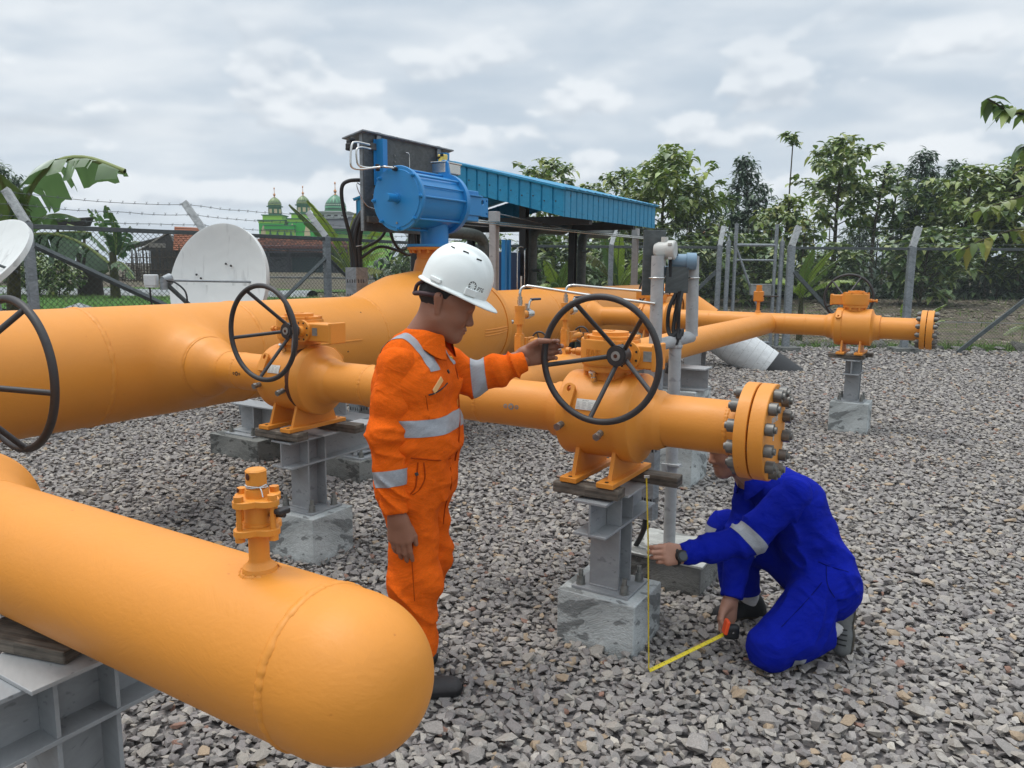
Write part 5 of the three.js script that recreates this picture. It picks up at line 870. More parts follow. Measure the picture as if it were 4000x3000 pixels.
// --- hand: wrist w, d towards the fingers, s towards the thumb, n out of the back; curl per joint for five fingers
function handF(w, d, s, n, curl, thumb, k = 1) {
  const P = (a, b, c) => [w[0] + (d[0] * a + s[0] * b + n[0] * c) * k, w[1] + (d[1] * a + s[1] * b + n[1] * c) * k, w[2] + (d[2] * a + s[2] * b + n[2] * c) * k];
  const L = [[0.040, 0.024, 0.020], [0.045, 0.028, 0.021], [0.041, 0.026, 0.020], [0.032, 0.020, 0.018]], ks = [0.032, 0.011, -0.010, -0.029], kd = [0.088, 0.092, 0.088, 0.080], pts = [w], list = [], fing = [];
  const nn = [n[0], n[1], n[2], 1.35];
  for (let i = 0; i < 4; i++) list.push(bone(P(0.0, ks[i] * 0.55, 0), P(kd[i] - 0.006, ks[i], 0), 0.0215 * k, 0.0165 * k, nn));
  list.push(bone(P(-0.05, 0, 0), P(0.01, 0, 0), 0.028 * k, 0.027 * k, [n[0], n[1], n[2], 1.25]));
  list.push(bone(P(0.012, 0.018, -0.008), P(0.052, 0.036, -0.014), 0.021 * k, 0.015 * k));
  for (let i = 0; i < 4; i++) {
    let a = 0, p = [kd[i], ks[i], 0]; const spread = (thumb.spread || 0) * (1.5 - i); const ch = [];
    for (let j = 0; j < 3; j++) { a += curl[i][j]; const q = [p[0] + Math.cos(a) * L[i][j], p[1] + Math.sin(spread) * L[i][j], p[2] - Math.sin(a) * L[i][j]]; const r = [0.0098, 0.0090, 0.0082, 0.0072]; const kk = i === 3 ? 0.86 : 1; ch.push(bone(P(...p), P(...q), r[j] * kk * k, r[j + 1] * kk * k)); pts.push(P(...q)); p = q; }
    fing.push(blend(ch, 0.004));
  }
  const t = thumb.pts.map(q => P(...q)); pts.push(...t);
  fing.push(blend([bone(t[0], t[1], 0.0135 * k, 0.0115 * k), bone(t[1], t[2], 0.0115 * k, 0.0088 * k)], 0.004));
  const palm = blend(list, 0.014);
  const f = (x, y, z) => { let m = palm(x, y, z); for (const g of fing) m = smin(m, g(x, y, z), 0.007); return m; };
  return [f, bounds(pts.concat([P(-0.05, 0, 0)]), 0.035)];
}
const skinMat = c => new THREE.MeshPhysicalMaterial({ color: c, roughness: 0.55, bumpMap: tPaintB, bumpScale: 0.0007, sheen: 0.15, sheenRoughness: 0.5 });
const fabric = c => new THREE.MeshPhysicalMaterial({ color: c, map: tCloth, bumpMap: tClothB, bumpScale: 0.006, roughness: 0.95, specularIntensity: 0.2 });
M.reflect = std({ color: lin(0.36, 0.38, 0.41), map: tCloth, bumpMap: tClothB, bumpScale: 0.002, roughness: 0.55 });
// tube of cloth closed round a limb end, so that cuffs have thickness
const cuffRing = (c, d, r, t) => { const g = new THREE.TorusGeometry(r, t, 8, 36); g.applyQuaternion(new THREE.Quaternion().setFromUnitVectors(V(0, 0, 1), V(...nrm(d)))); return g.translate(c[0], c[1], c[2]); };
// shoe along direction d (flat), up u
function shoeF(heel, toe, u, h, w) { const d = nrm(sub(toe, heel)), L = Math.hypot(...sub(toe, heel)), s = crs(d, u); const P = (a, b, c) => addv(addv(addv(heel, d, a), u, b), s, c); return blend([bone(P(0.035, 0.040, 0), P(L - 0.045, 0.030, 0.004), 0.038, 0.036, [...u, 1.0]), bone(P(0.04, 0.045, 0), P(0.05, h, 0), 0.042, 0.045), bone(P(0.09, 0.05, 0), P(0.07, h - 0.03, 0), 0.038, 0.036), bone(P(L * 0.6, 0.03, -0.012), P(L - 0.05, 0.027, -0.008), 0.034, 0.03)], 0.03); }

// ================= the man in orange
{
  const t = thing('person', V(-0.37, 0, -2.82), 0, 'person in orange coveralls and white hard hat standing with one hand on a handwheel', 'person');
  const O = [-0.37, 0, -2.82], inv = g => g.translate(-O[0], -O[1], -O[2]);
  const put = (name, gs, m, parent = t) => mesh(name, (Array.isArray(gs) ? gs : [gs]).map(g => inv(g.clone())), m, parent);
  const F = [0.966, 0, 0.259], R = [-0.259, 0, 0.966], c = (p, k) => addv(p, R, k);
  const shM = [-0.372, 1.318, -2.845], shR = c(addv(shM, [0, -0.022, 0]), 0.152), shL = c(shM, -0.155);
  const elR = [-0.450, 1.06, -2.665], wrR = [-0.412, 0.775, -2.625], elL = [-0.165, 1.205, -2.985], wrL = [0.050, 1.275, -3.012];
  const pel = [-0.362, 0.84, -2.825], hipR = c(pel, 0.085), hipL = c(pel, -0.085), knR = [-0.352, 0.47, -2.715], knL = [-0.335, 0.48, -2.945], anR = [-0.375, 0.10, -2.712], anL = [-0.485, 0.10, -2.985];
  const ch = [-0.362, 1.21, -2.838], be = [-0.345, 1.04, -2.826], nk = [-0.325, 1.385, -2.845];
  const base = blend([
    bone(c(ch, 0.085), c(ch, -0.085), 0.132, 0.132), bone(c(shM, 0.11), c(shM, -0.11), 0.074, 0.074), bone(c(be, 0.065), c(be, -0.065), 0.138, 0.138), bone(c([-0.352, 0.95, -2.826], 0.06), c([-0.352, 0.95, -2.826], -0.06), 0.130, 0.130), bone(c(pel, 0.07), c(pel, -0.07), 0.132, 0.132),
    bone(lerp3(shM, nk, 0.05), nk, 0.098, 0.068),
    bone(hipR, knR, 0.098, 0.082), bone(hipL, knL, 0.096, 0.080), bone(knR, [-0.365, 0.25, -2.712], 0.082, 0.076), bone([-0.365, 0.25, -2.712], [-0.37, 0.17, -2.712], 0.076, 0.078), bone(knL, [-0.448, 0.19, -2.975], 0.078, 0.070)], 0.045);
  const arms = [blend([bone(shR, lerp3(shR, elR, 0.55), 0.074, 0.066), bone(lerp3(shR, elR, 0.5), elR, 0.066, 0.060), bone(elR, lerp3(elR, wrR, 0.5), 0.060, 0.055), bone(lerp3(elR, wrR, 0.5), addv(wrR, [0, 0.01, 0]), 0.055, 0.044)], 0.03), blend([bone(shL, elL, 0.072, 0.060), bone(elL, lerp3(elL, wrL, 0.5), 0.060, 0.052), bone(lerp3(elL, wrL, 0.5), wrL, 0.052, 0.041)], 0.03)];
  const rawF = base;
  const folds = [{ c: elR, r: 0.15, d: nrm(sub(elR, wrR)), f: 95, a: 0.007 }, { c: lerp3(elR, wrR, 0.75), r: 0.12, d: nrm([0.5, 0.85, 0]), f: 110, a: 0.006 }, { c: elL, r: 0.14, d: nrm([0.9, -0.3, 0.2]), f: 95, a: 0.008 }, { c: lerp3(elL, wrL, 0.7), r: 0.12, d: nrm([0.9, 0.5, 0]), f: 100, a: 0.007 }, { c: [-0.28, 0.95, -2.78], r: 0.17, d: [0.1, 1, 0], f: 80, a: 0.007 }, { c: knR, r: 0.22, d: nrm([0.5, 0.85, 0.2]), f: 55, a: 0.008 }, { c: knL, r: 0.22, d: nrm([0.4, 0.9, 0]), f: 60, a: 0.008 }, { c: [-0.36, 0.27, -2.70], r: 0.14, d: [0.2, 1, 0], f: 90, a: 0.009 }, { c: [-0.26, 0.74, -2.76], r: 0.16, d: nrm([0.9, 0.5, 0.1]), f: 60, a: 0.006 }, { c: [-0.30, 1.20, -2.72], r: 0.14, d: nrm([0.5, 0.8, 0.2]), f: 70, a: 0.004 }];
  folds.forEach(q => { q.a *= 1.5; }); const cf = cloth(rawF, folds, 3, 0.013);
  // open at collar and hems; sleeves are cut and sewn on apart
  const cut = (x, y, z) => { let d = cf(x, y, z); if (d < 0.03) { d = Math.max(d, 0.19 + 0.03 * (x + 0.37) - y); d = Math.max(d, dot(sub([x, y, z], nk), nrm([0.25, 1, 0.02])) - 0.005); } return d; };
  const suit = sdfMesh(cut, [-0.64, 0.14, -3.16], [-0.12, 1.48, -2.52], 0.0068);
  const mo = fabric(lin(0.88, 0.140, 0.008));
  put('coveralls', suit, mo);
  const sleeves = [[arms[0], elR, wrR], [arms[1], elL, wrL]].map(([f, el, wr], k) => { const g = cloth(f, folds, 17 + k, 0.013), dd = nrm(sub(wr, el)), b = bounds([k ? shL : shR, el, wr], 0.10); const m = sdfMesh((x, y, z) => { const d = g(x, y, z); return d < 0.03 ? Math.max(d, dot(sub([x, y, z], wr), dd) - 0.004) : d; }, ...b, 0.0062); put('sleeve', m, mo); return m; });
  const band = (planes, out = 0.0022, of = suit) => clipMesh(of, planes, out);
  const Rp = k => [R[0], R[1], R[2], k];
  put('reflective_strip', band([[0, 1, 0, 1.048], [0, -1, 0, -1.108]]), M.reflect);
  { const d = nrm(sub(wrR, elR)), k = 0.135; put('reflective_strip', band([[...d, dot(d, elR) + k], [-d[0], -d[1], -d[2], -(dot(d, elR) + k + 0.058)]], 0.0022, sleeves[0]), M.reflect); }
  { const d = nrm([0.97, 0.12, 0]), k = dot(d, [-0.130, 1.21, -2.985]); put('reflective_strip', band([[...d, k - 0.028], [-d[0], -d[1], -d[2], -(k + 0.028)]], 0.0022, sleeves[1]), M.reflect); }
  for (const k of [-2.552, -2.775]) put('reflective_strip', band([Rp(k - 0.034), [-R[0], 0, -R[2], -(k + 0.034)], [0, 1, 0, 1.275]]), M.reflect);
  put('reflective_strip', band([[0, 1, 0, 0.19], [0, -1, 0, -0.225], [0, 0, -1, 2.82]]), M.reflect);
  // front fly, pockets, badges set on the cloth
  const eye = [0, 1.65, 0];
  const seamOn = (f, name, pts, r, m) => put(name, tube(pts.map(p => { const v = nrm(sub(eye, p)); const [q, n] = surfPoint(f, addv(p, v, 0.25), v.map(a => -a)); return V(...addv(q, n, r * 0.25)); }), r, 5, pts.length * 8), m);
  const mSeam = fabric(lin(0.42, 0.055, 0.004));
  const patch = (name, px, w, h, rot, m, th = 0.003) => { const v = nrm(sub(eye, px)), [p, n] = surfPoint(cf, addv(px, v, 0.25), v.map(a => -a)); let x = nrm(crs([0, 1, 0], n)), y = crs(n, x); const cr = Math.cos(rot), sr = Math.sin(rot), x2 = addv(x.map(a => a * cr), y, sr), y2 = addv(y.map(a => a * cr), x, -sr); put(name, rbox(w, h, th, 0.001).applyMatrix4(frame(addv(p, n, 0.0015), x2, y2, n)), m); };
  patch('name_tag', [-0.268, 1.225, -2.70], 0.072, 0.022, 0.62, std({ color: lin(0.72, 0.42, 0.17), roughness: 0.9 }));
  seamOn(cf, 'pocket_zip', [[-0.304, 1.185, -2.72], [-0.285, 1.191, -2.72], [-0.261, 1.205, -2.72], [-0.235, 1.230, -2.72]], 0.0030, M.black);
  seamOn(cf, 'seam', [[-0.314, 1.184, -2.72], [-0.307, 1.137, -2.72], [-0.302, 1.095, -2.72]], 0.0016, mSeam);
  seamOn(cf, 'fly_seam', [[-0.207, 1.335, -2.78], [-0.204, 1.254, -2.78], [-0.199, 1.170, -2.78], [-0.195, 1.086, -2.78], [-0.199, 1.000, -2.78], [-0.213, 0.926, -2.78]], 0.0030, mSeam);
  seamOn(cf, 'waist_seam', [[-0.371, 0.95, -2.72], [-0.318, 0.945, -2.72], [-0.269, 0.942, -2.72], [-0.224, 0.95, -2.72]], 0.0026, mSeam);
  seamOn(cf, 'pocket_seam', [[-0.340, 0.944, -2.68], [-0.344, 0.895, -2.68], [-0.350, 0.851, -2.68], [-0.368, 0.824, -2.68]], 0.0030, mSeam);
  seamOn(cf, 'pocket_seam', [[-0.318, 0.944, -2.68], [-0.315, 0.886, -2.68], [-0.334, 0.844, -2.68], [-0.361, 0.821, -2.68]], 0.0026, mSeam);
  seamOn(cf, 'crotch_seam', [[-0.227, 0.91, -2.74], [-0.224, 0.842, -2.74], [-0.245, 0.766, -2.74], [-0.255, 0.69, -2.74]], 0.0026, mSeam);
  seamOn(cf, 'side_seam', [[-0.355, 0.667, -2.64], [-0.360, 0.585, -2.64], [-0.356, 0.508, -2.64], [-0.352, 0.429, -2.64]], 0.0020, mSeam);
  patch('button', [-0.232, 1.272, -2.72], 0.013, 0.013, 0.3, M.dark, 0.006); patch('button', [-0.345, 0.90, -2.68], 0.012, 0.012, 0.3, M.dark, 0.006);
  patch('chest_badge', [-0.200, 1.325, -2.78], 0.030, 0.052, 0.05, std({ color: lin(0.50, 0.12, 0.03), roughness: 0.9 })); patch('chest_badge', [-0.199, 1.327, -2.78], 0.014, 0.028, 0.2, std({ color: lin(0.75, 0.55, 0.12), roughness: 0.9 }), 0.006);
  // collar: folded band round the neck
  {
    const ring = [], n = 28, ax = nrm([0.28, 1, 0.02]), pos = [], idx = [];
    for (let i = 0; i <= n; i++) { const a = -2.72 + i / n * 5.44, fx = -Math.cos(a), fz = Math.sin(a); const q = (r, h) => { const p = addv(addv(nk, F, fx * r * 1.06), R, fz * r); return addv(p, ax, h + 0.012 * (fx < 0 ? 1 : 0) * 0); }; const fr = sstep(1.6, 2.7, Math.abs(a)); ring.push([q(0.068, -0.01), q(0.071, 0.030 - 0.018 * fr), q(0.078, 0.036 - 0.020 * fr), q(0.090, 0.022 - 0.02 * fr), q(0.108 + 0.020 * fr, -0.022 - 0.055 * fr), q(0.104 + 0.02 * fr, -0.026 - 0.055 * fr), q(0.085, 0.008 - 0.02 * fr)]); }
    const m = ring[0].length; ring.forEach(r => r.forEach(p => pos.push(...p))); for (let i = 0; i < n; i++) for (let j = 0; j + 1 < m; j++) { const k = i * m + j; idx.push(k, k + m, k + 1, k + 1, k + m, k + m + 1); }
    const g = new THREE.BufferGeometry(); g.setAttribute('position', new THREE.Float32BufferAttribute(pos, 3)); g.setIndex(idx); g.computeVertexNormals(); put('collar', g, mo);
  }
  // skin: head, neck, hands and the body inside the clothes in one surface
  const yaw = 0.07, p = 0.385, Fh = [Math.cos(yaw), 0, Math.sin(yaw)], Rh = [-Math.sin(yaw), 0, Math.cos(yaw)], hx = nrm([Fh[0] * Math.cos(p), -Math.sin(p), Fh[2] * Math.cos(p)]), hy = crs(Rh, hx), HO = [-0.243, 1.508, -2.835];
  const HM = frame(HO, hx, hy, Rh);
  const [hRf, hRb] = handF([-0.408, 0.752, -2.620], nrm([0.10, -0.99, 0.02]), nrm([0.985, 0.10, 0.13]), nrm([-0.13, 0, 0.99]), [[0.12, 0.22, 0.15], [0.15, 0.28, 0.2], [0.2, 0.32, 0.22], [0.25, 0.35, 0.25]], { pts: [[0.045, 0.038, -0.012], [0.075, 0.050, -0.016], [0.106, 0.052, -0.020]] });
  const dL = nrm([0.96, 0.24, -0.13]), sL0 = [-0.24, 0.96, 0.0], nL = nrm(crs(dL, sL0).map(v => -v)), sL = nrm(crs(nL, dL).map(v => v)), sgn = dot(sL, sL0) < 0 ? -1 : 1;
  const nLf = dot(nL, [0, 0, -1]) > 0 ? nL : nL.map(v => -v);
  const [hLf, hLb] = handF([0.046, 1.290, -3.030], dL, sL.map(v => v * sgn), nLf, [[0.45, 0.7, 0.5], [0.45, 0.7, 0.5], [0.5, 0.7, 0.5], [0.5, 0.75, 0.5]], { pts: [[0.03, 0.036, -0.018], [0.066, 0.050, -0.044], [0.102, 0.042, -0.058]] }, 1.06);
  const inner = sdfMesh(blend([bone(c(ch, 0.07), c(ch, -0.07), 0.105), bone(be, pel, 0.10), bone(shR, elR, 0.045, 0.038), bone(elR, wrR, 0.036, 0.026), bone(shL, elL, 0.045, 0.038), bone(elL, wrL, 0.036, 0.026), bone(hipR, knR, 0.07, 0.05), bone(hipL, knL, 0.07, 0.05), bone(knR, anR, 0.045, 0.03), bone(knL, anL, 0.045, 0.03), bone(shM, [-0.30, 1.43, -2.84], 0.07, 0.056)], 0.03), [-0.56, 0.05, -3.12], [0.1, 1.5, -2.56], 0.018);
  put('body', [headGeo().applyMatrix4(HM), sdfMesh(hRf, ...hRb, 0.0034), sdfMesh(hLf, ...hLb, 0.0034), inner], skinMat(lin(0.27, 0.118, 0.070)));
  put('hair', hairGeo((x, y) => Math.max(-(y + 0.062 - 0.80 * (x + 0.085)) * 0.78, y - 0.10)).applyMatrix4(HM), std({ color: lin(0.012, 0.010, 0.010), roughness: 0.7 }));
  put('eyebrow', [1, -1].map(s => bone3(0.086, 0.020, s)).map(g => g.applyMatrix4(HM)), std({ color: lin(0.02, 0.015, 0.012), roughness: 0.9 }));
  put('lips', [tube([V(0.090, -0.0655, -0.017), V(0.0985, -0.063, -0.007), V(0.0992, -0.0635, 0), V(0.0985, -0.063, 0.007), V(0.090, -0.0655, 0.017)], 0.0042, 8, 24), tube([V(0.089, -0.0715, -0.015), V(0.097, -0.0745, -0.006), V(0.0972, -0.0748, 0), V(0.097, -0.0745, 0.006), V(0.089, -0.0715, 0.015)], 0.0045, 8, 24)].map(g => g.applyMatrix4(HM)), skinMat(lin(0.22, 0.085, 0.065)));
  function bone3(x, y, s) { return tube([V(x - 0.012, y + 0.001, s * 0.047), V(x + 0.002, y + 0.005, s * 0.034), V(x + 0.006, y + 0.001, s * 0.016)], 0.004, 6, 16).scale(1, 1, 1); }
  // hard hat
  {
    const hat = new THREE.Group(); hat.name = 'hard_hat'; t.add(hat); hat.position.set(HO[0] - O[0], HO[1] - O[1], HO[2] - O[2]); hat.quaternion.setFromRotationMatrix(new THREE.Matrix4().extractRotation(HM));
    const mw = std({ color: lin(0.78, 0.82, 0.80), roughness: 0.28, bumpMap: tPaintB, bumpScale: 0.0002 });
    const cy0 = 0.062, h = 0.158, A2 = 0.128, B2 = 0.106, nu = 96, nv = 36, pos = [], idx = [];
    for (let j = 0; j <= nv; j++) for (let i = 0; i <= nu; i++) {
      const a = i / nu * 2 * Math.PI, v = j / nv, th = v * Math.PI / 2, ca = Math.cos(a), sa = Math.sin(a);
      const sq = Math.pow(Math.sin(th), 0.86), hh = Math.pow(Math.cos(th), 0.80);
      let x = ca * A2 * sq, z = sa * B2 * sq, y = cy0 + h * hh;
      // raised crown ridge tapering to the front with a step either side, brow bulge
      const ridge = sstep(0.046, 0.026, Math.abs(z) + 0.012 * Math.max(0, x / A2)) * sstep(0.02, 0.40, hh) * (1 - 0.45 * sstep(0.2, 0.9, -x / A2)); y += 0.011 * ridge; x += 0.006 * ridge * (x > 0 ? 1 : -0.5);
      const inner = sstep(0.084, 0.070, Math.abs(z)) * sstep(0.10, 0.45, hh); y += 0.004 * inner;
      pos.push(x, y, z);
    }
    for (let j = 0; j < nv; j++) for (let i = 0; i < nu; i++) { const k = j * (nu + 1) + i; idx.push(k, k + 1, k + nu + 1, k + 1, k + nu + 2, k + nu + 1); }
    const g = new THREE.BufferGeometry(); g.setAttribute('position', new THREE.Float32BufferAttribute(pos, 3)); g.setIndex(idx); g.computeVertexNormals(); mesh('shell', g, mw, hat);
    // rim and peak: rounded edge band all round, long at the front
    const bp = [], bi = [], m = 9; for (let i = 0; i <= nu; i++) { const a = i / nu * 2 * Math.PI, ca = Math.cos(a), sa = Math.sin(a), pk = Math.pow(Math.max(0, ca), 1.6), ext = 0.009 + 0.046 * pk * (1 - 0.25 * sa * sa), dr = 0.012 * pk; const q = (e, y) => bp.push(ca * (A2 + e), cy0 + y, sa * (B2 + e * 0.9)); q(-0.001, 0.006); q(ext * 0.4, 0.002 - dr * 0.15); q(ext * 0.85, -0.001 - dr * 0.75); q(ext, -0.004 - dr); q(ext + 0.001, -0.007 - dr); q(ext - 0.001, -0.0095 - dr); q(ext * 0.8, -0.006 - dr * 0.75); q(ext * 0.3, -0.004 - dr * 0.2); q(-0.004, 0.0); }
    for (let i = 0; i < nu; i++) for (let j = 0; j + 1 < m; j++) { const k = i * m + j; bi.push(k, k + m, k + 1, k + 1, k + m, k + m + 1); }
    const bg = new THREE.BufferGeometry(); bg.setAttribute('position', new THREE.Float32BufferAttribute(bp, 3)); bg.setIndex(bi); bg.computeVertexNormals(); mesh('peak', bg, mw, hat);
    const onHat = (a, v, out) => { const th = v * Math.PI / 2, sq = Math.pow(Math.sin(th), 0.86), hh = Math.pow(Math.cos(th), 0.80); return V(Math.cos(a) * (A2 * sq + out), cy0 + h * hh, Math.sin(a) * (B2 * sq + out)); };
    // accessory slots, vents
    const lugBox = (a, w, hgt) => { const p0 = onHat(a, 0.985, 0.0), nx = V(Math.cos(a) / A2, 0, Math.sin(a) / B2).normalize(), tx = V(nx.z, 0, -nx.x), gg = rbox(w, hgt, 0.010, 0.003); gg.applyMatrix4(new THREE.Matrix4().makeBasis(tx, V(0, 1, 0), nx).setPosition(p0.x + nx.x * 0.003, p0.y + hgt * 0.45, p0.z + nx.z * 0.003)); return gg; };
    mesh('slot_lug', lugBox(0.98, 0.048, 0.026), mw, hat); mesh('slot_lug', lugBox(2.05, 0.048, 0.016), mw, hat); mesh('slot_lug', lugBox(-0.98, 0.048, 0.026), mw, hat);
    for (const [a, v] of [[2.35, 0.36], [1.57, 0.335], [0.86, 0.40]]) { const q = onHat(a, v, 0.0005), q2 = onHat(a - 0.02, v, 0.0005), tx = q2.clone().sub(q).normalize(), up = q.clone().sub(V(0, 0.02, 0)).normalize(), nz = up.clone().addScaledVector(tx, -up.dot(tx)).normalize(), by = nz.clone().cross(tx); mesh('vent_slot', rbox(0.022, 0.0035, 0.008, 0.001).applyMatrix4(new THREE.Matrix4().makeBasis(tx, by, nz).setPosition(q.x, q.y + 0.0035, q.z)), M.black, hat); }
    // company badge: ring of figures and slanted letters
    const cv = document.createElement('canvas'); cv.width = 512; cv.height = 192; const x = cv.getContext('2d'); x.fillStyle = '#e4e9e6'; x.fillRect(0, 0, 512, 192); x.fillStyle = '#2a2a26';
    for (let k = 0; k < 9; k++) { const a = k / 9 * Math.PI * 2; x.save(); x.translate(100, 96); x.rotate(a); x.beginPath(); x.moveTo(-20, -78); x.quadraticCurveTo(4, -66, 22, -74); x.quadraticCurveTo(4, -48, 2, -30); x.quadraticCurveTo(-4, -56, -20, -78); x.fill(); x.beginPath(); x.arc(26, -58, 7, 0, 6.3); x.fill(); x.restore(); }
    x.font = 'italic bold 84px sans-serif'; x.fillText('PTG', 190, 140);
    const lt = new THREE.CanvasTexture(cv); lt.colorSpace = THREE.SRGBColorSpace;
    const lp = [], lu = [], li = [], nn = 14; for (let j = 0; j <= 6; j++) for (let i = 0; i <= nn; i++) { const a = 1.16 - 0.92 * i / nn, v = 0.955 - 0.17 * j / 6, q = onHat(a, v, 0.0012); lp.push(q.x, q.y, q.z); lu.push(i / nn, j / 6); }
    for (let j = 0; j < 6; j++) for (let i = 0; i < nn; i++) { const k = j * (nn + 1) + i; li.push(k, k + 1, k + nn + 1, k + 1, k + nn + 2, k + nn + 1); }
    const lgm = new THREE.BufferGeometry(); lgm.setAttribute('position', new THREE.Float32BufferAttribute(lp, 3)); lgm.setAttribute('uv', new THREE.Float32BufferAttribute(lu, 2)); lgm.setIndex(li); lgm.computeVertexNormals(); mesh('badge_print', lgm, std({ map: lt, roughness: 0.3 }), hat, false);
    // harness strap at the nape
    mesh('nape_strap', [tube([V(-0.02, 0.03, 0.085), V(-0.09, 0.01, 0.07), V(-0.125, -0.005, 0.02), V(-0.125, -0.005, -0.02), V(-0.09, 0.01, -0.07)], 0.009, 8, 40), tube([V(-0.1, 0.06, 0.05), V(-0.125, 0.03, 0.035), V(-0.125, 0.0, 0.03)], 0.007, 6, 20)], std({ color: lin(0.045, 0.018, 0.022), roughness: 0.6 }), hat);
  }
  // boots
  const boot = (heel, toe, an) => { const sf = shoeF(heel, toe, [0, 1, 0], 0.20, 0.09), b = bounds([heel, toe, addv(heel, [0, 0.2, 0])], 0.08), all = sdfMesh((x, y, z) => Math.max(sf(x, y, z), -y + 0.002, y - 0.235), ...b, 0.006); put('boot', clipMesh(all, [[0, 1, 0, 0.026]], 0), std({ color: lin(0.045, 0.042, 0.042), map: tCloth, bumpMap: tClothB, bumpScale: 0.002, roughness: 0.7 })); const d = nrm(sub(toe, heel)); put('boot_sole', clipMesh(all, [[0, -1, 0, -0.030]], 0.004), M.rubber); put('boot_trim', [0, 1].map(k => clipMesh(all, [[d[0], d[1], d[2], dot(d, heel) + 0.09 + k * 0.035], [-d[0], -d[1], -d[2], -(dot(d, heel) + 0.112 + k * 0.04)], [0, 1, 0, 0.055 - k * 0.01]], 0.002)), std({ color: lin(0.30, 0.19, 0.09), roughness: 0.9 })); void an; };
  boot([-0.462, 0, -2.695], [-0.178, 0, -2.752], anR); boot([-0.575, 0, -2.99], [-0.298, 0, -2.97], anL);
}

// ================= the kneeling man in blue
{
  const O = [1.2, 0, -3.15], t = thing('person', V(...O), 0, 'person in blue coveralls kneeling on the gravel and measuring, face behind the flange', 'person');
  const inv = g => g.translate(-O[0], -O[1], -O[2]), put = (name, gs, m, parent = t) => mesh(name, (Array.isArray(gs) ? gs : [gs]).map(g => inv(g.clone())), m, parent);
  const shL = [1.205, 0.700, -3.13], shR = [1.12, 0.70, -3.42], elL = [1.005, 0.510, -3.09], wrL = [0.715, 0.468, -3.020], elR = [1.035, 0.45, -3.26], wrR = [0.972, 0.225, -3.150];
  const pel = [1.365, 0.315, -3.185], hipL = [1.37, 0.29, -3.10], hipR = [1.33, 0.32, -3.32], knL = [1.085, 0.092, -2.955], anL = [1.40, 0.135, -3.060], knR = [1.018, 0.430, -3.43], anR = [1.125, 0.12, -3.42];
  const base = blend([bone([1.245, 0.625, -3.20], [1.21, 0.63, -3.35], 0.134, 0.132), bone([1.200, 0.695, -3.165], [1.13, 0.70, -3.39], 0.084, 0.080), bone([1.30, 0.50, -3.20], [1.28, 0.50, -3.32], 0.135, 0.130), bone([1.355, 0.38, -3.16], [1.34, 0.38, -3.28], 0.135, 0.13), bone([1.37, 0.29, -3.12], [1.35, 0.30, -3.28], 0.138, 0.135), bone(hipL, knL, 0.122, 0.088), bone(hipR, knR, 0.115, 0.082), bone(knL, [1.33, 0.115, -3.035], 0.086, 0.074), bone(knR, [1.085, 0.20, -3.42], 0.080, 0.082), bone([1.085, 0.2, -3.42], [1.10, 0.14, -3.42], 0.082, 0.084), bone([1.15, 0.70, -3.28], [1.11, 0.745, -3.29], 0.085, 0.064)], 0.045);
  const arms = [blend([bone(shL, elL, 0.078, 0.063), bone(elL, lerp3(elL, wrL, 0.5), 0.063, 0.054), bone(lerp3(elL, wrL, 0.5), wrL, 0.054, 0.041)], 0.03), blend([bone(shR, elR, 0.072, 0.062), bone(elR, wrR, 0.062, 0.050)], 0.03)];
  const shin = bone(knL, [1.33, 0.115, -3.035], 0.086, 0.074), raw = base;
  const folds = [{ c: [1.33, 0.40, -3.06], r: 0.2, d: nrm([0.5, 0.8, 0]), f: 85, a: 0.008 }, { c: elL, r: 0.15, d: nrm([0.8, 0.5, 0]), f: 90, a: 0.007 }, { c: lerp3(elL, wrL, 0.75), r: 0.11, d: nrm([1, 0.3, 0]), f: 110, a: 0.005 }, { c: [1.24, 0.22, -2.98], r: 0.2, d: nrm([0.85, -0.5, 0]), f: 60, a: 0.007 }, { c: [1.25, 0.10, -2.95], r: 0.13, d: nrm([0.6, 0.8, 0]), f: 80, a: 0.008 }, { c: [1.18, 0.55, -3.06], r: 0.17, d: nrm([0.7, 0.7, 0]), f: 70, a: 0.007 }, { c: knR, r: 0.16, d: nrm([1, 0.3, 0]), f: 80, a: 0.006 }, { c: elR, r: 0.14, d: [0, 1, 0], f: 80, a: 0.006 }];
  folds.forEach(q => { q.a *= 1.4; }); const cf = cloth(raw, folds, 11, 0.012);
  const nk = [1.105, 0.735, -3.29], seat = bone([1.37, 0.29, -3.12], [1.35, 0.30, -3.28], 0.138, 0.135);
  const cut = (x, y, z) => { let d = cf(x, y, z); if (d < 0.03) { d = Math.max(d, dot(sub([x, y, z], nk), nrm([-0.55, 1, 0])) - 0.006); if (y < 0.3) { if (x > 1.22 && z > -3.16 && seat(x, y, z) > 0.016) d = Math.max(d, dot(sub([x, y, z], [1.345, 0.12, -3.04]), nrm([0.93, 0.1, -0.3]))); if (z < -3.33) d = Math.max(d, 0.135 - y); } d = Math.max(d, 0.004 - y); } return d; };
  const suit = sdfMesh(cut, [0.90, -0.01, -3.55], [1.56, 0.84, -2.82], 0.0068), mb = fabric(lin(0.0035, 0.013, 0.33));
  put('coveralls', suit, mb); void shin;
  const sleeves = [[arms[0], shL, elL, wrL], [arms[1], shR, elR, wrR]].map(([f, sh, el, wr], k) => { const g = cloth(f, folds, 21 + k, 0.012), dd = nrm(sub(wr, el)), b = bounds([sh, el, wr], 0.105); const m = sdfMesh((x, y, z) => { const d = g(x, y, z); return d < 0.03 ? Math.max(d, dot(sub([x, y, z], wr), dd) - 0.004) : d; }, ...b, 0.0062); put('sleeve', m, mb); return m; });
  const eye = [0, 1.65, 0], mSeam = fabric(lin(0.002, 0.006, 0.14));
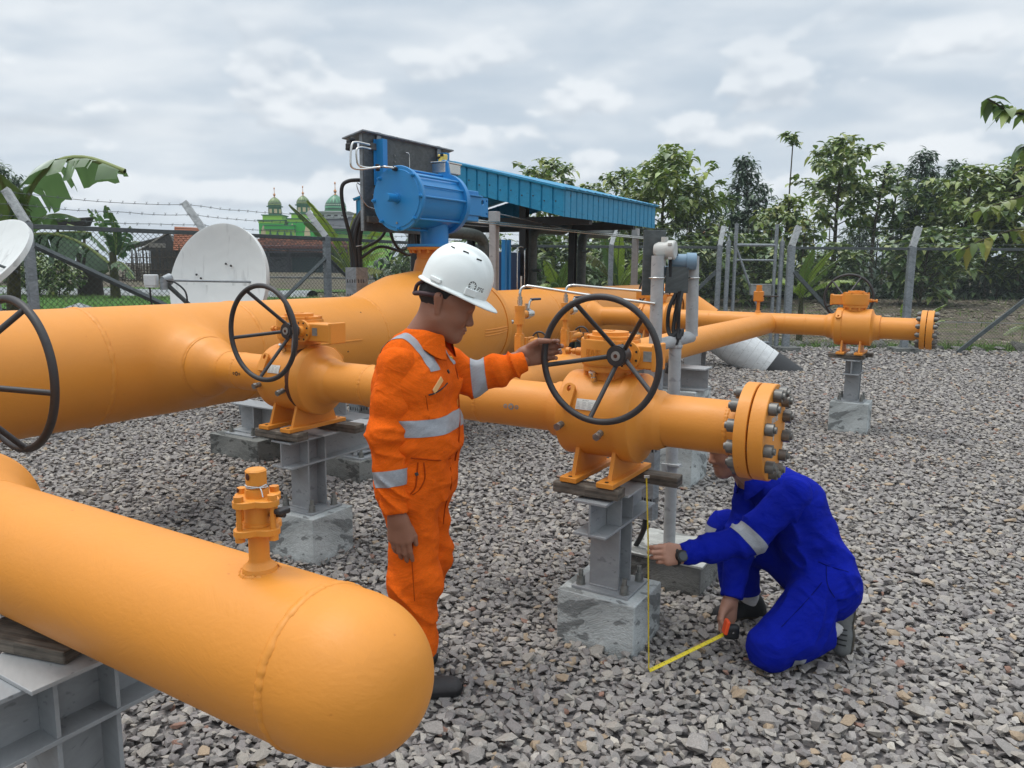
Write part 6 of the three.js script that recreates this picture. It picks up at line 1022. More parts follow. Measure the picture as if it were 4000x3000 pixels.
  const seamOn = (f, name, pts, r) => put(name, tube(pts.map(p => { const v = nrm(sub(eye, p)); const [q, n] = surfPoint(f, addv(p, v, 0.25), v.map(a => -a)); return V(...addv(q, n, r * 0.25)); }), r, 5, pts.length * 8), mSeam);
  seamOn(cf, 'waist_seam', [[1.300, 0.43, -3.05], [1.335, 0.415, -3.05], [1.38, 0.40, -3.05], [1.43, 0.385, -3.05]], 0.0026); seamOn(cf, 'side_seam', [[1.335, 0.41, -3.05], [1.345, 0.33, -3.05], [1.38, 0.27, -3.05]], 0.0024); seamOn(cf, 'side_seam', [[1.30, 0.36, -3.0], [1.25, 0.29, -3.0], [1.19, 0.235, -2.98], [1.12, 0.19, -2.94]], 0.0020);
  const band = (pl2, out = 0.0024, of = suit) => clipMesh(of, pl2, out);
  { const d = nrm(sub(elL, shL)), k = dot(d, elL) - 0.012; put('reflective_strip', band([[...d, k - 0.028], [-d[0], -d[1], -d[2], -(k + 0.028)]], 0.0024, sleeves[0]), M.reflect); }
  { const d = nrm([-0.9, 0.3, 0]), k = dot(d, knR) + 0.045; put('reflective_strip', band([[...d, k], [-d[0], -d[1], -d[2], -(k + 0.055)], [0, 0, -1, 3.36], [0, -1, 0, -0.46]]), M.reflect); }
  { const d = nrm(sub([1.33, 0.115, -3.035], knL)), k = dot(d, knL) + 0.05; put('reflective_strip', band([[...d, k], [-d[0], -d[1], -d[2], -(k + 0.05)], [0, -1, 0, -0.075], [0, 0, 1, -3.05]]), M.reflect); }
  { const d = nrm(sub(elR, wrR)), k = dot(d, wrR) + 0.19; put('reflective_strip', band([[...d, k], [-d[0], -d[1], -d[2], -(k + 0.05)]], 0.0024, sleeves[1]), M.reflect); }
  { // collar
    const ax = nrm([-0.5, 1, 0]), e1 = nrm([1, 0.5, 0]), e2 = [0, 0, 1], ring = [], pos = [], idx = [], n = 24; for (let i = 0; i <= n; i++) { const a = -2.7 + i / n * 5.4, q = (r, h) => addv(addv(addv(nk, e1, Math.cos(a) * r), e2, Math.sin(a) * r), ax, h); const fr = sstep(1.6, 2.7, Math.abs(a)); ring.push([q(0.066, -0.015), q(0.070, 0.024 - 0.01 * fr), q(0.078, 0.028 - 0.012 * fr), q(0.105 + 0.02 * fr, -0.018 - 0.035 * fr), q(0.10, -0.025 - 0.03 * fr)]); }
    const m = 5; ring.forEach(r => r.forEach(p => pos.push(...p))); for (let i = 0; i < n; i++) for (let j = 0; j + 1 < m; j++) { const k = i * m + j; idx.push(k, k + m, k + 1, k + 1, k + m, k + m + 1); } const g = new THREE.BufferGeometry(); g.setAttribute('position', new THREE.Float32BufferAttribute(pos, 3)); g.setIndex(idx); g.computeVertexNormals(); put('collar', g, mb);
  }
  const Fh = nrm([-0.96, 0, 0.22]), p = 0.26, hx = nrm([Fh[0] * Math.cos(p), -Math.sin(p), Fh[2] * Math.cos(p)]), Rh = nrm(crs(hx, [0, 1, 0])), hy = crs(Rh, hx), HM = frame([0.992, 0.850, -3.345], hx, hy, Rh);
  const dL = nrm([-0.90, 0.14, 0.42]), nL = nrm(addv([0.35, 0.35, 0.87], dL, -dot([0.35, 0.35, 0.87], dL))), sL = nrm(crs(dL, nL)).map(v => v), s2 = sL[1] < 0 ? sL.map(v => -v) : sL;
  const [f1, b1] = handF(wrL, dL, s2, nL, [[0.5, 0.95, 0.7], [0.6, 1.0, 0.7], [0.7, 1.05, 0.7], [0.8, 1.1, 0.7]], { pts: [[0.045, 0.034, -0.022], [0.080, 0.034, -0.042], [0.108, 0.022, -0.052]] });
  const dR = nrm([-0.18, -0.97, 0.18]), nR0 = [0.25, 0.05, 0.96], nR = nrm(addv(nR0, dR, -dot(nR0, dR))), sR = nrm(crs(dR, nR)), s3 = sR[0] > 0 ? sR.map(v => -v) : sR;
  const [f2, b2] = handF([wrR[0] - 0.004, wrR[1] - 0.02, wrR[2]], dR, s3, nR.map(v => -v), [[0.35, 0.9, 0.6], [0.35, 0.95, 0.6], [0.4, 0.95, 0.6], [0.4, 0.95, 0.6]], { pts: [[0.040, 0.036, -0.012], [0.078, 0.048, -0.030], [0.104, 0.040, -0.052]] });
  const inner = sdfMesh(blend([bone([1.225, 0.62, -3.2], [1.2, 0.62, -3.34], 0.1), bone([1.22, 0.6, -3.27], pel, 0.1), bone(shL, elL, 0.045, 0.038), bone(elL, wrL, 0.036, 0.026), bone(shR, elR, 0.045, 0.038), bone(elR, wrR, 0.036, 0.027), bone(hipL, knL, 0.075, 0.05), bone(hipR, knR, 0.075, 0.05), bone(knL, anL, 0.048, 0.036), bone(knR, anR, 0.046, 0.036), bone([1.15, 0.68, -3.29], [1.03, 0.79, -3.335], 0.07, 0.058)], 0.03), [0.68, 0.0, -3.52], [1.52, 0.86, -2.86], 0.016);
  put('body', [headGeo().applyMatrix4(HM), sdfMesh(f1, ...b1, 0.0034), sdfMesh(f2, ...b2, 0.0034), inner], skinMat(lin(0.36, 0.185, 0.125)));
  put('hair', hairGeo((x, y) => -(y + 0.05 - 0.55 * (x + 0.085)) * 0.87).applyMatrix4(HM), std({ color: lin(0.012, 0.010, 0.010), roughness: 0.7 }));
  put('teeth', rbox(0.004, 0.007, 0.024, 0.001, 0.0935, -0.0685, 0).applyMatrix4(HM), std({ color: lin(0.7, 0.66, 0.58), roughness: 0.4 }));
  // watch
  { const d = nrm(sub(wrL, elL)), c0 = addv(wrL, d, 0.026), nn = nL; put('wrist_watch', [cuffRing(c0, d, 0.031, 0.009), new THREE.CylinderGeometry(0.024, 0.025, 0.014, 28).applyMatrix4(frame(addv(c0, nn, 0.038), nrm(crs(nn, d)), nn, d))], M.black); put('watch_glass', new THREE.CylinderGeometry(0.018, 0.018, 0.003, 24).applyMatrix4(frame(addv(c0, nn, 0.046), nrm(crs(nn, d)), nn, d)), std({ color: lin(0.05, 0.06, 0.07), roughness: 0.08 })); }
  // socks and shoes
  const ms = fabric(lin(0.68, 0.67, 0.66));
  put('sock', [sdfMesh(blend([bone([1.335, 0.12, -3.04], [1.415, 0.15, -3.066], 0.046, 0.046)], 0.02), [1.27, 0.04, -3.14], [1.48, 0.23, -2.97], 0.006), sdfMesh(bone([1.112, 0.19, -3.42], [1.15, 0.075, -3.42], 0.045, 0.046), [1.04, 0.01, -3.49], [1.22, 0.26, -3.35], 0.006)], ms);
  const shoe = (heel, toe, up, m) => { const sf = shoeF(heel, toe, up, 0.075, 0.09), b = bounds([heel, toe, addv(heel, up, 0.09)], 0.08), all = sdfMesh((x, y, z) => Math.max(sf(x, y, z), -dot(sub([x, y, z], heel), up) + 0.002), ...b, 0.006); put('shoe', clipMesh(all, [[...up, dot(up, heel) + 0.020]], 0), m); put('shoe_sole', clipMesh(all, [[-up[0], -up[1], -up[2], -(dot(up, heel) + 0.025)]], 0.003), std({ color: lin(0.06, 0.05, 0.035), roughness: 0.8 })); const d = nrm(sub(toe, heel)); for (let k = 0; k < 4; k++) put('lace', clipMesh(all, [[...d, dot(d, heel) + 0.115 + k * 0.022], [-d[0], -d[1], -d[2], -(dot(d, heel) + 0.121 + k * 0.022)], [...up, dot(up, heel) + 0.052]], 0.003), M.black); };
  shoe([1.475, 0.245, -3.085], [1.452, 0.0, -3.045], nrm([-0.93, 0.08, 0.2]), std({ color: lin(0.16, 0.165, 0.16), map: tCloth, roughness: 0.85 }));
  shoe([1.215, 0, -3.43], [0.955, 0, -3.38], [0, 1, 0], std({ color: lin(0.02, 0.02, 0.022), map: tCloth, roughness: 0.8 }));
}
// ================= measuring tape
{
  const t = thing('tape_measure', V(0.945, 0.11, -3.10), 0, 'measuring tape with a black and orange case, yellow blade run out to the concrete block', 'tape measure');
  const o = V(0.945, 0.11, -3.10), l = (x, y, z) => V(x, y, z).sub(o);
  mesh('case', [rbox(0.066, 0.066, 0.036, 0.016, 0.006, 0.0, 0.045, 4)], std({ color: lin(0.012, 0.012, 0.013), roughness: 0.6 }), t);
  mesh('case_trim', [rbox(0.018, 0.062, 0.040, 0.006, -0.022, 0.018, 0.045).rotateZ(-0.2)], std({ color: lin(0.85, 0.09, 0.015), roughness: 0.5 }), t);
  mesh('screw', cyl(0.004, 0.003, 0.008, 0.004, 0.0645, 'z', 12), M.steel, t);
  const tt = (() => { const c = document.createElement('canvas'); c.width = 1024; c.height = 32; const x = c.getContext('2d'); x.fillStyle = '#d8c322'; x.fillRect(0, 0, 1024, 32); x.fillStyle = '#1d1b10'; for (let i = 0; i < 128; i++) x.fillRect(i * 8, 0, 1.6, i % 10 === 0 ? 20 : i % 5 === 0 ? 14 : 8); x.font = 'bold 13px sans-serif'; for (let i = 0; i < 12; i++) x.fillText(String(i + 1), i * 80 + 84, 30); const q = new THREE.CanvasTexture(c); q.colorSpace = THREE.SRGBColorSpace; q.wrapS = THREE.RepeatWrapping; return q; })();
  const my = std({ map: tt, roughness: 0.45, side: THREE.DoubleSide });
  const ribbon = (pts, side, w, sag) => { const cv = new THREE.CatmullRomCurve3(pts), n = 40, pos = [], uv = [], idx = []; for (let i = 0; i <= n; i++) { const p = cv.getPoint(i / n); for (let j = 0; j <= 4; j++) { const s = (j / 4 - 0.5); pos.push(p.x + side.x * w * s, p.y + side.y * w * s - 0.003 * (1 - 4 * s * s) * sag, p.z + side.z * w * s); uv.push(i / n, j / 4); } } for (let i = 0; i < n; i++) for (let j = 0; j < 4; j++) { const k = i * 5 + j; idx.push(k, k + 5, k + 1, k + 1, k + 5, k + 6); } const g = new THREE.BufferGeometry(); g.setAttribute('position', new THREE.Float32BufferAttribute(pos, 3)); g.setAttribute('uv', new THREE.Float32BufferAttribute(uv, 2)); g.setIndex(idx); g.computeVertexNormals(); return g; };
  mesh('blade', ribbon([l(0.925, 0.098, -3.058), l(0.80, 0.074, -2.992), l(0.68, 0.053, -2.926), l(0.568, 0.034, -2.865)], V(0.44, -0.61, 0.61).normalize(), 0.015, 1), my, t, false);
  mesh('blade', ribbon([l(0.566, 0.034, -2.868), l(0.556, 0.3, -2.875), l(0.548, 0.55, -2.885), l(0.533, 0.835, -2.895)], V(0.25, 0, 0.97), 0.014, 0), my, t, false);
  mesh('end_hook', rbox(0.022, 0.012, 0.006, 0.001).translate(...l(0.533, 0.838, -2.892).toArray()), M.steel, t);
}

// ------------------------------------------------------------------ vegetation
const mLeaf = new THREE.MeshPhysicalMaterial({ vertexColors: true, roughness: 0.55, transmission: 0.52, thickness: 0, side: THREE.DoubleSide });
const tBark = tex(256, 0.6, (u, v) => { const k = 0.55 + 0.5 * (tn(u, v * 0.2, 30, 4) - 0.5) + 0.25 * (tn(u, v, 8, 3, 4) - 0.5); return [k * 1.05, k, k * 0.9]; });
const mBark = std({ color: lin(0.24, 0.22, 0.18), map: tBark, roughness: 0.95 });
class Leaves { // collects drooping leaf blades into one geometry
  constructor() { this.p = []; this.c = []; this.i = []; }
  add(o, dir, up, len, wid, droop, col, fold = 0.18) {
    const d = dir.clone().normalize(), s = d.clone().cross(up).normalize(), u = s.clone().cross(d), n = 3, b = this.p.length / 3, W = [0.12, 0.95, 0.85, 0.0];
    for (let i = 0; i <= n; i++) {
      const t = i / n, dx = t * len * (1 - 0.25 * droop * t), dy = -droop * t * t * len;
      for (const k of [-1, 0, 1]) { const w = W[i] * wid * 0.5 * k, q = o.clone().addScaledVector(d, dx).addScaledVector(u, dy - Math.abs(k) * W[i] * wid * -fold).addScaledVector(s, w); this.p.push(q.x, q.y, q.z); const sh = k === 0 ? 1.12 : 1; this.c.push(col.r * sh, col.g * sh, col.b * sh); }
    }
    for (let i = 0; i < n; i++) for (let k = 0; k < 2; k++) { const a = b + i * 3 + k; this.i.push(a, a + 3, a + 1, a + 1, a + 3, a + 4); }
  }
  geo() { const g = new THREE.BufferGeometry(); g.setAttribute('position', new THREE.Float32BufferAttribute(this.p, 3)); g.setAttribute('color', new THREE.Float32BufferAttribute(this.c, 3)); g.setIndex(this.i); g.computeVertexNormals(); return g; }
}
const ground = (x, z) => terrain(x, z) - 0.03;
function limb(a, b, ra, rb, bow, R) { const m = a.clone().lerp(b, 0.5).add(V((R() - 0.5) * bow, R() * bow * 0.6, (R() - 0.5) * bow)); const c = new THREE.CatmullRomCurve3([a, m, b]), n = 5, out = []; let p = a; for (let i = 1; i <= n; i++) { const q = c.getPoint(i / n); out.push(rod(p, q, mix(ra, rb, (i - 1) / n), 7, mix(ra, rb, i / n))); p = q; } return [out, c]; }
// h height, r crown radius, y0 crown start (0..1), tiers of limbs, leaf length, palette of [r,g,b]
function makeTree(o) {
  const R = rng(o.seed), root = new THREE.Group(), L = new Leaves(), wood = [];
  for (let k = 0; k < (o.trunks || 1); k++) {
    const bx = (k - ((o.trunks || 1) - 1) / 2) * (o.gap || 0.9), hh = o.h * (1 - 0.12 * k * R()), lean = V((R() - 0.5) * 0.5, hh * 0.96, (R() - 0.5) * 0.5).add(V(bx, 0, 0));
    const [tr, tc] = limb(V(bx, -0.2, 0), lean, o.tr || 0.11, 0.022, 0.4, R); wood.push(...tr);
    const cluster = (q, dir, size) => { // rosette of leaves at a shoot tip
      const n = Math.round(o.leaves * (0.7 + 0.6 * R()));
      for (let j = 0; j < n; j++) {
        const a = R() * 6.283, e = (R() - 0.35) * 1.3, dd = V(Math.cos(a) * Math.cos(e), Math.sin(e) * 0.8, Math.sin(a) * Math.cos(e)).addScaledVector(dir, 0.45);
        const c = o.pal[Math.floor(R() * o.pal.length)], v = 0.72 + 0.6 * R(); const rs = size * (0.65 + 0.6 * R());
        const off = V((R() - 0.5), (R() - 0.5) * 1.1, (R() - 0.5)).multiplyScalar(o.spread || 0.3);
        L.add(q.clone().add(off), dd, V(0, 1, 0), rs, rs * (o.wid || 0.62), 0.25 + 0.75 * R() * (o.droop || 1), lin(c[0] * v, c[1] * v, c[2] * v));
      }
    };
    const m = o.limbs;
    for (let i = 0; i < m; i++) {
      const t = mix(o.y0, 0.985, Math.pow((i + R() * 0.8) / m, 0.9)), p = tc.getPoint(t), a = i * 2.4 + R() * 1.2, prof = o.shape === 'cone' ? (1 - (t - o.y0) / (1 - o.y0)) * 0.95 + 0.12 : Math.sin(Math.min(1, (t - o.y0) / (1 - o.y0) * 0.86 + 0.16) * Math.PI) * 0.85 + 0.15;
      const len = o.r * prof * (0.55 + 0.6 * R()), q = p.clone().add(V(Math.cos(a) * len, len * (0.18 + 0.5 * R()) * (o.shape === 'cone' ? 0.4 : 1), Math.sin(a) * len));
      const [lg, lc] = limb(p, q, 0.034 * (1 - t * 0.5), 0.008, len * 0.2, R); wood.push(...lg);
      const nc = Math.max(1, Math.round(len / (o.step || 0.42)));
      for (let j = 0; j < nc; j++) { const tt = 1 - j / nc * 0.75, w = lc.getPoint(tt); cluster(w, q.clone().sub(p).normalize(), o.leaf * (0.8 + 0.3 * R())); if (R() < 0.5) { const sp = w.clone().add(V((R() - 0.5), R() * 0.5, (R() - 0.5)).multiplyScalar(len * 0.6)); wood.push(rod(w, sp, 0.008, 5, 0.004)); cluster(sp, sp.clone().sub(w).normalize(), o.leaf * 0.85); } }
    }
    cluster(tc.getPoint(1), V(0, 1, 0), o.leaf); cluster(tc.getPoint(0.96), V(0, 1, 0), o.leaf);
  }
  mesh('trunk', wood, mBark, root); mesh('crown', L.geo(), mLeaf, root, false);
  return root;
}
const TEAK = [[0.201, 0.289, 0.056], [0.149, 0.236, 0.052], [0.254, 0.324, 0.067], [0.108, 0.184, 0.052], [0.306, 0.341, 0.079]], DARK = [[0.052, 0.108, 0.045], [0.070, 0.137, 0.049], [0.042, 0.088, 0.042], [0.096, 0.166, 0.052]], MID = [[0.105, 0.184, 0.049], [0.131, 0.219, 0.056], [0.079, 0.149, 0.045], [0.175, 0.245, 0.061]], LIME = [[0.238, 0.329, 0.049], [0.294, 0.350, 0.056], [0.168, 0.266, 0.049], [0.364, 0.336, 0.070]];
const proto = {
  teak: makeTree({ seed: 11, h: 6.7, r: 1.9, y0: 0.34, limbs: 32, leaf: 0.40, leaves: 9, pal: TEAK, spread: 0.34 }),
  teakWide: makeTree({ seed: 23, h: 5.8, r: 2.3, y0: 0.10, limbs: 46, leaf: 0.40, leaves: 10, pal: TEAK.concat(LIME.slice(0, 2)), spread: 0.36 }),
  teakOpen: makeTree({ seed: 31, h: 5.6, r: 1.15, y0: 0.46, limbs: 15, leaf: 0.38, leaves: 8, pal: TEAK.concat(MID), trunks: 2, gap: 0.85, spread: 0.25 }),
  dark: makeTree({ seed: 47, h: 5.6, r: 1.5, y0: 0.12, limbs: 50, leaf: 0.32, leaves: 13, wid: 0.38, pal: DARK, spread: 0.38, step: 0.34 }),
  spire: makeTree({ seed: 53, h: 6.3, r: 1.75, y0: 0.10, limbs: 84, leaf: 0.34, leaves: 13, wid: 0.36, pal: DARK.slice(0, 3), shape: 'cone', spread: 0.28, step: 0.32 }),
  bush: makeTree({ seed: 61, h: 2.9, r: 1.6, y0: 0.06, limbs: 30, leaf: 0.42, leaves: 8, pal: MID.concat(TEAK), spread: 0.36, tr: 0.05 }),
  pole: makeTree({ seed: 71, h: 6.5, r: 0.25, y0: 0.95, limbs: 3, leaf: 0.34, leaves: 8, pal: TEAK, tr: 0.04, spread: 0.2 }),
  lime: makeTree({ seed: 83, h: 5.2, r: 2.0, y0: 0.08, limbs: 40, leaf: 0.42, leaves: 10, pal: LIME.concat(TEAK), spread: 0.38 }),
};
const usedProto = new Set();
function tree(kind, x, z, s, turn, label, cat = 'tree', group = 'trees and bushes beyond the fence', sy = 1) {
  const p = proto[kind], o = usedProto.has(kind) ? p.clone() : p; usedProto.add(kind);
  o.name = numbered(cat === 'bush' ? 'leafy_bush' : kind.startsWith('teak') || kind === 'lime' ? 'teak_tree' : 'tree'); o.userData = {}; tag(o, label, cat, group); o.position.set(x, ground(x, z), z); o.rotation.y = turn; o.scale.set(s, s * sy, s); scene.add(o); return o;
}
tree('teak', 1.5, -33, 0.90, 0.4, 'sparse teak crown peeping over the left end of the blue roof', 'tree', 'trees and bushes beyond the fence', 0.95);
tree('teakWide', 6.1, -31, 1.03, 1.0, 'broad yellow green teak tree right behind the end of the blue roof');
tree('teak', 3.3, -34, 0.72, 2.2, 'low teak tree behind the middle of the blue roof edge');
tree('teak', 4.7, -33, 0.80, 5.0, 'teak crown showing between the blue roof and the broad yellow green teak');
tree('dark', 8.0, -33, 0.82, 0.3, 'dense dark tree left of the tall dark pointed tree above the gate');
tree('spire', 10.3, -34, 0.98, 1.1, 'tall dark pointed tree above the yard gate');
tree('lime', 10.9, -31, 0.78, 2.0, 'bright teak bush in front of the dark pointed tree above the gate');
tree('pole', 11.25, -31.5, 1.02, 0.5, 'thin bare stem with one leaf tuft on top, left of the tall open teak');
tree('teak', 13.6, -32.5, 1.0, 3.3, 'tallest open teak tree right of the thin bare stem');
tree('teakOpen', 15.4, -32, 0.98, 0.1, 'pair of slender teak stems with sparse crowns against white cloud');
tree('spire', 18.0, -34, 1.02, 2.5, 'dark pointed tree standing out above the right tree mass');
tree('teakWide', 17.9, -31, 0.92, 2.6, 'teak tree in front of the right dark pointed tree');
tree('lime', 20.4, -30.5, 1.14, 0.7, 'yellowing large teak at the right picture edge');
tree('teakWide', 22.3, -32, 1.12, 4.1, 'teak half outside the right picture edge behind the yellowing one');
tree('dark', 19.4, -34.5, 1.05, 1.9, 'dark round tree between the right pointed tree and the picture edge');
tree('dark', 16.6, -37, 0.64, 0.9, 'small dark tree seen low between the slender teak stems');
tree('dark', 5.0, -38, 0.6, 2.9, 'dark tree low behind the shelter columns');
tree('bush', 14.4, -27, 0.92, 0.4, 'drooping pale green bush behind the far handwheel', 'bush');
tree('bush', 12.1, -28.5, 0.75, 2.4, 'leafy bush behind the small banana plant right of the gate', 'bush');
tree('bush', 8.8, -28, 0.86, 4.4, 'leafy bush seen through the narrow gate', 'bush');
tree('bush', 6.5, -28, 0.80, 1.4, 'leafy bush left of the gate behind the leaning fence post', 'bush');
tree('bush', 3.6, -27, 0.86, 3.4, 'leafy bush behind the banana plant at the right shelter post', 'bush');
tree('bush', 1.2, -28, 0.9, 5.2, 'leafy bush seen between the dark shelter columns', 'bush');
tree('bush', -1.6, -27, 0.82, 0.9, 'leafy bush behind the white hard hat', 'bush');
tree('bush', -3.4, -29, 0.75, 2.0, 'leafy bush under the hanging black cables', 'bush');
tree('bush', -14.6, -24.5, 0.42, 0.2, 'bright green bush behind the leftmost fence post', 'bush');
tree('bush', -15.8, -25.5, 0.5, 3.0, 'dull green bush at the foot of the left banana grove', 'bush');
tree('dark', -25.2, -38, 1.06, 2.0, 'hazy tree crown at the left picture edge behind the large banana leaf');
// dark thicket along the foot of the trees
{
  const R = rng(991), L = new Leaves(), st = [];
  for (let i = 0; i < 7600; i++) { const x = -6 + 32 * R(), z = -30.5 - 5.5 * R() + 0.05 * x, dens = fbm(x * 0.5, 1, z * 0.4, 3), y = terrain(x, z) + (0.1 + 2.1 * R() * R()) * (0.5 + dens), c = DARK[Math.floor(R() * 4)], v = 0.5 + 0.7 * R(), a = R() * 6.28; L.add(V(x, y, z), V(Math.cos(a), 0.3 - R() * 0.6, Math.sin(a)), V(0, 1, 0), 0.28 + 0.25 * R(), 0.15 + 0.1 * R(), 0.6, lin(c[0] * v, c[1] * v, c[2] * v)); }
  for (let i = 0; i < 70; i++) { const x = 3 + 22 * R(), z = -30 - 3 * R(), h = 1.4 + 1.8 * R(); st.push(rod(V(x, ground(x, z) - 0.1, z), V(x + (R() - 0.5) * 0.5, ground(x, z) + h, z + (R() - 0.5) * 0.3), 0.035 + 0.02 * R(), 6, 0.02)); }
  const o = thing('undergrowth', V(0, 0, 0), 0, 'dark tangled undergrowth along the foot of the trees', 'undergrowth'); o.userData.kind = 'stuff';
  mesh('foliage', L.geo(), mLeaf, o, false); mesh('stems', st, mBark, o); o.children.forEach(c => { c.userData.kind = 'stuff'; });
}
// big teak twigs hanging in from the right, close to the fence
{
  const R = rng(404);
  const twig = (name, label, pts, n, leaf, pal) => { const o = thing(name, V(...pts[0]), 0, label, 'branch', 'teak branches reaching in from the right'), w = [], L = new Leaves(), ps = pts.map(p => V(...p).sub(V(...pts[0]))); w.push(tube(ps, 0.013, 6, 24)); const c = new THREE.CatmullRomCurve3(ps); for (let i = 0; i < n; i++) { const t = i / (n - 1), q = c.getPoint(t); for (let k = 0; k < 2; k++) { const a = R() * 6.28, cc = pal[Math.floor(R() * pal.length)], v = 0.7 + 0.5 * R(); L.add(q, V(Math.cos(a), -0.3 + 0.7 * R(), Math.sin(a) * 0.8), V(0, 1, 0), leaf * (0.6 + 0.6 * R()), leaf * 0.5, 0.4 + 0.7 * R(), lin(cc[0] * v, cc[1] * v, cc[2] * v)); } } mesh('twig', w, mBark, o); mesh('leaves', L.geo(), mLeaf, o, false); return o; };
  twig('teak_branch', 'upper dark teak twig hanging into the sky at the top right', [[8.9, 4.3, -12.2], [8.2, 4.05, -12.1], [7.6, 4.02, -12], [7.15, 4.22, -12]], 22, 0.34, MID.concat(TEAK));
  twig('teak_branch', 'short dark twig tip below the upper one at the right edge', [[8.6, 3.7, -12.2], [8.1, 3.62, -12], [7.72, 3.5, -12]], 11, 0.32, MID);
  twig('teak_branch', 'yellow green teak spray over the fence rail at the right edge', [[9.4, 2.2, -13.2], [8.6, 2.35, -13], [8.0, 2.2, -13], [7.6, 2.0, -13]], 12, 0.30, LIME);
  twig('teak_branch', 'yellow green teak spray with broad leaves above the right fence rail', [[9.6, 3.0, -13.4], [8.8, 2.95, -13.2], [8.1, 2.75, -13], [7.7, 2.62, -13]], 12, 0.30, LIME.concat(TEAK));
  twig('teak_branch', 'brownish teak spray at the right edge below the cloud', [[9.6, 3.9, -13.6], [8.9, 3.6, -13.3], [8.45, 3.25, -13.2]], 8, 0.26, TEAK.concat([[0.16, 0.10, 0.04]]));
}
// ---- banana plants: split blades on arched midribs
function bananaLeaf(L, rib, a, m, b, wid, tear, col, seed, hang = 0.35) {
  const R = rng(seed), c = new THREE.QuadraticBezierCurve3(a, m, b), n = 22, T = (t) => c.getTangent(t);
  rib.push(tube([0, 0.25, 0.5, 0.75, 1].map(t => c.getPoint(t)), wid * 0.045, 6, 18));
  for (const sd of [-1, 1]) {
    let i = 0; while (i < n) {
      const cnt = 1 + (R() < tear ? 0 : Math.floor(R() * 4)), j = Math.min(n, i + cnt), gap = R() < tear ? 0.12 : 0.0, drop = hang * (0.6 + 0.9 * R());
      const base = L.p.length / 3, rows = j - i;
      for (let k = 0; k <= rows; k++) {
        const t = (i + k) / n, tt = Math.min(1, Math.max(0, t + (k === rows ? -gap / n * 4 : k === 0 ? gap / n * 2 : 0))), p = c.getPoint(tt), tg = T(tt), s = tg.clone().cross(V(0, 1, 0)).normalize().multiplyScalar(sd), u = s.clone().cross(tg).multiplyScalar(sd); void u;
        const w = wid * 0.5 * Math.pow(Math.sin(Math.PI * Math.min(1, tt * 0.93 + 0.05)), 0.55) * (0.9 + 0.2 * R());
        for (const q of [0, 0.5, 1]) { const pt = p.clone().addScaledVector(s, w * q * (1 - 0.12 * q)).add(V(0, w * (0.10 * Math.sin(q * 1.6) - drop * q * q), 0)); L.p.push(pt.x, pt.y, pt.z); const v = (0.86 + 0.28 * R()) * (q === 0 ? 1.15 : 1); L.c.push(col[0] * v, col[1] * v, col[2] * v); }
      }
      for (let k = 0; k < rows; k++) for (let q = 0; q < 2; q++) { const e = base + k * 3 + q; L.i.push(e, e + 3, e + 1, e + 1, e + 3, e + 4); }
      i = j;
    }
  }
}
const mRib = std({ color: lin(0.20, 0.24, 0.07), roughness: 0.6 }), mStem = std({ color: lin(0.16, 0.17, 0.07), map: tBark, roughness: 0.85 });
function banana(label, base, crown, leaves, tr) {
  const o = thing('banana_plant', V(...base), 0, label, 'banana plant', 'banana plants beyond the fence'), B = V(...base), l = p => V(...p).sub(B), L = new Leaves(), rib = [];
  leaves.forEach((q, k) => { const dy = q[2][1] - q[0][1], dx = Math.abs(q[2][0] - q[0][0]); if (dy > 0.25 && dx < 1.3 * dy) { q[1] = [q[1][0], q[1][1], q[1][2] + 0.12]; q[2] = [q[2][0], q[2][1], q[2][2] + 0.35 + 0.5 * dy * 0.6]; } });
  leaves.forEach((q, k) => bananaLeaf(L, rib, l(q[0]), l(q[1]), l(q[2]), q[3], q[4], q[5], Math.round(base[0] * 31) + k * 7 + 900, q[6]));
  mesh('stem', [rod(V(0, -0.1, 0), l(crown), tr, 12, tr * 0.6)], mStem, o); mesh('midrib', rib, mRib, o); mesh('leaf_blades', L.geo(), mLeaf, o, false); return o;
}
const GB = [0.120, 0.216, 0.072], GL2 = [0.30, 0.42, 0.06], GD = [0.076, 0.145, 0.065], GY = [0.288, 0.312, 0.060];
banana('big banana plant at the left edge with one huge torn leaf against the sky', [-7.85, ground(-7.85, -11.8), -11.8], [-7.6, 1.75, -11.7], [
  [[-7.45, 2.15, -11.6], [-6.95, 3.62, -11.5], [-5.70, 2.98, -11.45], 0.95, 0.42, GB, 0.72], [[-7.5, 2.1, -11.6], [-7.38, 2.55, -11.5], [-7.15, 2.86, -11.4], 0.62, 0.05, [0.13, 0.20, 0.05], 0.3], [[-7.5, 2.0, -11.7], [-7.15, 2.55, -11.8], [-6.6, 2.30, -11.8], 0.38, 0.1, GB, 0.6], [[-7.4, 1.95, -11.4], [-6.7, 2.3, -11.4], [-5.95, 1.65, -11.3], 0.55, 0.5, GD, 1.2], [[-7.45, 1.9, -11.5], [-7.0, 2.15, -11.6], [-6.4, 2.1, -11.7], 0.4, 0.4, GD, 0.9], [[-7.6, 1.9, -11.6], [-8.3, 2.6, -11.6], [-9.0, 2.3, -11.4], 0.5, 0.3, GB, 0.6]], 0.13);
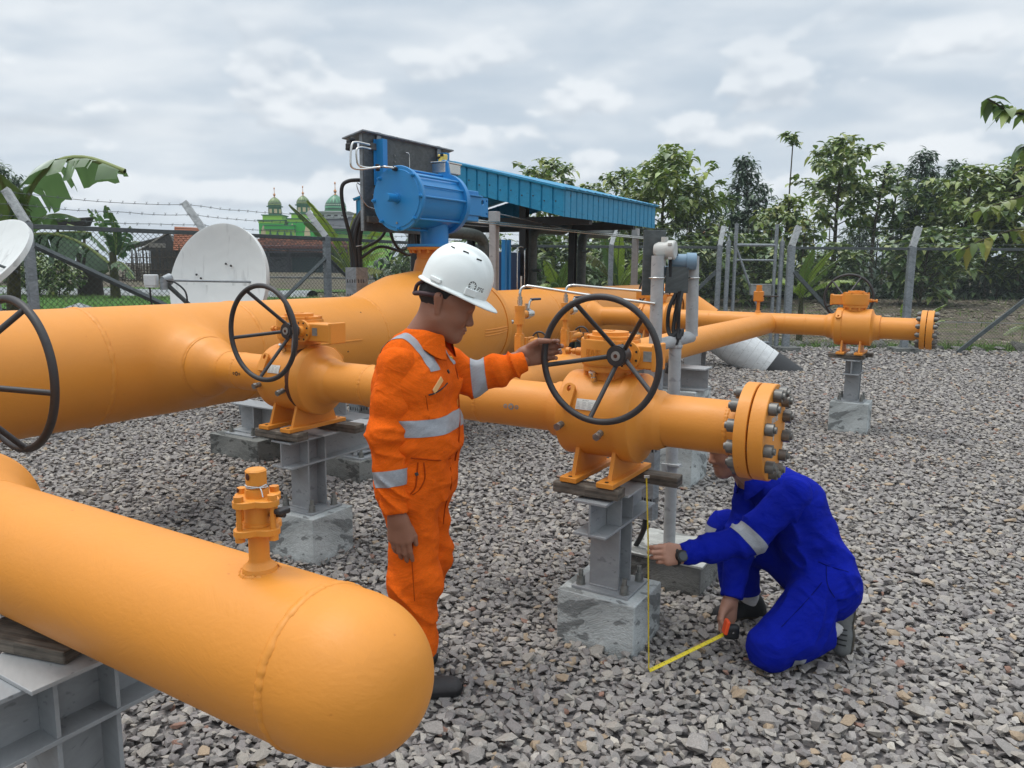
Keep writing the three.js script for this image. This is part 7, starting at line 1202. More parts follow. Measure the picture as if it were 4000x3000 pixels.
banana('banana grove left of the bamboo fence, leaves pointing up', [-12.5, ground(-12.5, -24), -24], [-12.5, 2.0, -24], [
  [[-12.5, 1.9, -24], [-12.65, 2.6, -24], [-12.75, 3.25, -24], 0.34, 0.5, GB, 0.2], [[-12.45, 1.9, -24], [-12.5, 2.6, -24], [-12.6, 3.25, -24.1], 0.30, 0.5, GB, 0.2], [[-12.4, 1.9, -24], [-12.3, 2.5, -24], [-12.2, 3.35, -24], 0.5, 0.3, [0.06, 0.12, 0.04], 0.2], [[-12.4, 1.9, -24], [-12.2, 2.6, -24], [-12.1, 3.15, -24], 0.34, 0.5, GB, 0.2], [[-12.3, 1.9, -24], [-12.0, 2.5, -24], [-11.6, 2.75, -24], 0.45, 0.5, GD, 0.5], [[-12.3, 1.8, -23.9], [-11.9, 2.4, -23.8], [-11.5, 2.3, -23.7], 0.45, 0.5, GD, 0.7], [[-12.6, 1.9, -24], [-13.1, 2.7, -24], [-13.5, 2.8, -24], 0.5, 0.5, GB, 0.5], [[-12.6, 1.8, -23.8], [-13.3, 2.3, -23.6], [-13.9, 2.0, -23.4], 0.5, 0.6, GD, 0.9], [[-12.4, 1.6, -23.7], [-11.9, 1.9, -23.4], [-11.5, 1.2, -23.2], 0.5, 0.6, GB, 0.9]], 0.16);
banana('bright banana plant behind the black cable bundle', [-3.72, ground(-3.72, -18), -18], [-3.75, 1.45, -18], [
  [[-3.8, 1.5, -18], [-4.05, 2.35, -18], [-4.56, 3.05, -18], 0.44, 0.08, GL2, 0.25], [[-3.85, 1.5, -18.05], [-4.3, 2.3, -18.1], [-5.0, 2.97, -18.1], 0.46, 0.12, [0.10, 0.17, 0.07], 0.35], [[-3.85, 1.45, -17.9], [-4.0, 1.75, -17.9], [-4.2, 1.92, -17.9], 0.28, 0.2, GL2, 0.4], [[-3.7, 1.45, -17.9], [-3.4, 1.7, -17.8], [-3.02, 1.5, -17.7], 0.42, 0.3, GY, 0.9], [[-3.7, 1.5, -18], [-3.4, 1.95, -18], [-3.0, 1.95, -18], 0.4, 0.4, GL2, 0.6], [[-3.7, 1.5, -18.1], [-3.3, 2.4, -18.1], [-2.9, 2.65, -18.1], 0.45, 0.3, GL2, 0.4], [[-3.75, 1.5, -18], [-3.7, 2.1, -18.2], [-3.55, 2.8, -18.2], 0.4, 0.1, GY, 0.2]], 0.12);
banana('low banana plant between the dark shelter columns', [1.08, ground(1.08, -17.6), -17.6], [1.08, 1.0, -17.6], [
  [[1.05, 1.1, -17.6], [0.95, 1.55, -17.6], [0.70, 1.80, -17.6], 0.36, 0.2, GL2, 0.7], [[1.0, 1.1, -17.6], [0.8, 1.4, -17.6], [0.54, 1.15, -17.6], 0.34, 0.3, GL2, 0.8], [[1.1, 1.1, -17.6], [1.15, 1.5, -17.6], [1.25, 1.80, -17.6], 0.34, 0.15, [0.14, 0.23, 0.05], 0.3], [[1.12, 1.1, -17.6], [1.3, 1.5, -17.6], [1.45, 1.70, -17.6], 0.36, 0.2, GL2, 0.5], [[1.1, 1.05, -17.5], [1.0, 1.35, -17.4], [0.88, 1.3, -17.3], 0.3, 0.2, GB, 0.6], [[1.15, 1.0, -17.6], [1.5, 1.3, -17.6], [1.8, 1.2, -17.5], 0.36, 0.3, GL2, 0.7]], 0.08);
banana('tall banana plant with dry leaves behind the right shelter post', [2.55, ground(2.55, -18.6), -18.6], [2.56, 1.2, -18.6], [
  [[2.55, 1.2, -18.6], [2.5, 1.8, -18.6], [2.48, 2.42, -18.6], 0.36, 0.08, GL2, 0.15], [[2.55, 1.2, -18.6], [2.3, 1.9, -18.6], [2.08, 2.40, -18.6], 0.34, 0.2, GB, 0.3], [[2.5, 1.2, -18.6], [2.1, 1.95, -18.6], [1.70, 1.95, -18.6], 0.34, 0.4, [0.16, 0.17, 0.06], 0.9], [[2.5, 1.15, -18.6], [2.1, 1.75, -18.6], [1.68, 1.75, -18.6], 0.32, 0.4, GB, 0.6], [[2.6, 1.2, -18.6], [2.8, 1.8, -18.6], [3.15, 2.05, -18.6], 0.36, 0.3, GL2, 0.4], [[2.6, 1.15, -18.5], [2.85, 1.7, -18.4], [3.1, 1.65, -18.3], 0.4, 0.3, GL2, 0.6], [[2.6, 1.15, -18.5], [2.9, 1.3, -18.4], [2.95, 0.8, -18.4], 0.3, 0.6, [0.30, 0.17, 0.07], 1.2], [[2.5, 1.1, -18.5], [2.2, 1.4, -18.4], [2.02, 1.0, -18.3], 0.3, 0.6, [0.34, 0.20, 0.09], 1.2]], 0.10);
banana('small bright banana plant beside the right gate post', [6.9, ground(6.9, -18.2), -18.2], [6.92, 1.0, -18.3], [
  [[6.92, 1.05, -18.3], [6.86, 1.6, -18.3], [6.9, 2.12, -18.3], 0.30, 0.05, [0.15, 0.24, 0.05], 0.15], [[6.92, 1.05, -18.3], [7.05, 1.6, -18.3], [7.34, 2.09, -18.3], 0.34, 0.05, GL2, 0.2], [[6.94, 1.05, -18.3], [7.15, 1.5, -18.3], [7.56, 1.92, -18.3], 0.36, 0.15, [0.14, 0.23, 0.05], 0.4], [[6.95, 1.0, -18.2], [7.4, 1.55, -18.2], [8.2, 1.33, -18.1], 0.32, 0.4, GL2, 0.7], [[6.9, 1.0, -18.2], [6.5, 1.6, -18.2], [5.95, 1.35, -18.1], 0.30, 0.4, GL2, 0.8], [[6.88, 1.0, -18.2], [6.75, 1.3, -18.2], [6.7, 1.4, -18.1], 0.26, 0.2, GL2, 0.5]], 0.085);
banana('banana sprout behind the base of the right leaning fence post', [9.25, ground(9.25, -17.6), -17.6], [9.25, 0.2, -17.6], [[[9.2, 0.25, -17.6], [9.0, 0.7, -17.6], [8.76, 0.93, -17.6], 0.24, 0.05, GL2, 0.3], [[9.3, 0.25, -17.6], [9.5, 0.7, -17.6], [9.72, 0.90, -17.6], 0.24, 0.05, GL2, 0.3], [[9.25, 0.2, -17.5], [9.3, 0.5, -17.4], [9.6, 0.55, -17.3], 0.2, 0.1, GL2, 0.4]], 0.04);
banana('banana sprout at the right edge behind the fence', [12.0, ground(12, -17.4), -17.4], [12.0, 0.3, -17.4], [[[11.95, 0.35, -17.4], [11.75, 0.8, -17.4], [11.5, 1.0, -17.4], 0.3, 0.05, GL2, 0.4], [[11.9, 0.3, -17.4], [11.6, 0.55, -17.3], [11.15, 0.2, -17.2], 0.26, 0.2, [0.12, 0.15, 0.04], 0.4], [[12.05, 0.3, -17.4], [12.3, 0.8, -17.4], [12.6, 0.9, -17.4], 0.3, 0.1, GL2, 0.4]], 0.05);
// dry bananas trunk in the left grove
// ------------------------------------------------------------------ far buildings
const mTileOld = std({ color: lin(0.105, 0.042, 0.026), roughness: 0.9 }), mTileOld2 = std({ color: lin(0.25, 0.095, 0.05), roughness: 0.9 }), mTile = std({ color: lin(0.36, 0.125, 0.055), map: tSteel, roughness: 0.85 });
// tiled slope from ridge line to eave line, courses stepped; returns [dark, bright] geometry lists
function tileSlope(r0, r1, e0, e1, rows, cols, seed, frac) { const R = rng(seed), A2 = [], B2 = []; for (let j = 0; j < rows; j++) for (let i = 0; i < cols; i++) { const q = (u, v) => r0.clone().lerp(r1, u).lerp(e0.clone().lerp(e1, u), v), a = q(i / cols, j / rows), b = q((i + 1) / cols, j / rows), c = q(i / cols, (j + 1.06) / rows), d = q((i + 1) / cols, (j + 1.06) / rows), up = b.clone().sub(a).cross(c.clone().sub(a)).normalize(); if (up.y < 0) up.negate(); a.addScaledVector(up, 0.01); b.addScaledVector(up, 0.01); c.addScaledVector(up, 0.07); d.addScaledVector(up, 0.07); const g = new THREE.BufferGeometry(); const c2 = c.clone().addScaledVector(up, -0.06), d2 = d.clone().addScaledVector(up, -0.06); g.setAttribute('position', new THREE.Float32BufferAttribute([...a.toArray(), ...b.toArray(), ...c.toArray(), ...d.toArray(), ...c2.toArray(), ...d2.toArray()], 3)); g.setIndex([0, 2, 1, 1, 2, 3, 2, 4, 3, 3, 4, 5]); const cl = fbm(i * 0.25 + seed, j * 0.6, 1, 3); (R() * 0.5 + cl * 0.7 > frac ? B2 : A2).push(g.toNonIndexed()); } [...A2, ...B2].forEach(g => g.computeVertexNormals()); return [A2, B2]; }
{
  const y0 = ground(-18, -65) - 0.3, t = thing('tiled_hall', V(-18, y0, -65), 0, 'long low hall with a mottled brown tile roof and dark green gate below the mosque', 'building');
  const w = std({ color: lin(0.20, 0.21, 0.22), map: tConc, roughness: 0.9 }), dk = std({ color: lin(0.035, 0.035, 0.04), roughness: 0.8 });
  mesh('wall', [rbox(9.6, 2.1, 0.3, 0.02, -0.1, 1.05, -0.6), rbox(0.3, 2.1, 4, 0.02, -4.8, 1.05, -2.5)], w, t);
  mesh('veranda_beam', rbox(10.4, 0.62, 0.2, 0.02, 0, 2.25, 0.3), std({ color: lin(0.09, 0.095, 0.11), roughness: 0.8 }), t);
  const [a, b] = tileSlope(V(-3.6, 4.2 - y0 + 0.0, -2.4), V(2.9, 4.0 - y0, -2.4), V(-4.9, 2.85 - y0, 0.5), V(5.0, 2.6 - y0, 0.5), 16, 46, 3, 0.62);
  mesh('roof_tiles', a, mTileOld, t).userData.kind = 'stuff'; mesh('bright_roof_tiles', b, mTileOld2, t).userData.kind = 'stuff';
  mesh('eave_board', rbox(10.2, 0.22, 0.1, 0.01, 0.05, 2.42, 0.52), std({ color: lin(0.12, 0.04, 0.03), roughness: 0.8 }), t);
  for (const x of [-4.2, -2.6, -0.9, 2.9, 4.6]) mesh('pillar', rbox(0.22, 2.3, 0.22, 0.02, x, 1.1, 0.3), dk, t);
  mesh('gate', [rbox(3.6, 1.5, 0.08, 0.01, 1.0, 0.85, -0.38)], std({ color: lin(0.012, 0.035, 0.035), roughness: 0.6 }), t); mesh('opening', rbox(9.2, 0.45, 0.06, 0.01, 0, 1.85, -0.42), dk, t);
  for (const x of [-3.6, -3.2, -2.0, 3.7]) mesh('vent_blocks', rbox(0.5, 0.14, 0.04, 0.01, x, 1.35, -0.43), dk, t);
}
{
  const y0 = ground(-24, -55) - 0.3, t = thing('village_house', V(-24.6, y0, -55), 0.15, 'small house with an orange tile roof beside the bamboo fence', 'house');
  const Y = 4.25 - y0, E = 2.55 - y0;
  const [a, b] = tileSlope(V(0.5, Y, 0.2), V(2.9, Y, -2.0), V(0.9, E, 2.3), V(4.2, E, 0.6), 13, 20, 8, 0.45); mesh('roof_tiles', [...a, ...b], mTile, t).userData.kind = 'stuff';
  const g = new THREE.BufferGeometry(); g.setAttribute('position', new THREE.Float32BufferAttribute([0.5, Y, 0.2, 0.9, E, 2.3, -1.6, E, -1.0, 0.5, Y, 0.2], 3)); g.setIndex([0, 1, 2]); mesh('gable', fuse([extr([[-1.6, E], [1.0, E], [0.35, Y - 0.5]], 0.1).translate(0, 0, 1.2)], false), std({ color: lin(0.05, 0.045, 0.04), roughness: 0.9 }), t);
  mesh('gable_board', [rod(V(-1.7, E - 0.05, 1.3), V(0.4, Y - 0.45, 1.3), 0.06, 6), rod(V(1.2, E - 0.05, 1.3), V(0.4, Y - 0.45, 1.3), 0.06, 6), rbox(1.1, 0.3, 0.1, 0.02, -0.4, E + 0.35, 1.28)], std({ color: lin(0.22, 0.20, 0.17), roughness: 0.9 }), t);
  mesh('sheet_roof', [extr([[-3.2, E + 0.1], [0.4, Y - 0.6], [0.4, Y - 0.68], [-3.2, E + 0.02]], 2.6).translate(-0.3, 0, -0.6)], std({ color: lin(0.20, 0.20, 0.19), map: tGalv, roughness: 0.6 }), t);
  mesh('wall', rbox(4.4, 2.2, 2, 0.02, 1.0, 1.0, -0.7), std({ color: lin(0.10, 0.095, 0.085), map: tConc, roughness: 0.95 }), t);
}
{ // bamboo fence and lean-to bits
  const R = rng(808), t = thing('bamboo_fence', V(-21.5, ground(-21, -44), -44), 0, 'fence of upright grey bamboo canes left of the white dish', 'fence'), m = std({ color: lin(0.20, 0.165, 0.13), map: tBark, roughness: 0.9 });
  for (let i = 0; i < 46; i++) { const x = -0.4 + i * 0.085, h = 1.5 + 0.6 * R(); mesh('cane', rod(V(x, -0.1, (R() - 0.5) * 0.15), V(x + (R() - 0.5) * 0.16, h, (R() - 0.5) * 0.2), 0.032, 5, 0.022), m, t); }
  mesh('rail', [rod(V(-0.4, 0.6, 0.1), V(3.4, 0.65, 0.1), 0.03, 6)], m, t); mesh('rail', [rod(V(-0.4, 1.3, 0.1), V(3.4, 1.35, 0.1), 0.03, 6)], m, t);
  const t2 = thing('bamboo_hurdle', V(-20.6, ground(-20, -42) - 0.1, -42), 0, 'collapsed bamboo hurdle leaning in front of the bamboo fence', 'fence panel');
  for (let i = 0; i < 9; i++) mesh('cane', rod(V(-0.9 + i * 0.05, 0.1 + i * 0.13, 0.2), V(0.45 + i * 0.06, 0.0 + i * 0.13 + 0.15 * R(), 0.2), 0.026, 5), m, t2); for (let i = 0; i < 9; i++) mesh('cane', rod(V(-0.75 + i * 0.16, 0.02, 0.24), V(-0.6 + i * 0.14, 1.2 - 0.05 * i, 0.24), 0.026, 5), m, t2);
  const t3 = thing('bamboo_pile', V(-22.5, ground(-22, -42), -42), 0, 'heap of loose bamboo poles under the banana grove', 'bamboo pile'); for (let i = 0; i < 12; i++) mesh('cane', rod(V(-0.9 + 0.5 * R(), 0.6 * R() + 0.1, R()), V(0.9 + 0.6 * R(), 0.1 + 0.2 * R(), R()), 0.03, 5), m, t3);
}
{
  const t = thing('shed_roof', V(-17.2, ground(-17, -30), -30), 0, 'rusty sheet roofed lean-to above the left banana grove', 'shed'), m = std({ color: lin(0.055, 0.045, 0.04), map: tBark, roughness: 0.9 });
  const y = 3.05 - ground(-17, -30); mesh('roof_sheet', [rod(V(-0.65, y + 0.2, 0), V(0.9, y + 0.34, -0.2), 0.05, 6), extr([[-0.6, y], [0.65, y + 0.02], [0.8, y + 0.3], [-0.6, y + 0.17]], 0.5)], m, t); for (const x of [-0.5, 0.5]) mesh('post', rod(V(x, -0.1, 0), V(x, y + 0.1, 0), 0.05, 6), mBark, t);
}
{ const t = thing('tree_stump', V(-14.4, ground(-14.4, -26) - 0.1, -26), 0, 'thick dark bare trunk under the drooping banana leaf', 'tree trunk'); const g = new THREE.CylinderGeometry(0.33, 0.42, 1.7, 14, 6).translate(0, 0.85, 0), p = g.attributes.position; for (let i = 0; i < p.count; i++) { const k = 1 + 0.25 * (fbm(p.getX(i) * 6 + 9, p.getY(i) * 1.5, p.getZ(i) * 6, 3) - 0.5); p.setX(i, p.getX(i) * k); p.setZ(i, p.getZ(i) * k); } g.computeVertexNormals(); mesh('trunk', g, std({ color: lin(0.075, 0.06, 0.05), map: tBark, roughness: 1 }), t); }
{
  const t = thing('brick_house', V(15.4, ground(15, -60), -60), 0, 'patch of orange brick house wall glimpsed between trees left of the gate', 'house'); mesh('wall', rbox(1.4, 3.4, 2, 0.02, 0, 1.7, 0), std({ color: lin(0.42, 0.17, 0.10), map: tConc, roughness: 0.9 }), t); mesh('roof', extr([[-0.9, 3.35], [0.9, 3.35], [0, 4.1]], 2.4), std({ color: lin(0.3, 0.1, 0.06), roughness: 0.9 }), t);
}
// ---- green mosque
{
  const y0 = 0.6, t = thing('mosque', V(-31, y0, -111), 0.0, 'bright green mosque with two small towers and a large patterned dome', 'mosque');
  const gB = std({ color: lin(0.015, 0.40, 0.030), roughness: 0.6 }), gL = std({ color: lin(0.30, 0.62, 0.035), roughness: 0.6 }), gD = std({ color: lin(0.02, 0.15, 0.05), roughness: 0.5 }), gold = std({ color: lin(0.55, 0.24, 0.08), roughness: 0.35, metalness: 0.7 }), cream = std({ color: lin(0.62, 0.52, 0.30), roughness: 0.7 }), wh = std({ color: lin(0.6, 0.62, 0.6), roughness: 0.7 });
  const domeTex = (dark, light, dots) => { const c = document.createElement('canvas'); c.width = 1024; c.height = 256; const x = c.getContext('2d'); x.fillStyle = dark; x.fillRect(0, 0, 1024, 256); x.strokeStyle = light; x.lineWidth = 7; const n = 16; for (let i = 0; i < n; i++) { const a = i * 64; x.beginPath(); x.moveTo(a, 150); x.quadraticCurveTo(a + 8, 70, a + 32, 20); x.quadraticCurveTo(a + 56, 70, a + 64, 150); x.stroke(); x.lineWidth = 5; x.beginPath(); x.moveTo(a + 32, 40); x.lineTo(a + 32, 150); x.stroke(); x.lineWidth = 9; x.beginPath(); x.moveTo(a, 222); x.lineTo(a + 16, 200); x.lineTo(a + 32, 222); x.lineTo(a + 48, 200); x.lineTo(a + 64, 222); x.stroke(); x.fillStyle = dots; x.beginPath(); x.arc(a + 16, 172, 8, 0, 7); x.arc(a + 48, 172, 8, 0, 7); x.fill(); } const q = new THREE.CanvasTexture(c); q.colorSpace = THREE.SRGBColorSpace; q.wrapS = THREE.RepeatWrapping; return q; };
  const dome = (x, yb, z, r, h, tx) => { const prof = []; for (let i = 0; i <= 26; i++) { const k = i / 26, rr = k < 0.18 ? r * (0.97 + 0.03 * Math.sin(k / 0.18 * 1.57)) : r * Math.pow(Math.max(0, Math.cos((k - 0.18) / 0.82 * Math.PI / 2)), 0.72); prof.push(new THREE.Vector2(Math.max(rr, 0.01), k * h)); } const g = new THREE.LatheGeometry(prof, 48); const m = new THREE.Mesh(fuse([g.translate(x, yb, z)], false), std({ map: tx, roughness: 0.4 })); m.name = 'dome'; m.castShadow = m.receiveShadow = true; t.add(m); };
  const finial = (x, y, z, s) => mesh('finial', [latheY([[y, 0.28 * s], [y + 0.3 * s, 0.10 * s], [y + 0.5 * s, 0.28 * s], [y + 0.75 * s, 0.30 * s], [y + 1.05 * s, 0.08 * s], [y + 1.9 * s, 0.05 * s], [y + 2.0 * s, 0.14 * s], [y + 2.25 * s, 0.16 * s], [y + 2.45 * s, 0.02]], 14).translate(x, 0, z)], gold, t);
  const tSmall = domeTex('#1d4a26', '#a9b766', '#dcd7a0'), tBig = domeTex('#123f26', '#6fc090', '#d8e4cc');
  const tower = (x, z, dy) => {
    const k = y => y - y0 + dy;
    mesh('tower_wall', [rbox(3.6, k(7.6) + 0.5, 3.6, 0.03, x, (k(7.6) - 0.5) / 2, z)], gB, t);
    mesh('tower_band', [rbox(3.7, 0.34, 3.7, 0.02, x, k(7.62), z), rbox(2.75, 0.95, 2.75, 0.02, x, k(8.1), z)], gL, t);
    mesh('cornice', rbox(4.0, 0.13, 4.0, 0.02, x, k(7.87), z), gD, t); mesh('cornice', rbox(3.05, 0.13, 3.05, 0.02, x, k(8.62), z), gD, t);
    mesh('lantern', [cyl(0.95, 1.2, x, k(9.25), z, 'y', 8)], gD, t); for (let i = 0; i < 8; i++) { const a = i * Math.PI / 4 + 0.39; mesh('window', rbox(0.42, 0.62, 0.06, 0.01).rotateY(Math.PI / 2 - a).translate(x + Math.cos(a) * 0.9, k(9.2), z + Math.sin(a) * 0.9), cream, t); }
    mesh('lantern_rim', [cyl(1.15, 0.1, x, k(9.88), z, 'y', 24)], gD, t);
    dome(x, k(9.9), z, 0.95, 1.35, tSmall); finial(x, k(11.15), z, 0.58);
    for (const dx of [-1.15, 0.95]) mesh('arch_panel', fuse([(() => { const s = new THREE.Shape(); s.moveTo(-0.42, 0); s.lineTo(0.42, 0); s.quadraticCurveTo(0.42, 0.9, 0, 1.75); s.quadraticCurveTo(-0.42, 0.9, -0.42, 0); return new THREE.ExtrudeGeometry(s, { depth: 0.08, bevelEnabled: false }); })().translate(x + dx, k(5.5), z + 1.8)], false), cream, t);
  };
  tower(-3.15, 0, -0.05); tower(0.93, 0, 0.2);
  mesh('porch', [rbox(4.2, 0.55, 3.0, 0.03, -1.9, 6.2, 1.0)], gB, t); mesh('porch_trim', [rbox(4.4, 0.12, 3.2, 0.02, -1.9, 6.5, 1.0), rbox(4.4, 0.10, 3.2, 0.02, -1.9, 5.95, 1.0)], gD, t); mesh('porch_wall', rbox(4.0, 6, 2.6, 0.02, -1.9, 3.0, 0.9), gL, t);
  for (const dx of [-3.2, -2.2, -1.2, -0.3]) mesh('arch_panel', fuse([(() => { const s = new THREE.Shape(); s.moveTo(-0.4, 0); s.lineTo(0.4, 0); s.lineTo(0, 1.3); s.lineTo(-0.4, 0); return new THREE.ExtrudeGeometry(s, { depth: 0.08, bevelEnabled: false }); })().translate(dx, 4.5, 2.25)], false), gD, t);
  mesh('hall_wall', rbox(13, 6.2, 9, 0.03, 5.4, 2.9, -6), gL, t); mesh('hall_band', [rbox(13.4, 0.5, 9.4, 0.02, 5.4, 5.75, -6), rbox(13.8, 0.14, 9.8, 0.02, 5.4, 6.15, -6)], gB, t);
  const pyr = new THREE.CylinderGeometry(2.9, 9.4, 1.95, 4, 1).rotateY(Math.PI / 4).translate(5.0, 7.2, -6); mesh('hall_roof', pyr.toNonIndexed(), std({ color: lin(0.085, 0.09, 0.10), map: tGalv, roughness: 0.8 }), t);
  mesh('drum', [rbox(4.2, 0.9, 4.2, 0.02, 4.4, 8.25, -5.0)], wh, t); mesh('drum_cornice', [rbox(5.3, 0.12, 5.3, 0.02, 4.4, 8.8, -5.0), rbox(4.8, 0.14, 4.8, 0.02, 4.4, 8.65, -5.0)], wh, t);
  for (const dx of [-1.5, -0.5, 0.5, 1.5]) mesh('window', rbox(0.5, 0.2, 0.05, 0.01, 4.4 + dx, 8.25, -2.88), M.dark, t);
  mesh('drum_ring', cyl(1.62, 0.35, 4.4, 9.0, -5.0, 'y', 40), gD, t); dome(4.4, 9.1, -5.0, 1.58, 2.4, tBig); finial(4.4, 11.4, -5.0, 0.78);
}
// ------------------------------------------------------------------ field strips, water and litter
function strip(name, x0, x1, z0, z1, lift, m, nx = 40, nz = 10, wob = 0, kind = 'structure') { const pos = [], idx = []; for (let j = 0; j <= nz; j++) for (let i = 0; i <= nx; i++) { const x = mix(x0, x1, i / nx), e = (j === 0 || j === nz) ? wob * (fbm(x * 0.8 + 3, j, 2, 3) - 0.5) : 0, z = mix(z0, z1, j / nz) + e; pos.push(x, terrain(x, z) + lift, z); } for (let j = 0; j < nz; j++) for (let i = 0; i < nx; i++) { const k = j * (nx + 1) + i; idx.push(k, k + 1, k + nx + 1, k + 1, k + nx + 2, k + nx + 1); } const g = new THREE.BufferGeometry(); g.setAttribute('position', new THREE.Float32BufferAttribute(pos, 3)); g.setIndex(idx); g.computeVertexNormals(); const o = mesh(name, g, m); o.userData.kind = kind; return o; }
const tGrass = tex(512, 2, (u, v) => { const a = tn(u, v, 12, 4), b = tn(u, v, 90, 2, 6); const k = 0.8 + 0.3 * (a - 0.5) + 0.4 * (b - 0.5); return [k * 0.8, k, k * 0.6]; });
strip('seedling_bed', -21, -6.5, -26.0, -19.5, 0.035, std({ color: lin(0.10, 0.20, 0.025), map: tGrass, roughness: 1 }), 60, 14, 0.6);
strip('verge', -24, -4, -34.5, -31, 0.05, std({ color: lin(0.14, 0.17, 0.05), map: tGrass, roughness: 1 }), 60, 6, 1);
strip('verge', -3, 30, -17.6, -16.1, 0.03, std({ color: lin(0.10, 0.16, 0.035), map: tGrass, roughness: 1 }), 80, 4, 0.5);
{ // white plastic sheet rows over the seed beds
  const ms = std({ color: lin(0.46, 0.49, 0.49), roughness: 0.5, map: tConc });
  const row = (label, x0, x1, z, h, w) => { const n = 60, pos = [], idx = []; for (let i = 0; i <= n; i++) { const x = mix(x0, x1, i / n), hh = h * (0.7 + 0.6 * fbm(x * 1.1, 2, z, 3)); for (let k = 0; k <= 6; k++) { const a = k / 6 * Math.PI; pos.push(x, terrain(x, z) + Math.sin(a) * hh + 0.01, z - Math.cos(a) * w * 0.5 + 0.15 * (fbm(x * 0.7, k, 3, 2) - 0.5)); } } for (let i = 0; i < n; i++) for (let k = 0; k < 6; k++) { const p = i * 7 + k; idx.push(p, p + 7, p + 1, p + 1, p + 7, p + 8); } const g = new THREE.BufferGeometry(); g.setAttribute('position', new THREE.Float32BufferAttribute(pos, 3)); g.setIndex(idx); g.computeVertexNormals(); tag(mesh('plastic_cover', g, ms), label, 'plastic sheet'); };
  row('long low white plastic sheet over the seed bed behind the left fence', -21.5, -7.2, -27.4, 0.22, 1.6);
  const g = new THREE.ConeGeometry(1.25, 0.52, 4, 1).rotateY(0.6).scale(1.25, 1, 0.8); const o = mesh('plastic_tent', [g.toNonIndexed().translate(0, 0.22, 0)], ms); o.position.set(-10.6, ground(-10.6, -18.6) - 0.05, -18.6); tag(o, 'little pitched white plastic tent just above the orange header', 'plastic sheet');
}
{ const g = new THREE.CircleGeometry(1, 60).rotateX(-Math.PI / 2), p = g.attributes.position; for (let i = 1; i < p.count; i++) { const a = Math.atan2(p.getZ(i), p.getX(i)), k = 0.8 + 0.5 * fbm(Math.cos(a) * 2 + 5, Math.sin(a) * 2 + 5, 1, 3); p.setX(i, p.getX(i) * k); p.setZ(i, p.getZ(i) * k); } g.scale(5.2, 1, 2.6); const o = mesh('puddle', g.translate(14.2, -0.085, -20.6), std({ color: lin(0.085, 0.075, 0.045), roughness: 0.08, metalness: 0 })); o.userData.kind = 'structure'; }
{ const t = struct('field_path', [rbox(16, 0.12, 0.7, 0.02, -10, ground(-10, -50) + 0.1, -50)], M.concDark); void t; }
{
  const R = rng(5150), pick = stoneGeos.slice(0, 4), lists = pick.map(() => []), o = new THREE.Object3D();
  for (let i = 0; i < 9000; i++) { const x = -9 + 32 * R(), z = -16.5 - 15 * R(), a = R(); if (inYard(x, z) || (Math.abs(x - 14.2) / 5 + Math.abs(z + 20.6) / 2.4 < 1 && R() < 0.8)) continue; lists[i % 4].push([x, terrain(x, z) + 0.005, z, 0.10 + 0.20 * a * a]); }
  const cols = [[0.20, 0.16, 0.12], [0.16, 0.13, 0.10], [0.26, 0.22, 0.17], [0.11, 0.12, 0.06], [0.33, 0.29, 0.22]];
  lists.forEach((l, k) => { const im = new THREE.InstancedMesh(pick[k], mStone, l.length); l.forEach((s, i) => { o.position.set(s[0], s[1], s[2]); o.rotation.set((R() - 0.5) * 0.5, R() * 6.28, (R() - 0.5) * 0.5); o.scale.set(s[3], s[3] * 0.45, s[3]); o.updateMatrix(); im.setMatrixAt(i, o.matrix); const c = cols[Math.floor(R() * 5)]; im.setColorAt(i, lin(...c)); }); im.name = numbered('field_litter'); im.castShadow = im.receiveShadow = true; scene.add(im); tag(im, 'dead leaves and clods strewn over the bare paddy field', 'field litter', 'litter on the paddy field', 'stuff'); });
}
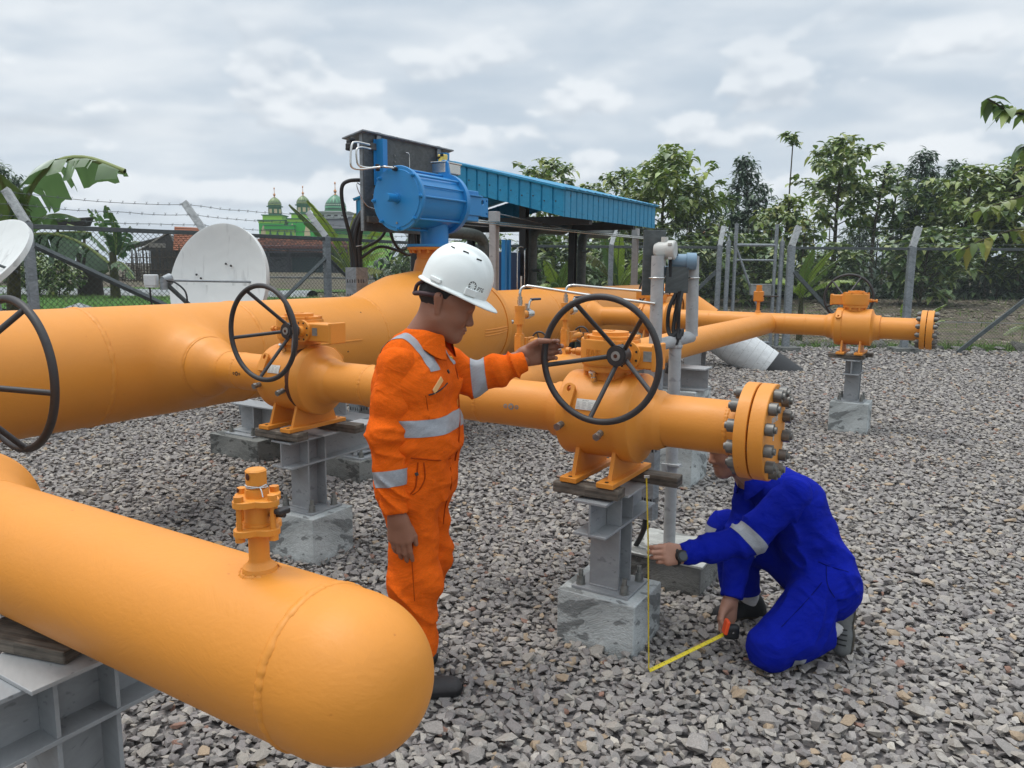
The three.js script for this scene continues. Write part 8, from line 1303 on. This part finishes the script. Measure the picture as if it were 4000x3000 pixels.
{ // grass blades along the pad edge, weeds in the field
  const R = rng(616), bl = new THREE.BufferGeometry(); bl.setAttribute('position', new THREE.Float32BufferAttribute([-0.5, 0, 0, 0.5, 0, 0, 0.25, 0.6, 0.15, -0.2, 0.6, 0.15, 0.05, 1, 0.45], 3)); bl.setIndex([0, 1, 2, 0, 2, 3, 3, 2, 4]); bl.computeVertexNormals();
  const P = []; for (let i = 0; i < 9000; i++) { const x = -2 + 24 * R(), z = -16.25 - 1.2 * R() * R(); if (!inYard(x, z + 0.15)) P.push([x, z, 0.10 + 0.16 * R()]); } for (let i = 0; i < 5000; i++) { const x = -20 + 44 * R(), z = -17 - 14 * R(); if (fbm(x * 0.6, 3, z * 0.6, 3) > 0.52) P.push([x, z, 0.10 + 0.18 * R()]); } for (let i = 0; i < 9000; i++) { const x = -20 + 13.5 * R(), z = -19.6 - 6.3 * R(); P.push([x, z, 0.08 + 0.09 * R()]); }
  const im = new THREE.InstancedMesh(bl, new THREE.MeshPhysicalMaterial({ color: 0xffffff, roughness: 0.7, transmission: 0.2, thickness: 0, side: THREE.DoubleSide }), P.length), o = new THREE.Object3D();
  P.forEach((q, i) => { o.position.set(q[0], terrain(q[0], q[1]) - 0.01, q[1]); o.rotation.set((R() - 0.5) * 0.6, R() * 6.28, 0); o.scale.set(0.016 + 0.012 * R(), q[2], q[2]); o.updateMatrix(); im.setMatrixAt(i, o.matrix); const k = 0.7 + 0.6 * R(); im.setColorAt(i, lin(0.13 * k, 0.20 * k, 0.04 * k)); });
  im.name = 'grass'; im.castShadow = im.receiveShadow = true; scene.add(im); tag(im, 'short green grass and weeds along the yard edge and seed beds', 'grass', null, 'stuff');
}
{ // rough stones edging the yard on the right
  const R = rng(272), sm = std({ color: lin(0.36, 0.34, 0.30), map: tConc, roughness: 0.95, bumpMap: tConcB, bumpScale: 0.03 });
  const edge = [[3.5, -16.2], [6.3, -16.6], [9.2, -16.15], [14, -15.2]]; const pts = edge.map(p => V(p[0], 0, p[1])), cv = new THREE.CatmullRomCurve3(pts);
  const N = 34, places = ['nearest the gate', 'behind the far valve', 'beside the right fence post', 'at the foot of the slanting fence brace', 'at the right picture edge']; void places;
  for (let i = 0; i < N; i++) { const q = cv.getPoint((i + 0.5 * R()) / N), s = 0.22 + 0.28 * R() * R(), m = mesh('edging_stone', stoneGeos[i % 10].clone().scale(s * 1.3, s, s * 1.1), sm); m.position.set(q.x, 0.02, q.z + (R() - 0.5) * 0.3); m.rotation.set(R(), R() * 6, R() * 0.5); const w = i < 9 ? ['behind the far handwheel left of the distant pedestal', 'left of the distant pedestal'] : i < 18 ? ['between the far pedestal and the right leaning post', 'below the far flange'] : i < 26 ? ['around the foot of the slanting fence brace', 'at the brace foot'] : ['at the right edge beyond the slanting fence brace', 'beyond the brace']; tag(m, 'pale edging stone ' + w[0], 'stone', 'edging stones ' + w[1]); }
}

// thin humid air
scene.fog = new THREE.FogExp2(new THREE.Color().setRGB(0.72, 0.79, 0.84), 0.0009);
renderer.render(scene, camera);
